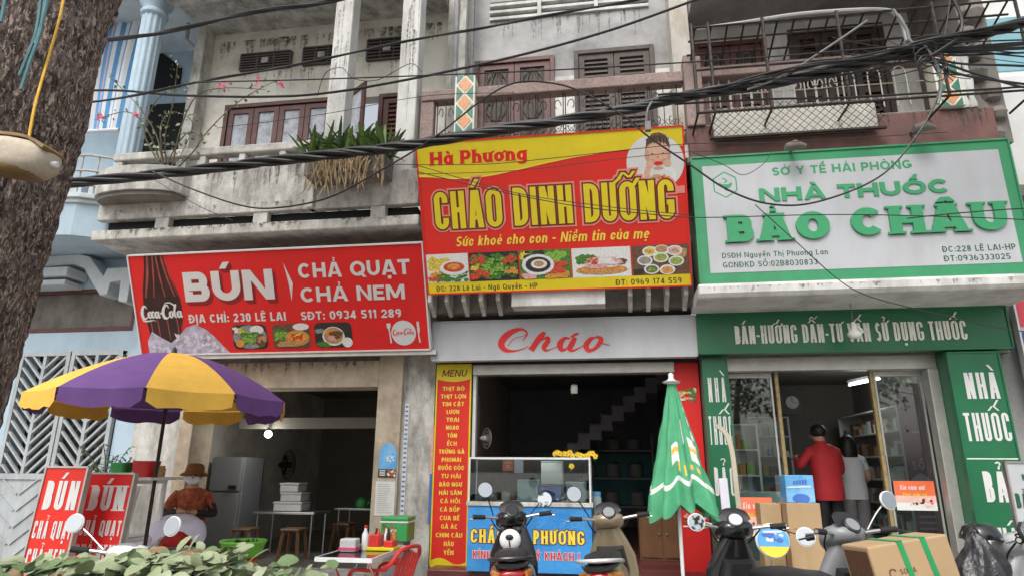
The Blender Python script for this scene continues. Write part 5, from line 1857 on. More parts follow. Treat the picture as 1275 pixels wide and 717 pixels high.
# ---------------------------------------------------------------- purple and yellow parasol
PC = V((-4.88, 6.6, 0))
T = thing('parasol', 'large open purple and yellow striped parasol over the food stand', 'parasol', (PC.x, PC.y, .12))
RIM, ZT, ZR, NP = 1.30, 2.80, 2.27, 10
A0 = R(-62)
for k in range(NP):
    mb = MB()
    n = 8
    rows = 9
    vs = []
    for i in range(rows + 1):
        t = i / rows
        for j in range(n + 1):
            a = A0 + (k + j / n) * 2 * math.pi / NP
            sag = 1 - .065 * math.sin(math.pi * j / n) * t
            r = RIM * t * sag
            z = ZT - (ZT - ZR) * (t ** 1.75) - .012 * math.sin(math.pi * j / n) * t
            vs.append((PC.x + r * math.cos(a), PC.y + r * math.sin(a), z))
    m = n + 1
    fs = [(i * m + j, i * m + j + 1, (i + 1) * m + j + 1, (i + 1) * m + j) for i in range(rows) for j in range(n)]
    mb.add(vs, [f[::-1] for f in fs])
    mat = 'fabric_yellow' if k % 2 == 0 else 'fabric_purple'
    pn = mb.build('canopy_panel', mat, T, smooth=60)
    mb = MB()
    vs = []
    for i in range(4):
        for j in range(n + 1):
            a = A0 + (k + (.02 + .96 * j / n)) * 2 * math.pi / NP
            sag = 1 - .065 * math.sin(math.pi * j / n)
            r = RIM * sag + .004 + .012 * math.sin(j * 2.1 + k) * i / 3
            drop = (.17 + .012 * math.sin(j * 1.7 + k)) * i / 3
            if j in (0, n) and i == 3:
                drop -= .045
            vs.append((PC.x + r * math.cos(a), PC.y + r * math.sin(a), ZR - .012 * math.sin(math.pi * j / n) - drop))
    fs = [(i * m + j, i * m + j + 1, (i + 1) * m + j + 1, (i + 1) * m + j) for i in range(3) for j in range(n)]
    mb.add(vs, [f[::-1] for f in fs])
    mb.build('valance', mat, pn, smooth=60)
mb = MB()
for k in range(NP):
    a = A0 + k * 2 * math.pi / NP
    q = [(PC.x + RIM * t * math.cos(a), PC.y + RIM * t * math.sin(a), ZT - .03 - (ZT - ZR) * t ** 1.75) for t in (0, .25, .5, .75, .98)]
    mb.tube(q, .007, 5)
    mb.tube([(PC.x, PC.y, 2.25), q[2]], .006, 5)
mb.build('ribs', 'iron', T)
MB().tube([(PC.x, PC.y, .15), (PC.x, PC.y, ZT + .05)], .019, 10).lathe([(.0, ZT), (.03, ZT + .01), (.02, ZT + .06), (.0, ZT + .08)], 10, (PC.x, PC.y, 0)).build('pole', 'iron', T, smooth=True)
MB().lathe([(.28, .12), (.28, .17), (.2, .22), (.04, .24), (.04, .4)], 20, (PC.x, PC.y, 0)).build('base', 'concrete_dark', T, smooth=40)

# ---------------------------------------------------------------- food stand, basin under cloth, seated seller
T = thing('food_stand', 'white metal frame food stand behind the darker red noodle board', 'stand', (-5.2, 6.7, .12))
mb = MB()
for x in (-5.68, -5.08):
    for y in (6.5, 7.0):
        mb.box(x, x + .04, y, y + .04, .12, 1.42)
for zz in (1.38, .78):
    mb.box(-5.64, -5.08, 6.5, 6.54, zz, zz + .04).box(-5.64, -5.08, 7.0, 7.04, zz, zz + .04)
    mb.box(-5.68, -5.64, 6.54, 7.0, zz, zz + .04).box(-5.08, -5.04, 6.54, 7.0, zz, zz + .04)
mb.beam((-4.96, 6.47, 1.36), (-5.12, 6.47, .3), .035, .035)
mb.build('frame', 'white_paint', T, bevel=.004)
MB().box(-5.7, -4.84, 6.48, 7.06, 1.42, 1.45).build('top_shelf', 'white_paint', T, bevel=.005)
MB().box(-5.63, -5.09, 6.55, 7.0, .82, .835).build('lower_shelf', 'steel', T)
def tub(name, label, c, w, d, h, mat, cat='container'):
    x, y, z = c
    mb = MB()
    mb.loft([((x, y, z), (w * .42, 0, 0), (0, d * .42, 0), 5), ((x, y, z + h), (w / 2, 0, 0), (0, d / 2, 0), 5), ((x, y, z + h), (w / 2 - .01, 0, 0), (0, d / 2 - .01, 0), 5), ((x, y, z + h * .3), (w * .42, 0, 0), (0, d * .42, 0), 5)], 24)
    return solo(name, mb, mat, label, cat, c, smooth=35)
tub('plastic_tub', 'red plastic tub on top of the white food stand', (-5.12, 6.75, 1.452), .26, .2, .17, 'plastic_red')
tub('plastic_tub', 'green plastic tub left of the red tub on the food stand', (-5.42, 6.75, 1.452), .2, .18, .15, 'plastic_green')
solo('spice_jar', MB().lathe([(.045, 0), (.05, .02), (.05, .09), (.04, .1), (.04, .12)], 14, (-4.9, 6.7, 1.452)), 'photo_tan', 'small brown jar at the right end of the food stand top', 'jar', (-4.9, 6.7, 1.452), smooth=40)
T = thing('potted_plant', 'dark feathery potted plant standing between the gate and the food stand', 'plant', (-6.45, 7.8, .12))
MB().lathe([(.13, .12), (.19, .55), (.2, .6), (.17, .6), (.15, .5)], 18, (-6.45, 7.8, 0)).build('pot', 'concrete_dark', T, smooth=40)
mb, st = MB(), MB()
rr = random.Random(4)
for k in range(18):
    a = rr.uniform(0, 6.28)
    rad, hh = rr.uniform(.1, .38), rr.uniform(1.35, 1.9)
    q = spline([(-6.45, 7.8, .58), (-6.45 + rad * .3 * math.cos(a), 7.8 + rad * .3 * math.sin(a), hh * .8), (-6.45 + rad * math.cos(a), 7.8 + rad * math.sin(a), hh)], 8)
    st.tube(q, .006, 5)
    for i in range(5, len(q)):
        for s_ in (-1, 1):
            d = V((-math.sin(a) * s_ + .3 * math.cos(a), math.cos(a) * s_ + .3 * math.sin(a), rr.uniform(-.5, .3)))
            mb.leaf(q[i], d, (rr.gauss(0, .3), rr.gauss(0, .3), 1), rr.uniform(.09, .15), .025, 0)
mb.build('fronds', 'leaf_dark', T)
st.build('stems', 'stem_brown', T)

T = thing('basin', 'red plastic basin under a draped lilac cloth beside the seated seller', 'basin', (-4.98, 7.25, .3))
MB().lathe([(.17, .70), (.25, .88), (.27, .9), (.25, .9), (.2, .75)], 26, (-4.98, 7.25, 0)).build('bowl', 'plastic_red', T, smooth=40)
MB().lathe([(.22, .3), (.2, .34), (.16, .66), (.2, .70)], 20, (-4.98, 7.25, 0)).build('stool', 'steel', T, smooth=40)
mb = MB()
n, rows = 40, 9
vs = []
for i in range(rows + 1):
    t = i / rows
    for j in range(n):
        a = 2 * math.pi * j / n
        cor = abs(math.cos(2 * a + .4)) ** 3
        reach = .28 + .07 * cor
        if t < .7:
            r = reach * t / .7
            z = 1.03 - .10 * (t / .7) ** 2.2
        else:
            q = (t - .7) / .3
            r = reach + .02 * q + .015 * math.sin(a * 7) * q
            z = .93 - (.05 + .17 * cor) * q
        r += .006 * math.sin(a * 5 + t * 9)
        vs.append((-4.98 + r * math.cos(a), 7.25 + r * math.sin(a), z + .008 * math.sin(a * 3 + t * 14)))
fs = [(i * n + j, (i + 1) * n + j, (i + 1) * n + (j + 1) % n, i * n + (j + 1) % n) for i in range(rows) for j in range(n)]
mb.add(vs, fs)
solo('covering_cloth', mb, 'cloth_lilac', 'pale lilac cloth draped over the red basin', 'cloth', (-4.98, 7.25, .9), smooth=70)

# ---------------------------------------------------------------- lime basin on red stool
T = thing('stool', 'red plastic stool carrying the lime green basin', 'stool', (-4.0, 7.0, .12))
MB().lathe([(.15, .56), (.16, .58), (.16, .6), (.14, .61)], 20, (-4, 7, 0)).build('seat', 'plastic_red', T, smooth=40)
for a in range(4):
    t = a * math.pi / 2 + .6
    MB().beam((-4 + .12 * math.cos(t), 7 + .12 * math.sin(t), .57), (-4 + .18 * math.cos(t), 7 + .18 * math.sin(t), .12), .09, .02, (math.cos(t), math.sin(t), 0)).build('leg', 'plastic_red', T)
T = thing('basin', 'lime green basin of herbs on the red stool, right of the covered basin', 'basin', (-4.0, 7.0, .612))
MB().lathe([(.14, .612), (.2, .66), (.235, .77), (.25, .78), (.245, .795), (.225, .785), (.19, .68)], 28, (-4, 7, 0)).build('bowl', 'lime_plastic', T, smooth=40)
mb = MB()
for _ in range(90):
    a, r = rnd.uniform(0, 6.28), rnd.uniform(0, .18)
    mb.leaf((-4 + r * math.cos(a), 7 + r * math.sin(a), .74), (rnd.gauss(0, 1), rnd.gauss(0, 1), .8), (0, 0, 1), .08, .04, 0)
mb.build('herbs', 'leaf_dark', T)
solo('washcloth', MB().box(-3.94, -3.82, 6.78, 6.8, .5, .63).box(-3.95, -3.9, 6.78, 6.8, .44, .5), 'plastic_teal', 'teal rag hanging below the lime green basin', 'cloth', (-3.88, 6.79, .44), bevel=.008)

# ---------------------------------------------------------------- folding table and what stands on it
ZTb = .80
c0, c1, c2 = spotz(391, 694, ZTb), spotz(462, 695, ZTb), spotz(500, 676, ZTb)
T = thing('folding_table', 'black topped folding table with white edge beside the red plastic chair', 'table', (c0.lerp(c2, .5).x, c0.lerp(c2, .5).y, .12))
ty0, ty1 = c1.y, min(c2.y, c1.y + 1.0)
tx0, tx1 = c0.x, c1.x
MB().box(tx0, tx1, ty0, ty1, ZTb - .004, ZTb).build('tabletop', 'black_gloss', T)
mb = MB().box(tx0 - .012, tx1 + .012, ty0 - .012, ty0, ZTb - .035, ZTb + .003).box(tx0 - .012, tx1 + .012, ty1, ty1 + .012, ZTb - .035, ZTb + .003).box(tx0 - .012, tx0, ty0, ty1, ZTb - .035, ZTb + .003).box(tx1, tx1 + .012, ty0, ty1, ZTb - .035, ZTb + .003)
mb.box(tx0, tx1, ty0, ty1, ZTb - .03, ZTb - .004)
mb.build('edge_band', 'white_paint', T)
for x in (tx0 + .08, tx1 - .08):
    for a, b in ((ty0 + .08, ty1 - .08), (ty1 - .08, ty0 + .08)):
        MB().tube([(x + (.02 if a < b else 0), a, ZTb - .03), (x + (.02 if a < b else 0), b, .12)], .013, 8).build('leg', 'chrome', T, smooth=True)
tc = V(((tx0 + tx1) / 2, ty0, ZTb + .003))
ex = tx1 - .05
T = thing('sauce_bottle', 'tall white sauce bottle on the folding table', 'bottle', (ex - .22, ty0 + .55, ZTb + .003))
MB().lathe([(.03, 0), (.033, .02), (.033, .14), (.014, .18), (.014, .2)], 14, (ex - .22, ty0 + .55, ZTb + .003)).build('bottle_body', 'white_gloss', T, smooth=40)
MB().lathe([(.016, .2), (.016, .225)], 12, (ex - .22, ty0 + .55, ZTb + .003)).build('cap', 'plastic_red', T, smooth=40)
T = thing('tissue_box', 'white tissue box with pink band on the folding table', 'box', (ex - .32, ty0 + .42, ZTb + .003))
MB().box(ex - .4, ex - .24, ty0 + .36, ty0 + .48, ZTb + .003, ZTb + .12).build('box_body', 'foam', T, bevel=.015)
MB().box(ex - .403, ex - .237, ty0 + .357, ty0 + .483, ZTb + .02, ZTb + .045).build('pink_band', 'petal_pink', T)
T = thing('condiment_tray', 'red and yellow condiment tray with small bottles on the folding table', 'tray', (ex - .08, ty0 + .6, ZTb + .003))
bz_ = ZTb + .003
MB().box(ex - .2, ex + .08, ty0 + .52, ty0 + .72, bz_, bz_ + .03).build('tray_base', 'sign_yellow', T, bevel=.006)
MB().box(ex - .18, ex - .08, ty0 + .54, ty0 + .7, bz_ + .031, bz_ + .14).build('chopstick_box', 'plastic_red', T, bevel=.006)
MB().box(ex - .03, ex + .06, ty0 + .54, ty0 + .7, bz_ + .031, bz_ + .09).build('napkin_box', 'plastic_red', T, bevel=.006)
for k, x in enumerate((ex - .15, ex - .10, ex - .05, ex + .0, ex + .03)):
    MB().lathe([(.02, 0), (.021, .1), (.01, .14), (.01, .16)], 10, (x, ty0 + (.58 if k % 2 else .66), bz_ + .031)).build('small_bottle', ('cola_dark', 'photo_red', 'white_gloss', 'cola_dark', 'amber')[k], T, smooth=40)
T = thing('cooler_box', 'green cooler box with white rim and drink pictures, right behind the folding table', 'cooler', (-2.47, 7.7, .12))
MB().box(-2.66, -2.34, 7.6, 7.9, .75, .95).build('box_body', 'plastic_green', T, bevel=.012)
MB().box(-2.67, -2.33, 7.59, 7.91, .952, .972).build('rim', 'white_paint', T, bevel=.004)
MB().box(-2.665, -2.335, 7.595, 7.905, .974, 1.02).build('lid', 'plastic_green', T, bevel=.012)
mb = MB()
shb = Sheet((-2.64, 7.598, .94), (-2.46, 7.598, .94), (-2.64, 7.598, .77))
for k in range(40):
    shb.disc(mb, rnd.uniform(.08, .92), rnd.uniform(.1, .9), rnd.uniform(.008, .02), rnd.uniform(.01, .03), .001 + k * .0001, rnd.randrange(5), 7, 0, .2)
mb.build('drink_picture', ['photo_white', 'light_blue_ink', 'photo_red', 'photo_brown', 'photo_green'], T)
MB().box(-2.62, -2.38, 7.62, 7.88, .12, .748).build('crate_below', 'concrete_dark', T)

# red monobloc chair
def plastic_chair(label, loc, rz, mat):
    T = thing('plastic_chair', label, 'chair', loc, rz, local=True)
    mb = MB()
    mb.loft([((-.2, 0, .42), (0, .2, 0), (0, 0, .012), 4), ((0, 0, .425), (0, .22, 0), (0, 0, .012), 4), ((.2, 0, .43), (0, .22, 0), (0, 0, .012), 4), ((.24, 0, .415), (0, .2, 0), (0, 0, .01), 4)], 20)
    mb.build('seat', mat, T, smooth=40)
    mb = MB()
    for k in range(-3, 4):
        y = k * .058
        q = spline([(-.2, y * .9, .42), (-.26, y, .6), (-.33 + .03 * abs(k) / 3, y * 1.05, .82 - .02 * abs(k))], 5)
        for a, b in zip(q, q[1:]):
            mb.beam(a, b, .032, .012, (1, 0, 0))
    q = spline([(-.17, -.24, .64), (-.26, -.235, .72), (-.31, -.17, .83), (-.335, 0, .86), (-.31, .17, .83), (-.26, .235, .72), (-.17, .24, .64)], 6)
    mb.tube(q, .022, 8)
    mb.build('backrest', mat, T, smooth=40)
    for s_ in (-1, 1):
        q = spline([(-.2, s_ * .245, .645), (-.02, s_ * .265, .63), (.16, s_ * .26, .62), (.22, s_ * .245, .55), (.22, s_ * .23, .43)], 5)
        mb = MB().tube(q, .019, 8)
        mb.build('armrest', mat, T, smooth=True)
        for x in (-.2, .22):
            MB().beam((x, s_ * .2, .42), (x * 1.2, s_ * .25, 0), .045, .03, (1, 0, 0)).build('leg', mat, T, bevel=.006)
    return T
CH_ = plastic_chair('red plastic armchair with slatted back facing the folding table', (-2.17, 6.32, .12), R(165), 'plastic_red')
CH_.scale = (.95, .95, .86)

# ---------------------------------------------------------------- inside the noodle shop
T = thing('refrigerator', 'grey two-door refrigerator just inside the noodle shop, behind the seller', 'fridge', (-5.88, 9.8, .28))
MB().box(-6.15, -5.62, 9.62, 10.2, .3, 1.72).build('cabinet', 'fridge_grey', T, bevel=.02)
MB().box(-6.14, -5.63, 9.56, 9.618, .34, 1.19).build('lower_door', 'fridge_grey', T, bevel=.015)
MB().box(-6.14, -5.63, 9.56, 9.618, 1.21, 1.71).build('upper_door', 'fridge_grey', T, bevel=.015)
MB().box(-5.80, -5.68, 9.52, 9.558, 1.24, 1.30).build('handle', 'black_plastic', T, bevel=.008)
for i, (z, x, w_) in enumerate(((.92, -5.2, .46), (1.06, -5.1, .34), (1.20, -5.12, .3))):
    T = thing('foam_box', ('wide white foam box at the bottom of the stack in the noodle shop', 'white foam box in the middle of the stack in the noodle shop', 'small white foam box topping the stack in the noodle shop')[i], 'box', (x + w_ / 2, 10, z), group='foam boxes in the noodle shop')
    MB().box(x, x + w_, 9.85, 10.15, z, z + .105).build('box_body', 'foam', T, bevel=.012)
    MB().box(x - .01, x + w_ + .01, 9.84, 10.16, z + .106, z + .135).build('lid', 'foam', T, bevel=.008)
def inner_table(label, x, y, w, d):
    T = thing('dining_table', label, 'table', (x, y, .28))
    MB().box(x - w / 2, x + w / 2, y - d / 2, y + d / 2, .88, .915).build('tabletop', 'steel', T, bevel=.006)
    for sx in (-1, 1):
        for sy in (-1, 1):
            MB().tube([(x + sx * (w / 2 - .06), y + sy * (d / 2 - .06), .28), (x + sx * (w / 2 - .06), y + sy * (d / 2 - .06), .88)], .015, 8).build('leg', 'steel', T, smooth=True)
inner_table('steel dining table under the foam box stack', -4.95, 10.0, 1.0, .6)
inner_table('steel dining table deep in the dark noodle shop', -4.1, 11.2, 1.1, .6)
for i, (x, y) in enumerate(((-5.3, 9.3), (-4.6, 9.4), (-3.6, 10.6), (-4.3, 10.5))):
    T = thing('stool', ('brown plastic stool at the left end of the nearer steel table', 'brown plastic stool at the right end of the nearer steel table', 'brown plastic stool at the right end of the deeper steel table', 'brown plastic stool at the left end of the deeper steel table')[i], 'stool', (x, y, .28), group='brown stools in the noodle shop')
    MB().box(x - .15, x + .15, y - .15, y + .15, .68, .72).build('seat', 'wood_brown', T, bevel=.02)
    for sx in (-1, 1):
        for sy in (-1, 1):
            MB().beam((x + sx * .11, y + sy * .11, .68), (x + sx * .15, y + sy * .15, .28), .04, .04).build('leg', 'wood_brown', T)
T = thing('tea_pot', 'green tea pot on the deeper dining table', 'pot', (-4.25, 11.1, .916))
MB().lathe([(.07, 0), (.1, .05), (.09, .12), (.05, .15), (.02, .17)], 16, (-4.25, 11.1, .916)).build('pot_body', 'plastic_green', T, smooth=True)
MB().tube([(-4.16, 11.1, .97), (-4.1, 11.1, 1.02), (-4.08, 11.1, 1.06)], .015, 8).build('spout', 'plastic_green', T, smooth=True)
pz = spotx(316, 602, -6.39)
T = thing('wall_poster', 'dark red poster on the noodle shop wall right of the refrigerator', 'poster', tuple(pz))
MB().box(-6.398, -6.39, pz.y - .3, pz.y + .3, pz.z - .42, pz.z + .42).build('sheet', 'plum', T)
mb = MB()
for k in range(6):
    mb.box(-6.389, -6.387 + .0002 * k, pz.y - .22, pz.y + .22, pz.z - .34 + k * .12, pz.z - .28 + k * .12)
mb.build('print', 'photo_pink', T)
pz = spotx(348, 578, -6.39)
T = thing('wall_fan', 'round dark wall fan in the noodle shop, below the lit bulb', 'fan', tuple(pz))
mb = MB()
for r_ in (.06, .12, .18, .24, .28):
    mb.tube([(-6.2, pz.y + r_ * math.cos(t * .35), pz.z + r_ * math.sin(t * .35)) for t in range(18)], .008, 4, closed=True)
mb.build('cage', 'iron', T)
MB().lathe([(.04, 0), (.06, .05), (.04, .12)], 12, (-6.39, pz.y, pz.z), (1, 0, 0)).build('motor', 'black_plastic', T, smooth=True)
mb = MB()
for k in range(3):
    a = k * 2.1
    mb.beam((-6.24, pz.y, pz.z), (-6.24, pz.y + .2 * math.cos(a), pz.z + .2 * math.sin(a)), .1, .012, (1, 0, 0))
mb.build('blade', 'plum', T)
bp = spot(334, 540, 9.35)
T = thing('light_bulb', 'lit white bulb hanging from the noodle shop ceiling beam', 'bulb', tuple(bp))
MB().ball(bp, .055, 14).build('globe', 'bulb_glow', T, smooth=True)
MB().lathe([(.025, .05), (.025, .1)], 10, bp).tube([bp + V((0, 0, .1)), V((bp.x, bp.y, 3.1))], .004, 5).build('cord', 'black_plastic', T)
ld = bpy.data.lights.new('bulb_light', 'POINT')
ld.energy = 9
ld.shadow_soft_size = .06
ld.color = (1, .96, .88)
lo_ = bpy.data.objects.new('bulb_light', ld)
COL.objects.link(lo_)
lo_.parent = T
lo_.location = (0, -.07, -.03)

# notices on the noodle shop pillar
def notice(name, label, cat, tl, tr, bl, face, thick=.006):
    tl, tr, bl = V(tl), V(tr), V(bl)
    sh = Sheet(tl, tr, bl)
    T = thing(name, label, cat, tuple(bl))
    br = tr + bl - tl
    MB().hexa([tl, tr, br, bl][::-1], [p - sh.N * thick for p in (tl, tr, br, bl)][::-1]).build('sheet', face, T)
    return T, sh
T, sh = notice('wall_notice', 'white typed paper notice on the noodle shop pillar above the cooler box', 'notice', (-3.02, 8.35, 1.40), (-2.76, 8.35, 1.40), (-3.02, 8.35, .98), 'paper_white')
mb = MB()
for k in range(16):
    v = .08 + k * .055
    sh.poly(mb, [(.1, v), (rnd.uniform(.5, .92), v), (rnd.uniform(.5, .92), v + .015), (.1, v + .015)], .001)
mb.build('print', 'plaster_grey', T)
T, sh = notice('wall_poster', 'round-topped blue poster on the noodle shop pillar above the white notice', 'poster', (-3.0, 8.35, 1.72), (-2.76, 8.35, 1.72), (-3.0, 8.35, 1.45), 'photo_dark')
mb = MB()
pts = [(0, .62), (0, 0)] + [(.5 - .5 * math.cos(t * math.pi / 10), -.62 * math.sin(t * math.pi / 10)) for t in range(1, 10)] + [(1, 0), (1, .62)]
sh.poly(mb, pts, .002, 0)
for k in range(30):
    sh.disc(mb, rnd.uniform(.45, .92), rnd.uniform(-.15, .3), .012, .014, .0025 + .0001 * k, rnd.choice((1, 2)), 6)
for k in range(26):
    sh.disc(mb, rnd.uniform(.55, .95), rnd.uniform(.66, .95), .014, .016, .0025 + .0001 * k, rnd.choice((1, 3, 4)), 6)
for k in range(3):
    sh.poly(mb, [(.08, .67 + k * .1), (.4, .67 + k * .1), (.4, .72 + k * .1), (.08, .72 + k * .1)], .0022, 1)
mb.build('print', ['box_sky', 'photo_white', 'light_blue_ink', 'photo_red', 'photo_green'], T)
T, sh = notice('paper_strip', 'narrow white and blue paper strip glued down the edge of the dark concrete pillar', 'strip', (-2.70, 8.41, 2.4), (-2.645, 8.41, 2.4), (-2.70, 8.41, .9), 'paper_white')
mb = MB()
for k in range(24):
    sh.poly(mb, [(.15, .02 + k * .04), (.85, .02 + k * .04), (.85, .035 + k * .04), (.15, .035 + k * .04)], .001)
mb.build('print', 'box_blue', T)
T, sh = notice('paper_strip', 'narrow pink and blue paper strip left of the red menu banner', 'strip', (-2.325, 8.41, 2.1), (-2.29, 8.41, 2.1), (-2.325, 8.41, .9), 'photo_pink')
mb = MB()
sh.poly(mb, [(0, .5), (1, .5), (1, 1), (0, 1)], .001)
mb.build('print', 'box_blue', T)

# ---------------------------------------------------------------- glass display counter
T = thing('display_counter', 'porridge counter with blue lettered front and glass case on top', 'counter', (-.95, 8.1, .42))
CX0, CX1, CY0, CY1 = -1.70, -.24, 7.9, 8.34
MB().box(CX0, CX1, CY0, CY1, .42, 1.14).build('base', 'blue_banner', T, bevel=.006)
mb = MB().box(CX0 - .02, CX1 + .02, CY0 - .02, CY1 + .02, 1.141, 1.19)
mb.build('worktop', 'concrete_clean', T, bevel=.006)
f = .018
mb = MB()
for x in (CX0, CX1 - f):
    for y in (CY0, CY1 - f):
        mb.box(x, x + f, y, y + f, 1.191, 1.68)
for y in (CY0, CY1 - f):
    mb.box(CX0, CX1, y, y + f, 1.68, 1.70)
mb.box(CX0, CX0 + f, CY0 + f, CY1 - f, 1.68, 1.70).box(CX1 - f, CX1, CY0 + f, CY1 - f, 1.68, 1.70)
mb.build('case_frame', 'white_paint', T)
mb = MB().box(CX0 + f, CX1 - f, CY0 + .006, CY0 + .01, 1.192, 1.68)
mb.build('front_glass', GLASS2, T)
for x in (CX0 + .006, CX1 - .01):
    MB().box(x, x + .004, CY0 + f, CY1 - f, 1.192, 1.68).build('side_glass', GLASS2, T)
sh = Sheet((CX0, CY0, 1.14), (CX1, CY0, 1.14), (CX0, CY0, .42))
mb = MB()
for e, dd, m in ((.06, .003, 1), (0, .006, 0)):
    text(sh, mb, 'CHÁO HÀ PHƯƠNG', .03, .94, .36, .565, .2, .14, dd, m, e, .05, gap=.16)
mb.build('lettering', ['gold_ink', 'maroon_ink'], T)
mb = MB()
for e, dd, m in ((.06, .003, 1), (0, .006, 0)):
    text(sh, mb, 'KÍNH CHÀO QUÝ KHÁCH !', .05, .90, .685, .80, .19, .13, dd, m, e, .05, gap=.18)
mb.build('lettering', ['sign_red', 'letter_white'], T)
mb = MB()
for k in range(16):
    u, v = rnd.uniform(.05, .95), rnd.uniform(.04, .30)
    a = rnd.uniform(0, 3)
    ribbon(sh, mb, [(u, v, .004), (u + .05 * math.cos(a), v + .05 * math.sin(a), .006), (u + .07 * math.cos(a + 1), v + .09 * math.sin(a + 1), .004)], .001 + .0002 * k)
mb.build('line_drawings', 'light_blue_ink', T)
def item(name, label, x0, x1, y0, y1, z0, z1, mat, cat='box', lidm=None):
    T = thing(name, label, cat, ((x0 + x1) / 2, (y0 + y1) / 2, z0))
    MB().box(x0, x1, y0, y1, z0, z1 - .02).build('box_body', mat, T, bevel=.006)
    MB().box(x0 - .003, x1 + .003, y0 - .003, y1 + .003, z1 - .018, z1).build('lid', lidm or mat, T, bevel=.004)
    return T
item('carton', 'tall pale aqua carton in the middle of the glass case', -1.13, -.88, 8.05, 8.25, 1.192, 1.44, 'paper_aqua')
item('carton', 'white carton topping the blue box in the glass case', -.84, -.58, 8.06, 8.26, 1.39, 1.66, 'paper_white', lidm='paper_aqua')
item('carton', 'dark blue box in the glass case under the white carton', -.86, -.6, 8.05, 8.27, 1.192, 1.38, 'box_blue')
item('carton', 'flat pale aqua carton at the right end of the glass case', -.54, -.30, 8.05, 8.25, 1.192, 1.42, 'paper_aqua', lidm='paper_white')
for k, (x, h) in enumerate(((-1.58, .1), (-1.44, .06), (-1.28, .09))):
    T2 = thing('jar', ('grey lidded jar at the left end of the glass case', 'low steel jar second from the left in the glass case', 'glass jar beside the tall aqua carton in the glass case')[k], 'jar', (x, 8.12, 1.192))
    MB().lathe([(.05, 0), (.055, .01), (.055, h), (.045, h + .01)], 14, (x, 8.12, 1.192)).build('jar_body', ('fridge_grey', 'steel', 'paper_white')[k], T2, smooth=40)
    MB().lathe([(.05, h + .011), (.05, h + .03)], 14, (x, 8.12, 1.192)).build('lid', ('steel', 'steel', 'photo_tan')[k], T2, smooth=40)
T, sh = notice('price_card', 'red paper card stuck inside the counter glass', 'card', (-1.29, 7.925, 1.675), (-1.16, 7.925, 1.675), (-1.29, 7.925, 1.54), 'sticker_orange', .002)
mb = MB()
text(sh, mb, 'CHÁO', .15, .85, .2, .35, .2, .16, .001)
text(sh, mb, '25', .3, .7, .5, .8, .2, .16, .001)
mb.build('lettering', 'letter_white', T)
T, sh = notice('price_card', 'lilac paper card right of the red card inside the counter glass', 'card', (-1.15, 7.925, 1.675), (-1.04, 7.925, 1.675), (-1.15, 7.925, 1.52), 'cloth_lilac', .002)
# yellow flowers along the case top
T = thing('flower_garland', 'row of yellow artificial flowers on the right end of the glass case', 'flowers', (-.4, 8.0, 1.70))
mb, st = MB(), MB()
for k in range(17):
    x = -.66 + k * .03
    c = V((x, 7.93 + rnd.uniform(-.02, .05), 1.735 + rnd.uniform(-.02, .025)))
    if k == 8:
        c = V((-.46, 7.89, 1.60))
    for j in range(8):
        a = j * .785 + rnd.uniform(-.2, .2)
        mb.leaf(c, (math.cos(a), -.5, math.sin(a)), (0, -1, .2), .035, .026, 0)
    mb.ball(c + V((0, -.008, 0)), .011, 6, 1)
    for _ in range(2):
        st.leaf(c - V((0, -.02, .01)), (rnd.gauss(0, 1), rnd.gauss(0, .4), rnd.gauss(-.3, .5)), (0, -1, .3), .05, .02)
mb.build('petals', ['petal_yellow', 'photo_orange'], T)
st.build('leaves', 'leaf_mid', T)
# wooden cabinet, stacked stools and lamp inside the porridge shop
T = thing('wooden_cabinet', 'low brown wooden cabinet inside the porridge shop behind the folded green parasol', 'cabinet', (.62, 9.5, .42))
MB().box(.34, .95, 9.25, 9.75, .42, 1.0).build('carcass', 'wood_brown', T, bevel=.006)
for x in (.36, .66):
    d = MB().box(x, x + .275, 9.23, 9.248, .46, .97).build('door', 'wood_brown', T, bevel=.004)
    MB().ball((x + (.24 if x < .5 else .04), 9.215, .75), .013, 8).build('knob', 'steel', d, smooth=True)
lp = spot(715, 484, 8.75)
T = thing('hanging_lamp', 'unlit white square lamp hanging in the porridge shop doorway', 'lamp', tuple(lp))
MB().loft([(lp - V((0, 0, .06)), (.045, 0, 0), (0, .045, 0), 4), (lp, (.05, 0, 0), (0, .05, 0), 4), (lp + V((0, 0, .05)), (.045, 0, 0), (0, .045, 0), 4), (lp + V((0, 0, .07)), (.015, 0, 0), (0, .015, 0), 2)], 20).build('lamp_body', 'bulb_off', T, smooth=40)
MB().tube([lp + V((0, 0, .07)), V((lp.x, lp.y, 3.3))], .004, 5).build('cord', 'black_plastic', T)
T = thing('wall_fan', 'white wall fan on the left wall of the porridge shop above the counter', 'fan', tuple(spot(606, 545, 8.8)))
fc = spot(606, 545, 8.8)
mb = MB()
for r_ in (.05, .09, .13):
    mb.tube([fc + V((r_ * math.cos(t * .4) * .6, -r_ * .6 * math.cos(t * .4), r_ * math.sin(t * .4))) for t in range(16)], .005, 4, closed=True)
mb.build('cage', 'iron_white', T)
MB().lathe([(.03, 0), (.04, .04), (.02, .1)], 10, fc, (-1, .3, 0)).build('motor', 'white_paint', T, smooth=True)
# bottles and pot on the right end of the counter worktop
T = thing('jar', 'pale aqua jar with blue lid standing just right of the glass case', 'jar', (-.18, 8.2, 1.19))
MB().box(-.26, -.12, 8.36, 8.5, .42, 1.0).build('jar_stand', 'concrete_dark', T)
MB().lathe([(.05, 1.0), (.06, 1.02), (.06, 1.22), (.05, 1.25)], 14, (-.19, 8.43, 0)).build('jar_body', 'paper_aqua', T, smooth=40)
MB().lathe([(.055, 1.251), (.055, 1.3)], 14, (-.19, 8.43, 0)).build('lid', 'box_sky', T, smooth=40)

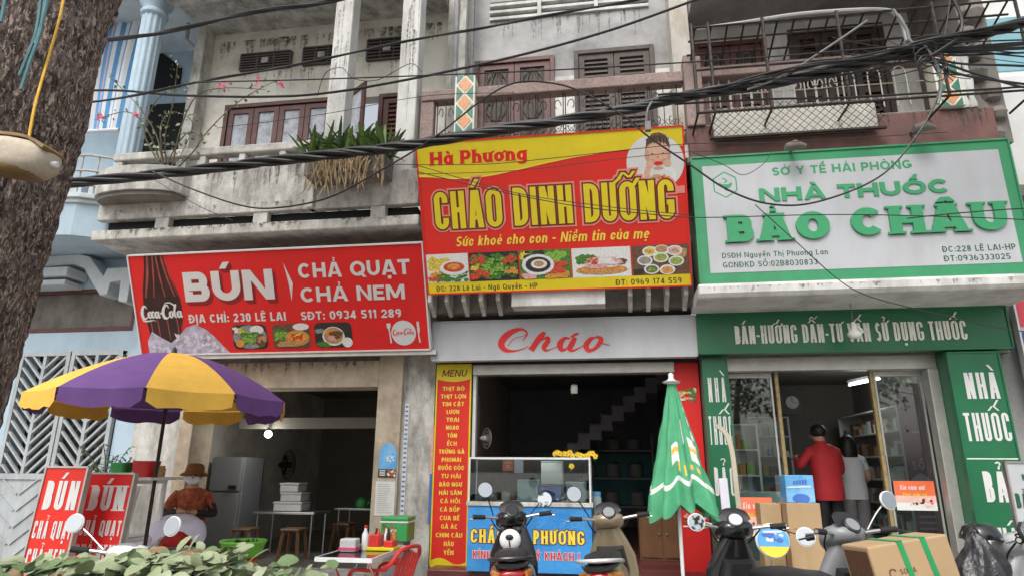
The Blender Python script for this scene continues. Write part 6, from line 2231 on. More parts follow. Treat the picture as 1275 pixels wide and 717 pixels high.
# ---------------------------------------------------------------- folded green parasol
GP = V((.70, 7.4, 0))
T = thing('folded_parasol', 'folded green parasol with white stripe and white finial before the red jamb board', 'parasol', (.7, 7.4, .12))
n, rows = 90, 26
vs, fs, ms = [], [], []
for i in range(rows + 1):
    t = i / rows
    for j in range(n):
        a = 2 * math.pi * j / n
        fold = math.cos(a * 9 + .5 * math.sin(t * 4 + a))
        r = .04 + .30 * t ** 1.0
        r *= 1 + (.08 + .16 * t) * fold
        if t > .85:
            r *= 1 - .45 * (t - .85)
        r *= 1 + (.10 * mn.noise(V((math.cos(a) * 3, math.sin(a) * 3, t * 6))) + .05 * mn.noise(V((math.cos(a) * 9, math.sin(a) * 9, t * 17)))) * min(1, t * 3)
        z = 2.5 - 1.37 * t - .05 * t * math.cos(a * 9) - (.06 * math.sin(a * 2 + 1) * t)
        vs.append((GP.x + r * math.cos(a) + .04 * t, GP.y + r * .85 * math.sin(a), z))
for i in range(rows):
    for j in range(n):
        fs.append((i * n + j, (i + 1) * n + j, (i + 1) * n + (j + 1) % n, i * n + (j + 1) % n))
        a = (j + .5) / n
        w_ = 0
        if i == 20: w_ = 1
        if abs(a - .80) < .016 and 7 < i < 13: w_ = 1
        if abs(a - .90) < .010 and 3 < i < 15: w_ = 1
        if abs(a - .955) < .012 and 4 < i < 19 and i % 3: w_ = 1
        if (abs(a - .87) < .028 and 12 <= i <= 16) or (abs(a - .715) < .025 and 13 <= i <= 16): w_ = 1 if i not in (14,) else 2
        if (abs(a - .78) < .05 and 17 <= i <= 18 and j % 3 == 0) or (abs(a - .86) < .04 and 18 == i and j % 2): w_ = 2
        ms.append(w_)
mb = MB()
mb.v, mb.f, mb.m = [V(p) for p in vs], [list(f) for f in fs], ms
mb.build('canopy', ['fabric_green', 'fabric_white', 'fabric_yellow'], T, smooth=70)
MB().lathe([(.02, 2.48), (.09, 2.50), (.10, 2.515), (.05, 2.53), (.03, 2.55), (.03, 2.6), (.0, 2.62)], 18, (GP.x, GP.y, 0)).build('finial', 'white_paint', T, smooth=True)
MB().tube([(GP.x, GP.y, .14), (GP.x, GP.y, 2.5)], .02, 10).build('pole', 'white_paint', T, smooth=True)
MB().lathe([(.24, .12), (.24, .18), (.05, .22), (.04, .34)], 20, (GP.x, GP.y, 0)).build('base', 'concrete_dark', T, smooth=40)

# ---------------------------------------------------------------- at the pharmacy door
mb = MB()
q = spline([spot(893, 530, 7.8), spot(903, 538, 7.7), spot(911, 560, 7.65), spot(916, 600, 7.6), spot(921, 645, 7.6), spot(926, 720, 7.6)], 6)
for a, b in zip(q, q[1:]):
    mb.beam(a, b, .05, .03, (0, 1, 0))
solo('foam_strip', mb, M('foam_cream', (.45, .40, .31), .8, .08, 8), 'long curved cream foam strip leaning on the narrow green pillar board', 'strip', q[-1], smooth=40)
solo('lilac_board', MB().hexa([(1.2, 7.66, .12), (1.30, 7.66, .12), (1.30, 7.69, .12), (1.2, 7.69, .12)], [(1.19, 7.76, 1.48), (1.28, 7.76, 1.48), (1.28, 7.79, 1.48), (1.19, 7.79, 1.48)]), 'cloth_lilac', 'narrow lilac board left of the cream foam strip', 'board', (1.25, 7.7, .12))
def greeting(label, tl, tr, bl, l1, l2, mat='sticker_orange'):
    T, sh = notice('greeting_poster', label, 'poster', tl, tr, bl, 'photo_white', .012)
    mb = MB()
    sh.poly(mb, [(.0, 0), (1, 0), (1, .5), (.0, .5)], .001, 0)
    sh.poly(mb, [(.0, .5), (1, .5), (1, .72), (.0, .72)], .001, 1)
    text(sh, mb, l1, .14, .76 if l2 else .8, .14, .30, .2, .16, .002, 2, gap=.14)
    if l2:
        text(sh, mb, l2, .2, .78, .40, .50, .2, .16, .0022, 3, gap=.14)
    for k in range(26):
        sh.disc(mb, rnd.uniform(.2, .9), rnd.uniform(.62, .9), rnd.uniform(.008, .02), rnd.uniform(.008, .02), .0025 + .0001 * k, rnd.choice((2, 4, 1, 0)), 8, 0, .2)
    mb.build('print', ['sticker_orange', 'sticker_pink', 'letter_white', 'sign_yellow', 'maroon_ink'], T)
greeting('orange greeting poster leaning left of the tall cartons', (1.42, 8.05, 1.27), (1.80, 8.05, 1.27), (1.40, 7.95, .86), 'Xin chào', 'Mời vào')
greeting('orange thank-you sticker on the right pharmacy door glass', (3.30, 8.52, 1.46), (3.74, 8.52, 1.46), (3.30, 8.52, 1.13), 'Xin cảm ơn!', 'Hẹn gặp lại')
# plum poster behind the right glass
T, sh = notice('door_poster', 'plum poster with pale print behind the right pharmacy door glass', 'poster', (3.52, 8.62, 2.62), (3.79, 8.62, 2.62), (3.52, 8.62, .75), 'plum', .004)
mb = MB()
text(sh, mb, 'SỐ', .22, .72, .50, .55, .2, .17, .002)
text(sh, mb, 'tư vấn', .15, .7, .30, .325, .2, .16, .002)
sh.poly(mb, [(.08, .61), (.5, .57), (.85, .60), (.85, .68), (.7, .66), (.4, .66), (.08, .68)], .002)
for k in range(4):
    sh.poly(mb, [(.15, .83 + k * .035), (.85, .83 + k * .035), (.85, .842 + k * .035), (.15, .842 + k * .035)], .002)
mb.build('print', M('plum_print', (.36, .27, .33), .5, .1), T)
def carton_box(label, x0, x1, y0, y1, z0, z1, mat='carton', tape=True):
    T = thing('carton', label, 'box', ((x0 + x1) / 2, (y0 + y1) / 2, z0))
    MB().box(x0, x1, y0, y1, z0, z1).build('box_body', mat, T, bevel=.008)
    if tape:
        c = (x0 + x1) / 2
        MB().box(c - .025, c + .025, y0 - .002, y0 - .0005, z0 + .01, z1 - .01).build('tape', 'carton_tape', T)
        MB().box(x0 + .01, x1 - .01, y0 - .003, y0 - .0006, z1 - .26, z1 - .252).build('flap_crease', 'photo_tan', T)
    return T
carton_box('tall plain brown carton standing under the blue printed carton', 1.83, 2.17, 7.55, 7.9, .12, 1.235)
carton_box('brown carton standing left of the tall carton in the pharmacy doorway', 1.60, 1.82, 7.75, 8.0, .41, 1.22)
T = carton_box('blue printed carton topping the tall brown carton', 1.85, 2.14, 7.58, 7.85, 1.237, 1.52, 'box_sky', False)
sh = Sheet((1.85, 7.58, 1.52), (2.14, 7.58, 1.52), (1.85, 7.58, 1.237))
mb = MB()
for k in range(5):
    sh.poly(mb, [(.28 + .1 * k, .22 - .01 * k), (.36 + .1 * k, .19 - .01 * k), (.35 + .1 * k, .33), (.27 + .1 * k, .34)], .003, 0)
sh.poly(mb, [(.05, .42), (.9, .38), (.9, .44), (.05, .48)], .003, 1)
sh.disc(mb, .5, .85, .09, .05, .003, 0, 16)
mb.build('print', ['box_blue', 'letter_white'], T)
T = thing('round_sign', 'round blue seaside-printed sign leaning on the pavement before the cartons', 'sign', (1.62, 7.35, .12))
MB().lathe([(.165, 0), (.17, .005), (.17, .012), (.165, .017)], 32, (1.62, 7.4, .87), (0, -1, .12)).build('disc', 'white_paint', T, smooth=40)
sh = Sheet((1.45, 7.379, 1.04), (1.79, 7.379, 1.04), (1.45, 7.339, .70))
mb = MB()
sh.disc(mb, .5, .5, .155, .155, .006, 0, 32)
pts = [(.5 + .455 * math.cos(R(a)), .5 + .455 * math.sin(R(a))) for a in range(20, 161, 10)]
sh.poly(mb, pts, .007, 1)
for k in range(9):
    sh.disc(mb, rnd.uniform(.25, .75), rnd.uniform(.3, .5), rnd.uniform(.015, .04), rnd.uniform(.01, .03), .0075 + .0002 * k, rnd.choice((2, 3)), 10, 0, .2)
sh.poly(mb, [(.22, .22), (.78, .2), (.78, .26), (.22, .28)], .0076, 2)
mb.build('print', ['box_sky', 'gold_ink', 'letter_white', 'box_blue'], T)
MB().beam((1.62, 7.42, .84), (1.62, 7.6, .12), .03, .02).build('prop', 'steel', T)

# inside the pharmacy
def med_shelf(label, x0, x1, y0, y1, z0, z1, cols, face='y', seed=1):
    rr = random.Random(seed)
    T = thing('medicine_cabinet', label, 'cabinet', ((x0 + x1) / 2, (y0 + y1) / 2, z0))
    fr = MB()
    if face == 'y':
        fr.box(x0, x0 + .03, y0, y1, z0, z1).box(x1 - .03, x1, y0, y1, z0, z1).box(x0 + .03, x1 - .03, y1 - .02, y1, z0, z1)
    else:
        fr.box(x0, x1, y0, y0 + .03, z0, z1).box(x0, x1, y1 - .03, y1, z0, z1).box(x1 - .02, x1, y0 + .03, y1 - .03, z0, z1)
    rows = int((z1 - z0) / .3)
    mb = MB()
    for k in range(rows + 1):
        zz = z0 + (z1 - z0 - .02) * k / rows
        if face == 'y':
            fr.box(x0 + .03, x1 - .03, y0, y1 - .02, zz, zz + .02)
        else:
            fr.box(x0, x1 - .02, y0 + .03, y1 - .03, zz, zz + .02)
        if k == rows:
            continue
        a, e_ = (x0 + .05, x1 - .05) if face == 'y' else (y0 + .05, y1 - .05)
        while a < e_ - .08:
            w_ = rr.uniform(.05, .12)
            h_ = rr.uniform(.08, .2)
            if face == 'y':
                mb.box(a, a + w_, y0 + .04, y0 + .16, zz + .021, zz + .021 + h_, rr.randrange(len(cols)))
            else:
                mb.box(x0 + .04, x0 + .16, a, a + w_, zz + .021, zz + .021 + h_, rr.randrange(len(cols)))
            a += w_ + rr.uniform(.005, .03)
    fr.build('frame', 'white_paint', T)
    o = mb.build('medicine_boxes', cols, T)
    o['kind'] = 'stuff'
    return T
PC_ = ['photo_white', 'photo_white', 'photo_orange', 'box_sky', 'photo_lime', 'photo_red', 'paper_aqua', 'photo_yellow', 'photo_grey']
med_shelf('white glazed medicine cabinet on the back wall left of the red jacket', 2.45, 3.15, 12.2, 12.5, .45, 2.5, PC_, 'y', 2)
med_shelf('white medicine cabinet along the right wall behind the person in white', 3.9, 4.3, 9.6, 12.0, .45, 2.45, ['photo_white', 'photo_grey', 'paper_aqua', 'photo_brown', 'photo_grey', 'photo_tan'], 'x', 3)
med_shelf('medicine cabinet with colourful bottles behind the left pharmacy glass', 1.42, 2.05, 9.6, 9.9, .45, 2.2, ['photo_orange', 'photo_lime', 'photo_red', 'photo_white', 'photo_yellow', 'photo_green', 'photo_brown'], 'y', 5)
item('glass_counter', 'low pharmacy counter with aqua front inside the left door glass', 1.45, 2.5, 9.15, 9.5, .42, 1.3, 'paper_aqua', 'counter', 'white_paint')
cp = spot(984, 500, 11.9)
T = thing('wall_clock', 'small square wall clock high on the pharmacy back wall', 'clock', tuple(cp))
MB().box(cp.x - .3, cp.x + .2, 12.0, 12.03, cp.z - .2, cp.z + .2).build('dark_board', 'photo_dark', T)
MB().lathe([(.11, 0), (.11, .03)], 24, (cp.x + .05, 12.0, cp.z), (0, -1, 0)).build('dial', 'paper_white', T)
MB().box(cp.x + .045, cp.x + .055, 11.96, 11.968, cp.z, cp.z + .1).box(cp.x + .055, cp.x + .12, 11.96, 11.968, cp.z - .01, cp.z).build('hands', 'black_plastic', T)
ta, tb = spot(1062, 512, 10.6), spot(1100, 505, 9.9)
ta.z = tb.z = 2.85
T = thing('tube_lamp', 'lit tube lamp on the pharmacy ceiling behind the right door', 'lamp', tuple(ta.lerp(tb, .5)))
MB().tube([ta, tb], .018, 10).build('tube', 'tube_glow', T, smooth=True)
MB().beam(ta + V((0, 0, .05)), tb + V((0, 0, .05)), .06, .04).build('fitting', 'white_paint', T)
ld = bpy.data.lights.new('tube_light', 'POINT')
ld.energy = 9
ld.shadow_soft_size = .25
lo_ = bpy.data.objects.new('tube_light', ld)
COL.objects.link(lo_)
lo_.parent = T
lo_.location = (0, 0, -.12)
bp = spot(1063, 408, 7.75)
T = thing('hanging_lamp', 'white bulb lamp hanging below the canopy over the green fascia', 'lamp', tuple(bp))
MB().lathe([(.0, -.13), (.05, -.12), (.075, -.09), (.075, -.06), (.045, -.03), (.03, .0), (.03, .05), (.015, .07)], 18, bp).build('bulb_body', 'bulb_off', T, smooth=True)
MB().tube([bp + V((0, 0, .07)), V((bp.x, bp.y, 3.46))], .006, 6).build('cord', 'cable_grey', T)
MB().tube([bp + V((.03, 0, .02)), bp + V((.08, 0, -.02)), bp + V((.09, 0, -.06))], .014, 6).build('bracket', 'bulb_off', T, smooth=True)

# ================================================================ SCOOTERS
def wheel(T, x, r, mats=('rubber', 'alu')):
    w_ = MB().tube([(x + (r - .045) * math.cos(t * math.pi / 16), 0, r + (r - .045) * math.sin(t * math.pi / 16)) for t in range(32)], .045, 10, closed=True).build('wheel', mats[0], T, smooth=True)
    mb = MB()
    mb.lathe([(r - .07, -.035), (r - .06, -.04), (r - .06, .04), (r - .07, .035)], 28, (x, 0, r), (0, 1, 0))
    mb.lathe([(.05, -.05), (.05, .05)], 14, (x, 0, r), (0, 1, 0))
    for k in range(5):
        a = k * 2 * math.pi / 5
        mb.beam((x + .04 * math.cos(a), 0, r + .04 * math.sin(a)), (x + (r - .065) * math.cos(a), 0, r + (r - .065) * math.sin(a)), .03, .03, (0, 1, 0))
    mb.build('rim', mats[1], w_, smooth=35)

def scooter(label, loc, rz, paint, trim='black_plastic', steer=0, mir=None, mtype='oval', plate=None, rack=True, light=True, group='scooters parked on the pavement', dial=None, scl=1, lean=0, tailw=1):
    """local frame: +x forward, z up, origin on the ground between the wheels"""
    T = thing('scooter', label, 'scooter', loc, rz, group, local=True)
    T.scale = (scl, scl, scl)
    T.rotation_euler = (lean, 0, rz)
    Y = lambda v: (0, v, 0)
    Z = lambda v, t=0: (t, 0, v)
    wheel(T, -.60, .26)
    wheel(T, .64, .26)
    mb = MB().loft([((-.88, 0, .70), Y(.05), Z(.035), 2.2), ((-.82, 0, .695), Y(.105), Z(.06), 2.5), ((-.68, 0, .665), Y(.15), Z(.095), 2.5), ((-.48, 0, .62), Y(.18), Z(.145), 2.6), ((-.25, 0, .56), Y(.18), Z(.19), 2.8), ((-.05, 0, .50), Y(.155), Z(.21), 2.8), ((.08, 0, .42), Y(.14), Z(.13), 3), ((.16, 0, .36), Y(.13), Z(.06), 3)], 24)
    body = mb.build('rear_body', paint, T, smooth=50)
    MB().box(-.05, .42, -.15, .15, .27, .345).build('floorboard', trim, T, bevel=.02)
    # leg shield curving up to the head
    mb = MB().loft([((.30, 0, .30), Y(.15), (.05, 0, .03), 3), ((.42, 0, .40), Y(.20), (.055, 0, .02), 2.6), ((.455, 0, .55), Y(.225), (.06, 0, .01), 2.4), ((.44, 0, .70), Y(.21), (.065, 0, .01), 2.4), ((.40, 0, .84), Y(.15), (.065, 0, .015), 2.4), ((.37, 0, .95), Y(.09), (.06, 0, .02), 2.4)], 24)
    mb.build('leg_shield', paint, T, smooth=50)
    MB().loft([((.34, 0, .36), Y(.12), (.05, 0, .03), 3), ((.36, 0, .60), Y(.15), (.06, 0, 0), 3), ((.33, 0, .78), Y(.12), (.05, 0, .02), 3)], 18).build('glove_panel', trim, T, smooth=50)
    # seat
    mb = MB().loft([((-.82, 0, .80), Y(.05), Z(.015), 2.4), ((-.76, 0, .80), Y(.10), Z(.03), 2.6), ((-.58, 0, .795), Y(.13), Z(.045), 2.8), ((-.42, 0, .775), Y(.14), Z(.05), 2.8), ((-.2, 0, .765), Y(.13), Z(.05), 2.8), ((-.02, 0, .745), Y(.10), Z(.04), 2.6), ((.05, 0, .735), Y(.04), Z(.02), 2.4)], 22)
    mb.build('seat', 'black_leather', T, smooth=50)
    # handlebar group turned by the steering angle
    H = Matrix.Translation((.36, 0, 0)) @ Matrix.Rotation(steer, 4, 'Z') @ Matrix.Translation((-.36, 0, 0))
    mb = MB().loft([((.24, 0, 1.0), Y(.06), Z(.03, -.01), 2.4), ((.28, 0, 1.005), Y(.125), Z(.06, -.02), 2.6), ((.36, 0, .995), Y(.15), Z(.085, -.02), 2.6), ((.44, 0, .975), Y(.135), Z(.085, -.01), 2.4), ((.50, 0, .96), Y(.09), Z(.06), 2.2), ((.525, 0, .955), Y(.04), Z(.03), 2)], 24)
    head = mb.xf(H).build('headset', paint, T, smooth=50)
    MB().loft([((.262, 0, 1.045), Y(.05), Z(.006), 2.5), ((.30, 0, 1.066), Y(.085), Z(.01), 2.5), ((.36, 0, 1.07), Y(.085), Z(.012), 2.5), ((.40, 0, 1.06), Y(.05), Z(.008), 2.5)], 18).xf(H).build('speedometer', 'fridge_grey', head, smooth=40)
    if dial:
        q = V((.265, 0, 1.075))
        ax = V((-.75, 0, .66)).normalized()
        MB().lathe([(.062, -.02), (.062, .004), (.054, .01)], 22, q, ax).xf(H).build('gauge_rim', 'black_plastic', head, smooth=40)
        g_ = MB().lathe([(.05, .0105), (.05, .012)], 22, q, ax).xf(H).build('gauge', dial, head)
        MB().loft([((.30, 0, 1.09), Y(.12), (.02, 0, .03), 2.4), ((.34, 0, 1.13), Y(.10), (.01, 0, .02), 2.4), ((.36, 0, 1.15), Y(.06), (.006, 0, .008), 2.4)], 16).xf(H).build('visor', 'black_plastic', head, smooth=50)
    # body line, side panel and foot pegs break up the bodywork
    for s_ in (-1, 1):
        MB().loft([((-.74, s_ * .150, .66), Y(.012), Z(.02), 2.2), ((-.5, s_ * .182, .60), Y(.012), Z(.035), 2.2), ((-.28, s_ * .178, .52), Y(.012), Z(.04), 2.2), ((-.1, s_ * .152, .47), Y(.01), Z(.02), 2.2)], 12).build('side_panel', trim, body, smooth=50)
        MB().tube([(-.30, s_ * .17, .30), (-.30, s_ * .27, .31)], .012, 8).build('foot_peg', 'rubber', T, smooth=True)
        MB().tube(spline([(.30, s_ * .2, 1.03), (.40, s_ * .14, .93), (.44, s_ * .06, .85)], 4), .006, 6).xf(H).build('control_cable', 'rubber', T, smooth=True)
    if light:
        MB().lathe([(.085, 0), (.08, .02), (.05, .035), (.0, .04)], 20, (.49, 0, .955), (1, 0, -.1)).xf(H).build('headlight', 'silver_paint', head, smooth=True)
    mb = MB().tube(spline([(.22, -.36, 1.045), (.28, -.22, 1.03), (.34, 0, 1.0), (.28, .22, 1.03), (.22, .36, 1.045)], 5), .013, 8)
    hb = mb.xf(H).build('handlebar', 'steel', T, smooth=True)
    for s_ in (-1, 1):
        MB().tube([(.222, s_ * .355, 1.045), (.262, s_ * .25, 1.034)], .021, 10).xf(H).build('grip', 'rubber', hb, smooth=True)
        MB().tube([(.29, s_ * .23, 1.03), (.30, s_ * .33, 1.02), (.29, s_ * .39, 1.02)], .007, 6).xf(H).build('brake_lever', 'steel', hb, smooth=True)
        m = (mir or {}).get(s_, (.24, .34, 1.24))
        if m:
            mx_, my, mz = m
            st = MB().tube(spline([(.30, s_ * .17, 1.04), (.29, s_ * (.17 + my) / 2, 1.05 + (mz - 1.05) * .5), (mx_ + .02, s_ * my, mz)], 5), .006, 6).xf(H).build('mirror', 'black_plastic' if mtype != 'round' else 'chrome', T, smooth=True)
            rr_ = (.068, .05) if mtype == 'oval' else (.062, .062)
            ax_ = V((-1, -s_ * .12, .2)).normalized()
            b = MB().lathe([(rr_[0] * .7, .03), (rr_[0] * 1.06, .012), (rr_[0] * 1.06, 0)], 22, (mx_, s_ * my, mz), -ax_).xf(H)
            b.build('housing', 'black_plastic' if mtype != 'round' else 'white_gloss', st, smooth=40)
            MB().lathe([(rr_[0] * .95, 0), (rr_[0] * .95, .004)], 22, V((mx_, s_ * my, mz)) + ax_ * .001, ax_).xf(H).build('glass', 'mirror_face', st)
    for s_ in (-1, 1):
        MB().tube([(.42, s_ * .07, .8), (.60, s_ * .075, .28)], .018, 8).xf(H).build('fork_leg', 'steel', T, smooth=True)
    mb = MB()
    secs = []
    for k in range(9):
        a = R(20 + k * 17)
        secs.append(((.64 + .30 * math.cos(a), 0, .26 + .30 * math.sin(a)), Y(.075 - .03 * abs(k - 4) / 4), (.012 * math.cos(a), 0, .012 * math.sin(a)), 2.5))
    mb.loft(secs, 12).xf(H).build('front_fender', paint, T, smooth=50)
    secs = []
    for k in range(7):
        a = R(75 + k * 18)
        secs.append(((-.60 + .31 * math.cos(a), 0, .26 + .31 * math.sin(a)), Y(.08), (.01 * math.cos(a), 0, .01 * math.sin(a)), 2.5))
    MB().loft(secs, 12).build('rear_fender', trim, T, smooth=50)
    MB().loft([((-.90, 0, .70), Y(.05 * tailw), Z(.02), 2.4), ((-.885, 0, .70), Y(.09 * tailw), Z(.035), 2.4), ((-.84, 0, .70), Y(.11 * tailw), Z(.042), 2.4), ((-.76, 0, .70), Y(.08 * tailw), Z(.03), 2.4)], 18).build('tail_light', 'tail_red', T, smooth=50)
    MB().loft([((-.90, 0, .752), Y(.05), Z(.010), 2.4), ((-.86, 0, .755), Y(.11), Z(.014), 2.4), ((-.72, 0, .76), Y(.14), Z(.014), 2.4)], 16).build('tail_cover', trim, T, smooth=50)
    for s_ in (-1, 1):
        MB().loft([((-.865, s_ * .10 * tailw, .70), Y(.016), Z(.026), 2.4), ((-.81, s_ * .13 * tailw, .705), Y(.018), Z(.03), 2.4), ((-.74, s_ * .15, .70), Y(.01), Z(.02), 2.4)], 12).build('indicator', 'amber', T, smooth=True)
    MB().box(-.90, -.892, -.10, .10, .43, .57).build('number_plate', plate or 'white_paint', T, bevel=.003)
    MB().beam((-.86, 0, .68), (-.895, 0, .5), .05, .02, (0, 1, 0)).build('plate_bracket', 'black_plastic', T)
    if rack:
        mb = MB().tube(spline([(-.50, -.155, .76), (-.76, -.165, .80), (-.93, -.10, .82), (-.93, .10, .82), (-.76, .165, .80), (-.50, .155, .76)], 5), .014, 8)
        mb.build('grab_rail', 'black_plastic' if rack is True else rack, T, smooth=True)
    MB().tube([(-.1, -.16, .22), (-.4, -.2, .24), (-.5, -.21, .27)], .02, 8).loft([((-.42, -.21, .26), (0, .05, 0), (0, 0, .05), 2), ((-.5, -.21, .27), (0, .06, 0), (0, 0, .06), 2), ((-.9, -.21, .36), (0, .055, 0), (0, 0, .055), 2), ((-.92, -.21, .365), (0, .03, 0), (0, 0, .03), 2)], 14).build('exhaust', 'steel', T, smooth=50)
    MB().box(-.7, -.2, .06, .16, .16, .34).build('engine_block', 'cable_grey', T, bevel=.03)
    for s_ in (-1, 1):
        MB().tube([(-.2, s_ * .12, .25), (-.28, s_ * .2, .01)], .012, 6).build('stand_leg', 'steel', T, smooth=True)
    return T

PV = .12
scooter('black scooter with a panda bag, parked tail-out before the left half of the counter', (-.82, 5.85, PV), R(98), 'black_gloss', steer=R(6), mir={-1: (.24, .30, 1.16), 1: (.24, .24, 1.27)}, dial='window_dark', lean=R(-3))
scooter('beige scooter parked tail-out before the right end of the glass counter', (.0, 5.85, PV), R(86), 'beige_paint', 'black_plastic', steer=R(14), mir={-1: None, 1: (.24, .30, 1.25)}, rack='silver_paint', dial='fridge_grey', lean=R(-4), tailw=.7)
scooter('black step-through scooter angled left before the round blue sign', (1.03, 5.15, PV), R(107), 'black_gloss', steer=R(-16), mir={1: (.20, .30, 1.06), -1: (-.02, .42, .99)}, rack='chrome', mtype='round', dial='silver_paint')
scooter('silver scooter partly hidden behind the strapped carton', (1.83, 4.9, PV), R(125), 'fridge_grey', steer=R(-8), mir={-1: (.24, .34, 1.24), 1: None}, mtype='round', dial='fridge_grey')
scooter('silver and black scooter with a black bag on its handlebar at the right edge', (2.78, 4.55, PV), R(118), 'silver_paint', steer=R(10), mir={1: (.2, .3, 1.08), -1: None})
scooter('white scooter half hidden behind the tall round-leaved shrub', (-3.02, 3.62, PV), R(88), 'white_gloss', steer=R(0), mir={1: (.26, .40, 1.21), -1: (.22, .40, 1.21)}, mtype='round', scl=.90)

# panda-faced bag on the black scooter
pc = V((-.86, 5.72, .985))
T = thing('panda_bag', 'round plush panda-faced bag propped on the black scooter seat', 'bag', (pc.x, pc.y, .89))
MB().ball(pc, .092, 20, 0, (1, .6, .95)).build('head', 'panda_white', T, smooth=True)
for s_ in (-1, 1):
    MB().ball(pc + V((s_ * .07, .01, .08)), .026, 12, 0, (1, .6, 1)).build('ear', 'black_leather', T, smooth=True)
MB().ball(pc + V((.0, -.052, .025)), .03, 12, 0, (1.15, .5, .8)).build('muzzle_patch', 'black_leather', T, smooth=True)
MB().tube([pc + V((.0, -.06, .0)), pc + V((.005, -.059, -.05))], .006, 6).build('mouth_seam', 'black_leather', T, smooth=True)
MB().loft([(pc + V((.07, .06, .10)), (.06, 0, 0), (0, .04, 0), 2.4), (pc + V((.09, .06, -.04)), (.10, 0, 0), (0, .06, 0), 2.4), (pc + V((.11, .06, -.2)), (.12, 0, 0), (0, .07, 0), 2.4)], 16).build('bag_body', 'black_leather', T, smooth=50)

# black bag on the right scooter
bb = spot(1217, 690, 4.75)
T = thing('carrier_bag', 'crumpled black carrier bag hanging from the right edge scooter handlebar', 'bag', tuple(bb - V((0, 0, .2))))
mb = MB()
secs = []
for k in range(11):
    t = k / 10
    r = .015 + .14 * math.sin(min(t * 1.25, 1.0) * math.pi / 2) * (1 if t < .85 else 1 - (t - .85) * 3)
    secs.append((bb + V((0.02 * math.sin(t * 5), 0, .13 - .36 * t)), (r, 0, 0), (0, r * .8, 0), 2.2))
mb.loft(secs, 40)
for i, p in enumerate(mb.v):
    q = p - bb
    a = math.atan2(q.y, q.x)
    d = mn.noise(V((math.cos(a) * 2.5, math.sin(a) * 2.5, q.z * 7))) * .035 + mn.noise(V((math.cos(a) * 6, math.sin(a) * 6, q.z * 16))) * .014
    mb.v[i] = p + V((math.cos(a), math.sin(a), 0)) * d
mb.build('bag_body', 'poly_bag', T, smooth=70)
MB().tube([bb + V((-.02, 0, .13)), bb + V((.0, 0, .18)), bb + V((.03, 0, .13))], .008, 6).build('handles', 'poly_bag', T)
hh = spot(1220, 661, 4.85)
T = thing('helmet', 'small black helmet resting above the black carrier bag', 'helmet', tuple(hh))
MB().loft([(hh + V((0, 0, -.045)), (.125, 0, 0), (0, .10, 0), 2.2), (hh + V((0, 0, -.02)), (.12, 0, 0), (0, .1, 0), 2.2), (hh + V((0, 0, .03)), (.095, 0, 0), (0, .08, 0), 2.1), (hh + V((0, 0, .05)), (.05, 0, 0), (0, .045, 0), 2)], 20).build('shell', 'black_gloss', T, smooth=60)
MB().loft([(hh + V((-.06, -.06, -.04)), (.07, 0, .01), (0, .05, 0), 2.4), (hh + V((-.07, -.06, -.03)), (.07, 0, .01), (0, .05, 0), 2.4)], 14).build('peak', 'black_plastic', T, smooth=40)

# strapped carton on the silver scooter
T = thing('carton', 'large brown carton with two green straps tied on the silver scooter', 'box', (1.87, 4.6, .86), R(8), local=True)
T.rotation_euler = (R(-3), R(-9), R(9))
Wb, Db, Hb = .56, .34, .56
z0b, z1b = -.27, .29
MB().box(-.27, .25, -.0, Db, z0b, z1b).build('box_body', 'carton', T, bevel=.012)
mb = MB()
for x in (-.02, .13):
    mb.hexa([(x - .016, -.006, z0b), (x + .016, -.006, z0b), (x + .016, -.001, z0b), (x - .016, -.001, z0b)], [(x - .06, -.006, z1b + .005), (x - .028, -.006, z1b + .005), (x - .028, -.001, z1b + .005), (x - .06, -.001, z1b + .005)])
    mb.box(x - .06, x - .028, -.006, Db + .004, z1b + .001, z1b + .007)
mb.build('strap', 'strap_green', T)
shc = Sheet((-.27, 0, z1b), (.25, 0, z1b), (-.27, 0, z0b))
mb = MB()
text(shc, mb, 'SONA', .30, .50, .27, .325, .2, .16, .001, gap=.16)
ring = [(.215 * shc.w + .022 * math.cos(t * .42), .30 * shc.h + .022 * math.sin(t * .42), .010) for t in range(3, 15)]
ribbon(shc, mb, ring, .0012, 0, False, 2)
mb.build('lettering', 'photo_brown', T)
MB().box(-.272, -.2705, .02, .31, z0b + .02, z1b - .03).build('torn_side', 'photo_brown', T)

# ================================================================ PEOPLE
def skin_body(name, joints, edges, parent, mats, pick, sub=2, root='pelvis'):
    """one continuous figure: joints {name: (pos, rx, ry)} grown with a Skin modifier"""
    names = list(joints)
    me = bpy.data.meshes.new(name)
    me.from_pydata([tuple(joints[k][0]) for k in names], [(names.index(a), names.index(b)) for a, b in edges], [])
    o = bpy.data.objects.new(name, me)
    COL.objects.link(o)
    o.modifiers.new('skin', 'SKIN')
    ss = o.modifiers.new('sub', 'SUBSURF')
    ss.levels = ss.render_levels = sub
    sv = me.skin_vertices[0].data
    for i, k in enumerate(names):
        j = joints[k]
        sv[i].radius = (j[1], j[2] if len(j) > 2 else j[1])
        sv[i].use_root = (k == root)
    bpy.context.view_layer.update()
    dg = bpy.context.evaluated_depsgraph_get()
    m2 = bpy.data.meshes.new_from_object(o.evaluated_get(dg))
    bpy.data.objects.remove(o)
    m2.name = name
    m2.materials.clear()
    for x in mats:
        m2.materials.append(MATS[x])
    pos = [V(j[0]) for j in joints.values()]
    for p in m2.polygons:
        p.material_index = pick(p.center)
        p.use_smooth = True
    b = bpy.data.objects.new(name, m2)
    COL.objects.link(b)
    b.parent = parent
    ORG[b.name] = V((0, 0, 0))
    return b

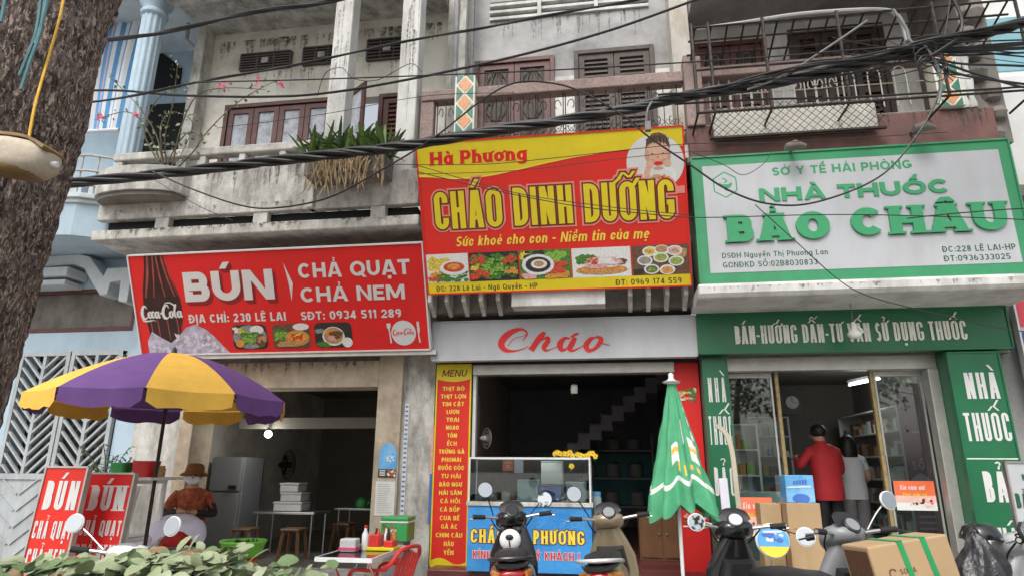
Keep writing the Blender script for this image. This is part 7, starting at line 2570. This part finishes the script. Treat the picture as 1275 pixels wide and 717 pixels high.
def hand(J, E, wrist, w, d, side, curl=.5, s=1.0):
    """palm, four fingers of unequal length and a side thumb, appended to the joint graph"""
    w, d, side = V(w), V(d).normalized(), V(side).normalized()
    pal = d.cross(side).normalized()
    nm = wrist
    J[nm + 'palm'] = (w + d * .045 * s, .018 * s, .034 * s)
    E.append((wrist, nm + 'palm'))
    for i, (o, ln) in enumerate(((-.030, .066), (-.010, .078), (.010, .072), (.029, .058))):
        k0 = w + d * .088 * s + side * o * s
        k1 = k0 + (d * (1 - curl * .4) + pal * curl * .6).normalized() * ln * .5 * s
        k2 = k1 + (d * (1 - curl) + pal * curl * 1.2).normalized() * ln * .5 * s
        for q, (p, r) in enumerate(((k0, .0095), (k1, .0085), (k2, .007))):
            J['%sf%d%d' % (nm, i, q)] = (p, r * s)
        E += [(nm + 'palm', '%sf%d0' % (nm, i)), ('%sf%d0' % (nm, i), '%sf%d1' % (nm, i)), ('%sf%d1' % (nm, i), '%sf%d2' % (nm, i))]
    t0 = w + d * .04 * s - side * .036 * s
    t1 = t0 + (d * .6 - side * .6 + pal * .4).normalized() * .035 * s
    t2 = t1 + (d * .9 + pal * .4).normalized() * .03 * s
    for q, (p, r) in enumerate(((t0, .011), (t1, .010), (t2, .008))):
        J['%st%d' % (nm, q)] = (p, r * s)
    E += [(nm + 'palm', nm + 't0'), (nm + 't0', nm + 't1'), (nm + 't1', nm + 't2')]

BASE_E = [('pelvis', 'waist'), ('waist', 'chest'), ('chest', 'upchest'), ('upchest', 'neck'), ('neck', 'headbase'), ('headbase', 'headmid'), ('headmid', 'headtop')]
for s_ in 'LR':
    BASE_E += [('upchest', 'sh' + s_), ('sh' + s_, 'el' + s_), ('el' + s_, 'wr' + s_), ('pelvis', 'hip' + s_), ('hip' + s_, 'kn' + s_), ('kn' + s_, 'an' + s_), ('an' + s_, 'toe' + s_)]

def face(T, c, f, s=1.0, mat='hair_black'):
    """eyes, brows, nose, mouth and ears set on a head with centre c facing f (horizontal)"""
    f = V(f).normalized()
    r_ = f.cross(V((0, 0, 1))).normalized()
    u = V((0, 0, 1))
    c = V(c)
    for q in (-1, 1):
        MB().ball(c + f * .088 * s + r_ * .032 * q * s + u * .01, .011 * s, 8, 0, (1, 1, .7)).build('eye', 'letter_black', T, smooth=True)
        MB().ball(c + r_ * .083 * q * s - u * .005, .028 * s, 8, 0, (.5, .6, 1)).build('ear', 'skin', T, smooth=True)
    MB().loft([(c + f * .092 * s + u * .015, r_ * .008, f * .008, 2), (c + f * .105 * s - u * .018, r_ * .014, f * .018, 2), (c + f * .098 * s - u * .03, r_ * .012, f * .01, 2)], 10).build('nose', 'skin', T, smooth=True)
    MB().ball(c + f * .088 * s - u * .05, .018 * s, 8, 0, (1, .6, .35)).build('mouth', 'photo_pink', T, smooth=True)

# --- person in red jacket, seen from behind, arm raised in front
def at0(loc):
    return lambda x, y, z: V((x, y, z))
P = (2.82, 9.38, .42)
T = thing('person', 'person in a red jacket and black trousers standing with back turned in the pharmacy doorway', 'person', P, R(14), local=True)
J = {'pelvis': ((0, 0, .95), .145, .115), 'waist': ((0, .0, 1.08), .150, .115), 'chest': ((.0, .01, 1.25), .165, .125), 'upchest': ((.0, .02, 1.40), .155, .105), 'neck': ((-.01, .03, 1.50), .062), 'headbase': ((-.02, .05, 1.565), .075, .08), 'headmid': ((-.02, .06, 1.64), .085, .095), 'headtop': ((-.02, .05, 1.70), .060, .065),
     'shL': ((-.19, .02, 1.40), .072), 'elL': ((-.33, .06, 1.20), .058), 'wrL': ((-.24, .30, 1.30), .036),
     'shR': ((.19, .02, 1.39), .072), 'elR': ((.27, .08, 1.13), .058), 'wrR': ((.12, .30, 1.14), .036),
     'hipL': ((-.09, 0, .88), .108), 'knL': ((-.11, .02, .48), .068), 'anL': ((-.12, -.03, .08), .045), 'toeL': ((-.13, .14, .04), .04),
     'hipR': ((.09, 0, .88), .108), 'knR': ((.10, .03, .48), .068), 'anR': ((.10, .0, .08), .045), 'toeR': ((.11, .17, .04), .04)}
E_ = list(BASE_E)
hand(J, E_, 'wrL', J['wrL'][0], (.35, .7, .5), (.5, -.3, .2), .6)
hand(J, E_, 'wrR', J['wrR'][0], (-.4, .8, .2), (.5, .3, .1), .6)
def pick(c):
    if c.z > 1.485 or (c.y > .285 and c.z > 1.0): return 0
    if c.z < .07: return 3
    if c.z < .80: return 2
    return 1
skin_body('body', J, E_, T, ['skin', 'jacket_red', 'trouser_black', 'black_plastic'], pick)
MB().loft([((0, .01, .78), (.19, 0, 0), (0, .15, 0), 2.4), ((0, .01, .84), (.2, 0, 0), (0, .155, 0), 2.4), ((0, .01, .98), (.195, 0, 0), (0, .15, 0), 2.4), ((0, .01, 1.12), (.19, 0, 0), (0, .145, 0), 2.4), ((.0, .01, 1.28), (.2, 0, 0), (0, .15, 0), 2.4), ((0, .015, 1.40), (.185, 0, 0), (0, .125, 0), 2.3), ((-.01, .03, 1.47), (.09, 0, 0), (0, .085, 0), 2.2), ((-.01, .03, 1.50), (.08, 0, 0), (0, .08, 0), 2)], 26).build('jacket', 'jacket_red', T, smooth=70)
MB().loft([((-.01, .03, 1.47), (.085, 0, 0), (0, .08, .01), 2.1), ((-.01, .028, 1.545), (.078, 0, 0), (0, .075, .012), 2.1)], 20).build('collar', 'jacket_red', T, smooth=60)
mb = MB().ball((-.02, .04, 1.665), .108, 20, 0, (.93, 1.0, .92))
mb.v = [p if p.z > 1.585 - (p.y - .04) * .2 else V((p.x, p.y, 1.585 - (p.y - .04) * .2)) for p in mb.v]
for i, p in enumerate(mb.v):
    mb.v[i] = p + V((0, -.004, 0)) + (p - V((-.02, .04, 1.66))) * (mn.noise(p * 28) * .06)
mb.build('hair', 'hair_black', T, smooth=True)
face(T, (-.02, .06, 1.63), (-.6, .8, 0), .95)
MB().box(-.17, -.08, .36, .368, 1.37, 1.50).build('held_phone', 'black_gloss', T, bevel=.006) if False else None

# --- person in white T-shirt beside
P = (3.30, 9.85, .40)
T = thing('person', 'person with long black hair in a white T-shirt and grey trousers beside the red jacket', 'person', P, 0, local=True)
J = {'pelvis': ((0, 0, .92), .14, .115), 'waist': ((0, .0, 1.04), .122, .10), 'chest': ((0, .0, 1.19), .135, .11), 'upchest': ((0, .01, 1.32), .13, .095), 'neck': ((0, .02, 1.42), .048), 'headbase': ((0, .04, 1.48), .066, .072), 'headmid': ((0, .05, 1.55), .08, .09), 'headtop': ((0, .04, 1.61), .055, .06),
     'shL': ((-.155, .01, 1.32), .06), 'elL': ((-.2, .05, 1.08), .044), 'wrL': ((-.12, .24, 1.04), .03),
     'shR': ((.155, .0, 1.32), .06), 'elR': ((.21, -.02, 1.08), .044), 'wrR': ((.15, .19, 1.0), .03),
     'hipL': ((-.085, 0, .85), .105), 'knL': ((-.09, .02, .46), .066), 'anL': ((-.09, -.02, .08), .042), 'toeL': ((-.09, .13, .04), .036),
     'hipR': ((.085, 0, .85), .105), 'knR': ((.09, .03, .46), .066), 'anR': ((.09, .0, .08), .042), 'toeR': ((.10, .15, .04), .036)}
E_ = list(BASE_E)
hand(J, E_, 'wrL', J['wrL'][0], (.3, .9, .1), (.5, -.2, .2), .5, .9)
hand(J, E_, 'wrR', J['wrR'][0], (-.5, .8, .1), (.5, .3, .1), .5, .9)
def pick(c):
    if c.z > 1.40 or (abs(c.x) > .15 and c.z < 1.19 and c.z > .9) or (c.y > .12 and c.z > .9 and c.z < 1.2): return 0
    if c.z < .06: return 3
    if c.z < .84: return 2
    return 1
skin_body('body', J, E_, T, ['skin', 'tee_white', 'trouser_grey', 'white_paint'], pick)
MB().loft([((0, .01, .80), (.17, 0, 0), (0, .14, 0), 2.4), ((0, .01, .90), (.175, 0, 0), (0, .145, 0), 2.4), ((0, .0, 1.05), (.155, 0, 0), (0, .13, 0), 2.4), ((0, .0, 1.2), (.165, 0, 0), (0, .135, 0), 2.3), ((0, .01, 1.33), (.15, 0, 0), (0, .105, 0), 2.2), ((0, .015, 1.40), (.075, 0, 0), (0, .07, 0), 2.1)], 24).build('shirt', 'tee_white', T, smooth=70)
for sx in (-1, 1):
    c_ = V((sx * .085, 0, 0))
    MB().loft([(c_ + V((0, .01, .10)), (.085, 0, 0), (0, .095, 0), 2.2), (c_ + V((0, .02, .45)), (.085, 0, 0), (0, .095, 0), 2.2), (c_ + V((0, .0, .80)), (.088, 0, 0), (0, .12, 0), 2.3)], 18).build('trouser_leg', 'trouser_grey', T, smooth=60)
mb = MB().loft([((0, -.02, 1.22), (.075, 0, 0), (0, .03, 0), 2.2), ((0, -.03, 1.3), (.10, 0, 0), (0, .05, 0), 2.2), ((0, .0, 1.44), (.105, 0, 0), (0, .085, 0), 2.2), ((0, .025, 1.55), (.102, 0, 0), (0, .10, 0), 2.1), ((0, .03, 1.62), (.085, 0, 0), (0, .09, 0), 2), ((0, .03, 1.66), (.04, 0, 0), (0, .045, 0), 2)], 24)
mb.build('hair', 'hair_black', T, smooth=True)
face(T, (0, .06, 1.545), (.25, 1, 0), .9)

# --- seated seller with hat and mask
P = (-5.16, 7.72, .30)
T = thing('person', 'seated seller in a brown hat, white mask and orange patterned shirt under the parasol', 'person', P, R(206), local=True)
# local frame faces +y, so the figure looks towards the street after the half turn
J = {'pelvis': ((0, -.05, .50), .145, .12), 'waist': ((0, -.03, .62), .14, .115), 'chest': ((0, .0, .78), .15, .12), 'upchest': ((0, .02, .92), .145, .10), 'neck': ((0, .045, 1.02), .052), 'headbase': ((0, .075, 1.085), .07, .075), 'headmid': ((0, .09, 1.155), .083, .092), 'headtop': ((0, .08, 1.215), .06, .06),
     'shL': ((-.175, .02, .92), .066), 'elL': ((-.29, .10, .70), .052), 'wrL': ((-.10, .30, .74), .036),
     'shR': ((.175, .02, .92), .066), 'elR': ((.29, .10, .70), .052), 'wrR': ((.08, .31, .76), .036),
     'hipL': ((-.10, .0, .47), .11), 'knL': ((-.17, .36, .48), .075), 'anL': ((-.17, .34, .09), .046), 'toeL': ((-.18, .48, .04), .04),
     'hipR': ((.10, .0, .47), .11), 'knR': ((.17, .36, .48), .075), 'anR': ((.17, .34, .09), .046), 'toeR': ((.18, .48, .04), .04)}
E_ = list(BASE_E)
hand(J, E_, 'wrL', J['wrL'][0], (.75, .5, -.1), (-.3, .5, .6), .6)
hand(J, E_, 'wrR', J['wrR'][0], (-.75, .5, -.2), (.3, .5, .6), .6)
def pick(c):
    if c.z > 1.01: return 0
    if c.y > .29 and c.z > .66 and abs(c.x) < .11: return 0
    if (abs(c.x) > .19 and .6 < c.z < .84) or (c.y > .12 and c.z > .62): return 2
    if c.z < .06: return 4
    if c.z < .56: return 3
    return 1
skin_body('body', J, E_, T, ['skin', 'shirt_orange', 'sleeve_black', 'trouser_black', 'black_plastic'], pick)
MB().loft([((0, -.03, .46), (.18, 0, 0), (0, .16, 0), 2.3), ((0, -.03, .56), (.18, 0, 0), (0, .15, 0), 2.3), ((0, -.01, .72), (.175, 0, 0), (0, .145, 0), 2.3), ((0, .01, .86), (.175, 0, 0), (0, .13, 0), 2.2), ((0, .03, .96), (.13, 0, 0), (0, .10, 0), 2.1), ((0, .04, 1.01), (.07, 0, 0), (0, .068, 0), 2)], 24).build('shirt', 'shirt_orange', T, smooth=70)
for s_ in (-1, 1):
    MB().loft([((s_ * .15, .01, .94), (.05, 0, .05), (0, .075, 0), 2.2), ((s_ * .21, .04, .86), (.05, 0, .05), (0, .078, 0), 2.2), ((s_ * .255, .065, .77), (.05, 0, .04), (0, .075, 0), 2.2)], 16).build('sleeve', 'shirt_orange', T, smooth=60)
MB().lathe([(.165, -.035), (.16, -.02), (.115, .005), (.108, .04), (.10, .085), (.07, .105), (.0, .112)], 26, (0, .085, 1.195), (0, -.12, 1)).build('hat', 'hat_brown', T, smooth=50)
MB().loft([((0, .155, 1.06), (.045, 0, 0), (0, .03, 0), 2.4), ((0, .165, 1.09), (.078, 0, 0), (0, .035, 0), 2.4), ((0, .165, 1.125), (.084, 0, 0), (0, .032, 0), 2.4), ((0, .155, 1.15), (.07, 0, 0), (0, .03, 0), 2.4)], 20).build('face_mask', 'mask_white', T, smooth=60)
face(T, (0, .095, 1.15), (0, 1, 0), 1.0)
T = thing('stool', 'low plastic stool under the seated seller', 'stool', (-5.16, 7.76, .12))
MB().box(-5.32, -5.04, 7.62, 7.9, .64, .68).build('seat', 'plastic_red', T, bevel=.02)
for sx in (-1, 1):
    for sy in (-1, 1):
        MB().beam((-5.18 + sx * .11, 7.76 + sy * .11, .64), (-5.18 + sx * .14, 7.76 + sy * .14, .12), .04, .04).build('leg', 'plastic_red', T)

# ================================================================ BALCONY PLANTS
T = thing('spider_plant', 'strap-leaved green plant with hanging dry roots in the balcony planter', 'plant', (-3.25, 7.25, 5.2))
mb, rt_ = MB(), MB()
rr = random.Random(21)
def strap(mb, p, dx, dy, h, ln, wd, droop, m=0):
    p = V(p)
    d = V((dx, dy, h)).normalized()
    side = d.cross(V((0, 0, 1)))
    if side.length < .1: side = V((1, 0, 0))
    side.normalize()
    vs = []
    n = 7
    for i in range(n + 1):
        t = i / n
        c = p + d * ln * t + V((0, 0, -droop * t * t))
        w_ = wd * (1 - .85 * t ** 2.2) * .5
        vs += [c - side * w_, c + V((0, 0, -w_ * .5)), c + side * w_]
    mb.add(vs, [f for i in range(n) for f in ((i * 3, i * 3 + 1, i * 3 + 4, i * 3 + 3), (i * 3 + 1, i * 3 + 2, i * 3 + 5, i * 3 + 4))], m)
for k in range(190):
    x = rr.uniform(-3.8, -2.66)
    strap(mb, (x, rr.uniform(7.12, 7.36), 5.45), rr.gauss(0, .55), rr.gauss(-.25, .4), rr.uniform(.5, 1.3), rr.uniform(.35, .62), rr.uniform(.05, .085), rr.uniform(.05, .32), rr.choice((0, 0, 1, 2, 2)))
mb.build('leaves', ['leaf_mid', 'leaf_dark', 'leaf_fresh'], T)
for k in range(75):
    x = rr.uniform(-3.72, -2.74)
    z = rr.uniform(5.35, 5.55)
    ln = rr.uniform(.18, .62) * (1 if x < -3.0 else .8)
    q = spline([(x, rr.uniform(7.06, 7.12), z), (x + rr.gauss(0, .04), rr.uniform(7.0, 7.06), z - .1), (x + rr.gauss(0, .07), rr.uniform(7.0, 7.08), z - ln)], 5)
    rt_.tube(q, [rr.uniform(.004, .012)] * (len(q) - 3) + [.006, .012, .003], 4)
rt_.build('dry_roots', 'straw', T)
for k in range(40):
    pass
T = thing('bougainvillea', 'sparse bougainvillea with a few pink flowers climbing from the rounded balcony drum', 'plant', (-6.3, 7.3, 5.5))
st, lf, fl = MB(), MB(), MB()
rr = random.Random(33)
br = [[(205, 220), (195, 170), (170, 130), (135, 95)], [(205, 220), (185, 165), (160, 140), (118, 150)], [(210, 218), (205, 175), (215, 130), (222, 75)], [(212, 218), (225, 160), (245, 120), (280, 110), (330, 112)],
      [(205, 218), (200, 160), (215, 140), (240, 155), (222, 200)], [(215, 215), (240, 190), (262, 160), (300, 125), (345, 100)], [(208, 218), (190, 190), (180, 160), (200, 120), (235, 105)], [(205, 220), (215, 190), (235, 165), (255, 175)]]
for i, b in enumerate(br):
    q = spline([spot(x, y, 7.25 + .08 * (i % 3)) for x, y in b], 8)
    st.tube(q, [.012 - .008 * k / len(q) for k in range(len(q))], 5)
    for j in range(4, len(q)):
        for _ in range(rr.choice((0, 1, 1, 2))):
            lf.leaf(q[j] + V((rr.gauss(0, .04), rr.gauss(0, .04), rr.gauss(0, .04))), (rr.gauss(0, 1), rr.gauss(0, 1), rr.gauss(0, 1)), (rr.gauss(0, .5), -1, rr.gauss(0, .6)), rr.uniform(.04, .075), rr.uniform(.025, .045), rr.choice((0, 0, 1)))
for x, y in ((125, 147), (170, 143), (278, 108), (350, 105), (320, 104)):
    for _ in range(9):
        fl.leaf(spot(x + rr.gauss(0, 3), y + rr.gauss(0, 2.5), 7.25), (rr.gauss(0, 1), rr.gauss(0, .5), rr.gauss(0, 1)), (0, -1, .2), .05, .04)
st.build('stems', 'stem_brown', T)
lf.build('leaves', ['leaf_mid', 'leaf_pale'], T)
fl.build('petals', 'petal_pink', T)

# ================================================================ CABLES
GC = 'cables strung across the street front'
def cable(label, pts, Y, r=.012, mat='cable_black', strands=1, k=10, tw=.02, name='cable'):
    # run on past the frame so that no cable stops in mid-air
    pts = list(pts)
    if pts[-1][0] > 1255:
        s_ = (pts[-1][1] - pts[-2][1]) / (pts[-1][0] - pts[-2][0])
        pts += [(1480, pts[-1][1] + max(min(s_, .1), -.25) * 200 + 6), (1800, pts[-1][1] - 40)]
    if pts[0][0] < 145:
        pts = [(-260, pts[0][1] + 20), (-60, pts[0][1] + 14)] + pts
    if isinstance(Y, (int, float)):
        Y = [Y] * len(pts)
    q = spline([spot(x, y, yy) for (x, y), yy in zip(pts, Y)], k)
    mb = MB()
    if strands == 1:
        mb.tube(q, r, 6)
    else:
        for s_ in range(strands):
            qq = []
            for i, p in enumerate(q):
                a = s_ * 2 * math.pi / strands + i * .33 * (1 if s_ % 2 else .8)
                qq.append(p + V((0, math.cos(a), math.sin(a))) * tw * (1 if s_ else .2))
            mb.tube(qq, r, 6)
    return solo(name, mb, mat, label, 'cable', q[len(q) // 2], GC, smooth=True)
cable('thick twisted bundle of black cables sagging across the whole front over the sign tops', [(60, 231), (200, 217), (320, 203), (420, 192), (510, 181), (640, 159), (760, 141), (860, 119), (960, 104), (1060, 82), (1145, 60), (1240, 38), (1330, 12)], 6.4, .022, strands=7, k=14, tw=.042)
cable('twin black cable at the top left from the trunk to the top edge', [(140, 50), (230, 34), (320, 16), (400, 3), (450, -8)], 6.4, .018, strands=3, tw=.022)
cable('thin twisted cable rising from the awning to the top of the grey house', [(110, 128), (230, 106), (320, 90), (440, 66), (554, 43), (640, 28), (760, 6), (820, -6)], 6.4, .012, strands=2, tw=.012)
cable('single black cable crossing the pale balcony columns and rising to the top edge', [(116, 113), (220, 119), (320, 121), (400, 117), (500, 101), (640, 71), (760, 38), (875, -3)], 6.45, .015)
cable('thin straight cable level with the shuttered doors', [(240, 103), (400, 99), (640, 90), (807, 81), (960, 71), (1150, 56), (1280, 50)], 6.3, .008)
cable('slack black wire drooping below the balcony parapet and again over the pharmacy sign', [(190, 214), (240, 236), (300, 256), (345, 259), (410, 246), (475, 212), (540, 172), (600, 125), (640, 104), (680, 103), (720, 113), (774, 143), (808, 171), (860, 206), (905, 236), (957, 254), (1016, 252), (1094, 221), (1141, 170), (1167, 122), (1169, 85), (1150, 57)], 6.35, .010, k=8)
cable('thin grey rope from the cage down to the cable bundle', [(1080, 26), (1030, 60), (973, 96), (930, 112)], 6.35, .012, 'cable_grey')
cable('dark wire crossing the porridge banner and the pharmacy sign', [(519, 214), (610, 236), (712, 256), (800, 266), (870, 271), (1000, 268), (1100, 268), (1285, 274)], 6.2, .005)
cable('faint wire just above the dark wire on the porridge banner', [(519, 206), (640, 240), (760, 258), (860, 268)], 6.25, .004)
cable('level wire across the top of the porridge banner', [(480, 205), (600, 205), (700, 196), (850, 180), (960, 178), (1180, 165)], 6.3, .004)
cable('second level wire just under the top of the porridge banner', [(519, 217), (640, 213), (760, 199), (850, 190), (930, 188)], 6.3, .0035)
cable('wire across the upper left of the pharmacy sign', [(862, 190), (900, 205), (925, 218), (950, 205), (960, 190)], 6.6, .004)
cable('wire from the pharmacy sign letters down to the fascia corner', [(940, 255), (990, 300), (1040, 345), (1075, 366), (1130, 382), (1200, 398), (1260, 410)], 6.6, .005)
cable('wire across the right half of the pharmacy sign', [(1130, 272), (1200, 265), (1290, 259)], 6.2, .006)
cable('thick pale conduit looping over the right end of the iron cage', [(1112, 12), (1128, 35), (1134, 52), (1150, 57), (1165, 78), (1172, 105), (1168, 130)], 6.35, .015, 'cable_grey')
cable('black cable loop hanging from the top edge beside the cage end', [(1184, -6), (1197, 22), (1194, 45), (1172, 62), (1145, 78)], 6.3, .016)
FAN = [((1275, 30), .016), ((1280, 53), .012), ((1280, 60), .018), ((1280, 66), .010), ((1280, 83), .012), ((1282, 106), .012)]
for i, ((x, y), r) in enumerate(FAN):
    cable(('cable rising from the knot to the right edge, topmost of the fan', 'cable level with the knot at the right edge, second of the fan', 'thick cable third of the fan at the right edge', 'thin cable fourth of the fan at the right edge', 'cable fifth of the fan, sloping down to the right edge', 'lowest steep cable of the fan at the right edge')[i],
          [(1080, 82 - i), (1145, 60 + i * 3), (1200, (60 + i * 3) * .45 + y * .55 + 2), (x, y)], 6.4, r)
cable('black cable sagging low over the balcony band to the right edge', [(840, 130), (955, 124), (1050, 122), (1160, 116), (1240, 111), (1290, 108)], 6.5, .012)
cable('cable along the lower cage from the bundle to the right edge', [(955, 104), (1060, 92), (1150, 76), (1220, 94), (1290, 112)], 6.4, .012)
cable('wire with a loop between the two pale balcony columns', [(395, 120), (405, 92), (425, 85), (440, 98), (470, 100), (510, 80), (525, 90)], 7.2, .005)
cable('thin diagonal wire over the left concrete parapet', [(175, 213), (210, 235), (250, 258), (290, 275)], 6.6, .004)
cable('fine level wire across the glazed door leaves', [(270, 160), (400, 143), (530, 120), (640, 116)], 7.0, .004)
cable('dense twisted bundle of cables above the thick bundle, over the iron cage', [(820, 122), (900, 108), (1000, 85), (1100, 65), (1160, 52), (1290, 20)], 6.3, .012, strands=3, tw=.03)
# clamp that ties the bundle above the child picture
kp = spot(806, 150, 6.35)
solo('cable_clamp', MB().tube(spline([spot(812, 127, 6.33), spot(806, 138, 6.3), spot(804, 160, 6.33)], 5), .012, 6).box(kp.x - .03, kp.x + .03, 6.3, 6.36, kp.z - .14, kp.z - .04), 'cable_grey', 'small clamp and tie hanging on the bundle above the child picture', 'clamp', kp, smooth=40)

# mesh-covered cream box and a lamp above the pharmacy sign
T = thing('window_box', 'long cream box behind wire netting on the maroon balcony band', 'box', (2.33, 7.3, 5.45))
MB().box(1.40, 3.29, 7.40, 7.48, 5.50, 5.83).build('box_body', 'plaster_cream', T, bevel=.01)
netting(1.34, 3.36, 5.48, 5.92, 7.37, .10, .005).build('wire_netting', 'iron', T)
MB().box(1.34, 3.36, 7.35, 7.40, 5.465, 5.49).build('bottom_rail', 'iron', T)
for k, (px, py) in enumerate(((990, 183), (1150, 160))):
    c = spot(px, py, 7.2)
    T = thing('floodlight', ('dusty grey floodlight above the top left of the pharmacy sign', 'dusty grey floodlight under the tiled post')[k], 'lamp', tuple(c))
    MB().loft([(c + V((-.11, 0, 0)), (0, .05, 0), (0, 0, .035), 3), (c + V((.0, 0, .02)), (0, .07, 0), (0, 0, .055), 3), (c + V((.12, 0, .0)), (0, .03, 0), (0, 0, .02), 3)], 14).build('housing', 'concrete_dark', T, smooth=40)
    MB().beam(c + V((0, .05, .0)), c + V((0, .3, .1)), .03, .03).build('arm', 'iron', T)

# ================================================================ ACROSS THE ROAD
def far_tree(i, x, y):
    rr = random.Random(90 + i)
    T = thing('roadside_tree', ('rounded leafy tree across the road facing the noodle shop', 'rounded leafy tree across the road facing the porridge shop', 'rounded leafy tree across the road facing the pharmacy', 'rounded leafy tree across the road right of the pharmacy')[i], 'tree', (x, y, 0), group='trees across the road')
    MB().tube(spline([(x, y, 0), (x + .1, y, 1.5), (x - .1, y + .1, 3.4), (x + .2, y, 5.4)], 4), [.22 - .012 * k for k in range(13)], 10).build('trunk', 'bark', T, smooth=True)
    mb = MB()
    for _ in range(60):
        c = V((x + rr.gauss(0, 1.2), y + rr.gauss(0, .9), 5.2 + rr.gauss(0, 1.0)))
        for _ in range(26):
            p = c + V((rr.gauss(0, .3), rr.gauss(0, .3), rr.gauss(0, .2)))
            mb.leaf(p, (rr.gauss(0, 1), rr.gauss(0, 1), rr.gauss(-.2, .5)), (rr.gauss(0, .4), rr.gauss(0, .4), 1), rr.uniform(.15, .28), rr.uniform(.08, .14), rr.choice((0, 0, 1)))
    mb.build('crown', ['leaf_mid', 'leaf_dark'], T)
for i_, x_ in enumerate((-6.0, -.5, 5.0, 10.0)):
    far_tree(i_, x_, -9.5)

# loose wires tangled at the right end of the cage
rr = random.Random(77)
for i in range(14):
    x0, y0 = rr.uniform(1000, 1120), rr.uniform(40, 118)
    x1, y1 = rr.uniform(1180, 1300), rr.uniform(0, 120)
    x1 = x1 if x1 < 1235 else 1700
    cx_, cy_ = 1150 + rr.gauss(0, 10), 66 + rr.gauss(0, 9)
    q = spline([spot(x0, y0, 6.5), spot((x0 + cx_) / 2, (y0 + cy_) / 2 + rr.uniform(2, 9), 6.4), spot(cx_, cy_, 6.36), spot((x1 + cx_) / 2, (y1 + cy_) / 2 + rr.uniform(3, 12), 6.42), spot(x1, y1, 6.5)], 8)
    solo('cable', MB().tube(q, rr.uniform(.004, .009), 5), 'cable_black', 'thin black wire in the tangle of wires over the right end of the iron cage', 'cable', q[len(q) // 2], 'tangled wires at the cage end', smooth=True)
for i in range(4):
    c = spot(1152 + i * 4, 62 + i * 9, 6.3)
    a0 = rr.uniform(0, 6)
    q = [c + V((.11 * math.cos(a0 + t * .37) * (1 + .1 * i), .02 * math.sin(t), .09 * math.sin(a0 + t * .37) * (1 + .12 * i))) for t in range(17)]
    solo('cable', MB().tube(q, .007, 5, closed=True), 'cable_black', 'small coil of black wire at the cable knot over the iron cage', 'cable', c, 'wire coils at the cage end', smooth=True)
# dim shelf of pots deep in the porridge shop
T = thing('pot_rack', 'dim rack of steel pots deep in the dark porridge shop', 'rack', (.1, 12.8, .42))
mb = MB()
for x in (-.6, .75):
    mb.box(x, x + .04, 12.6, 13.0, .42, 2.2)
for z in (.9, 1.4, 1.9):
    mb.box(-.56, .75, 12.6, 13.0, z, z + .03)
mb.build('frame', 'cable_grey', T)
for k in range(9):
    x, z = -.4 + (k % 3) * .42 + rr.uniform(-.04, .04), (.931, 1.431, 1.931)[k // 3]
    P_ = thing('cooking_pot', 'steel pot on the dim rack deep in the dark porridge shop', 'pot', (x, 12.8, z), group='pots on the dim rack')
    h = rr.uniform(.14, .24)
    MB().lathe([(.12, 0), (.14, .02), (.14, h), (.15, h + .01)], 16, (x, 12.8, z)).build('pot_body', 'cable_grey', P_, smooth=40)
    MB().lathe([(.145, h + .011), (.1, h + .04), (.02, h + .05), (.02, h + .07)], 16, (x, 12.8, z)).build('lid', 'cable_grey', P_, smooth=40)
T = thing('wall_panel', 'dim teal panel on the back wall of the porridge shop', 'panel', (-.3, 14.4, .42))
MB().box(-1.6, 1.0, 14.44, 14.49, .8, 1.9).build('board', 'plastic_teal', T)
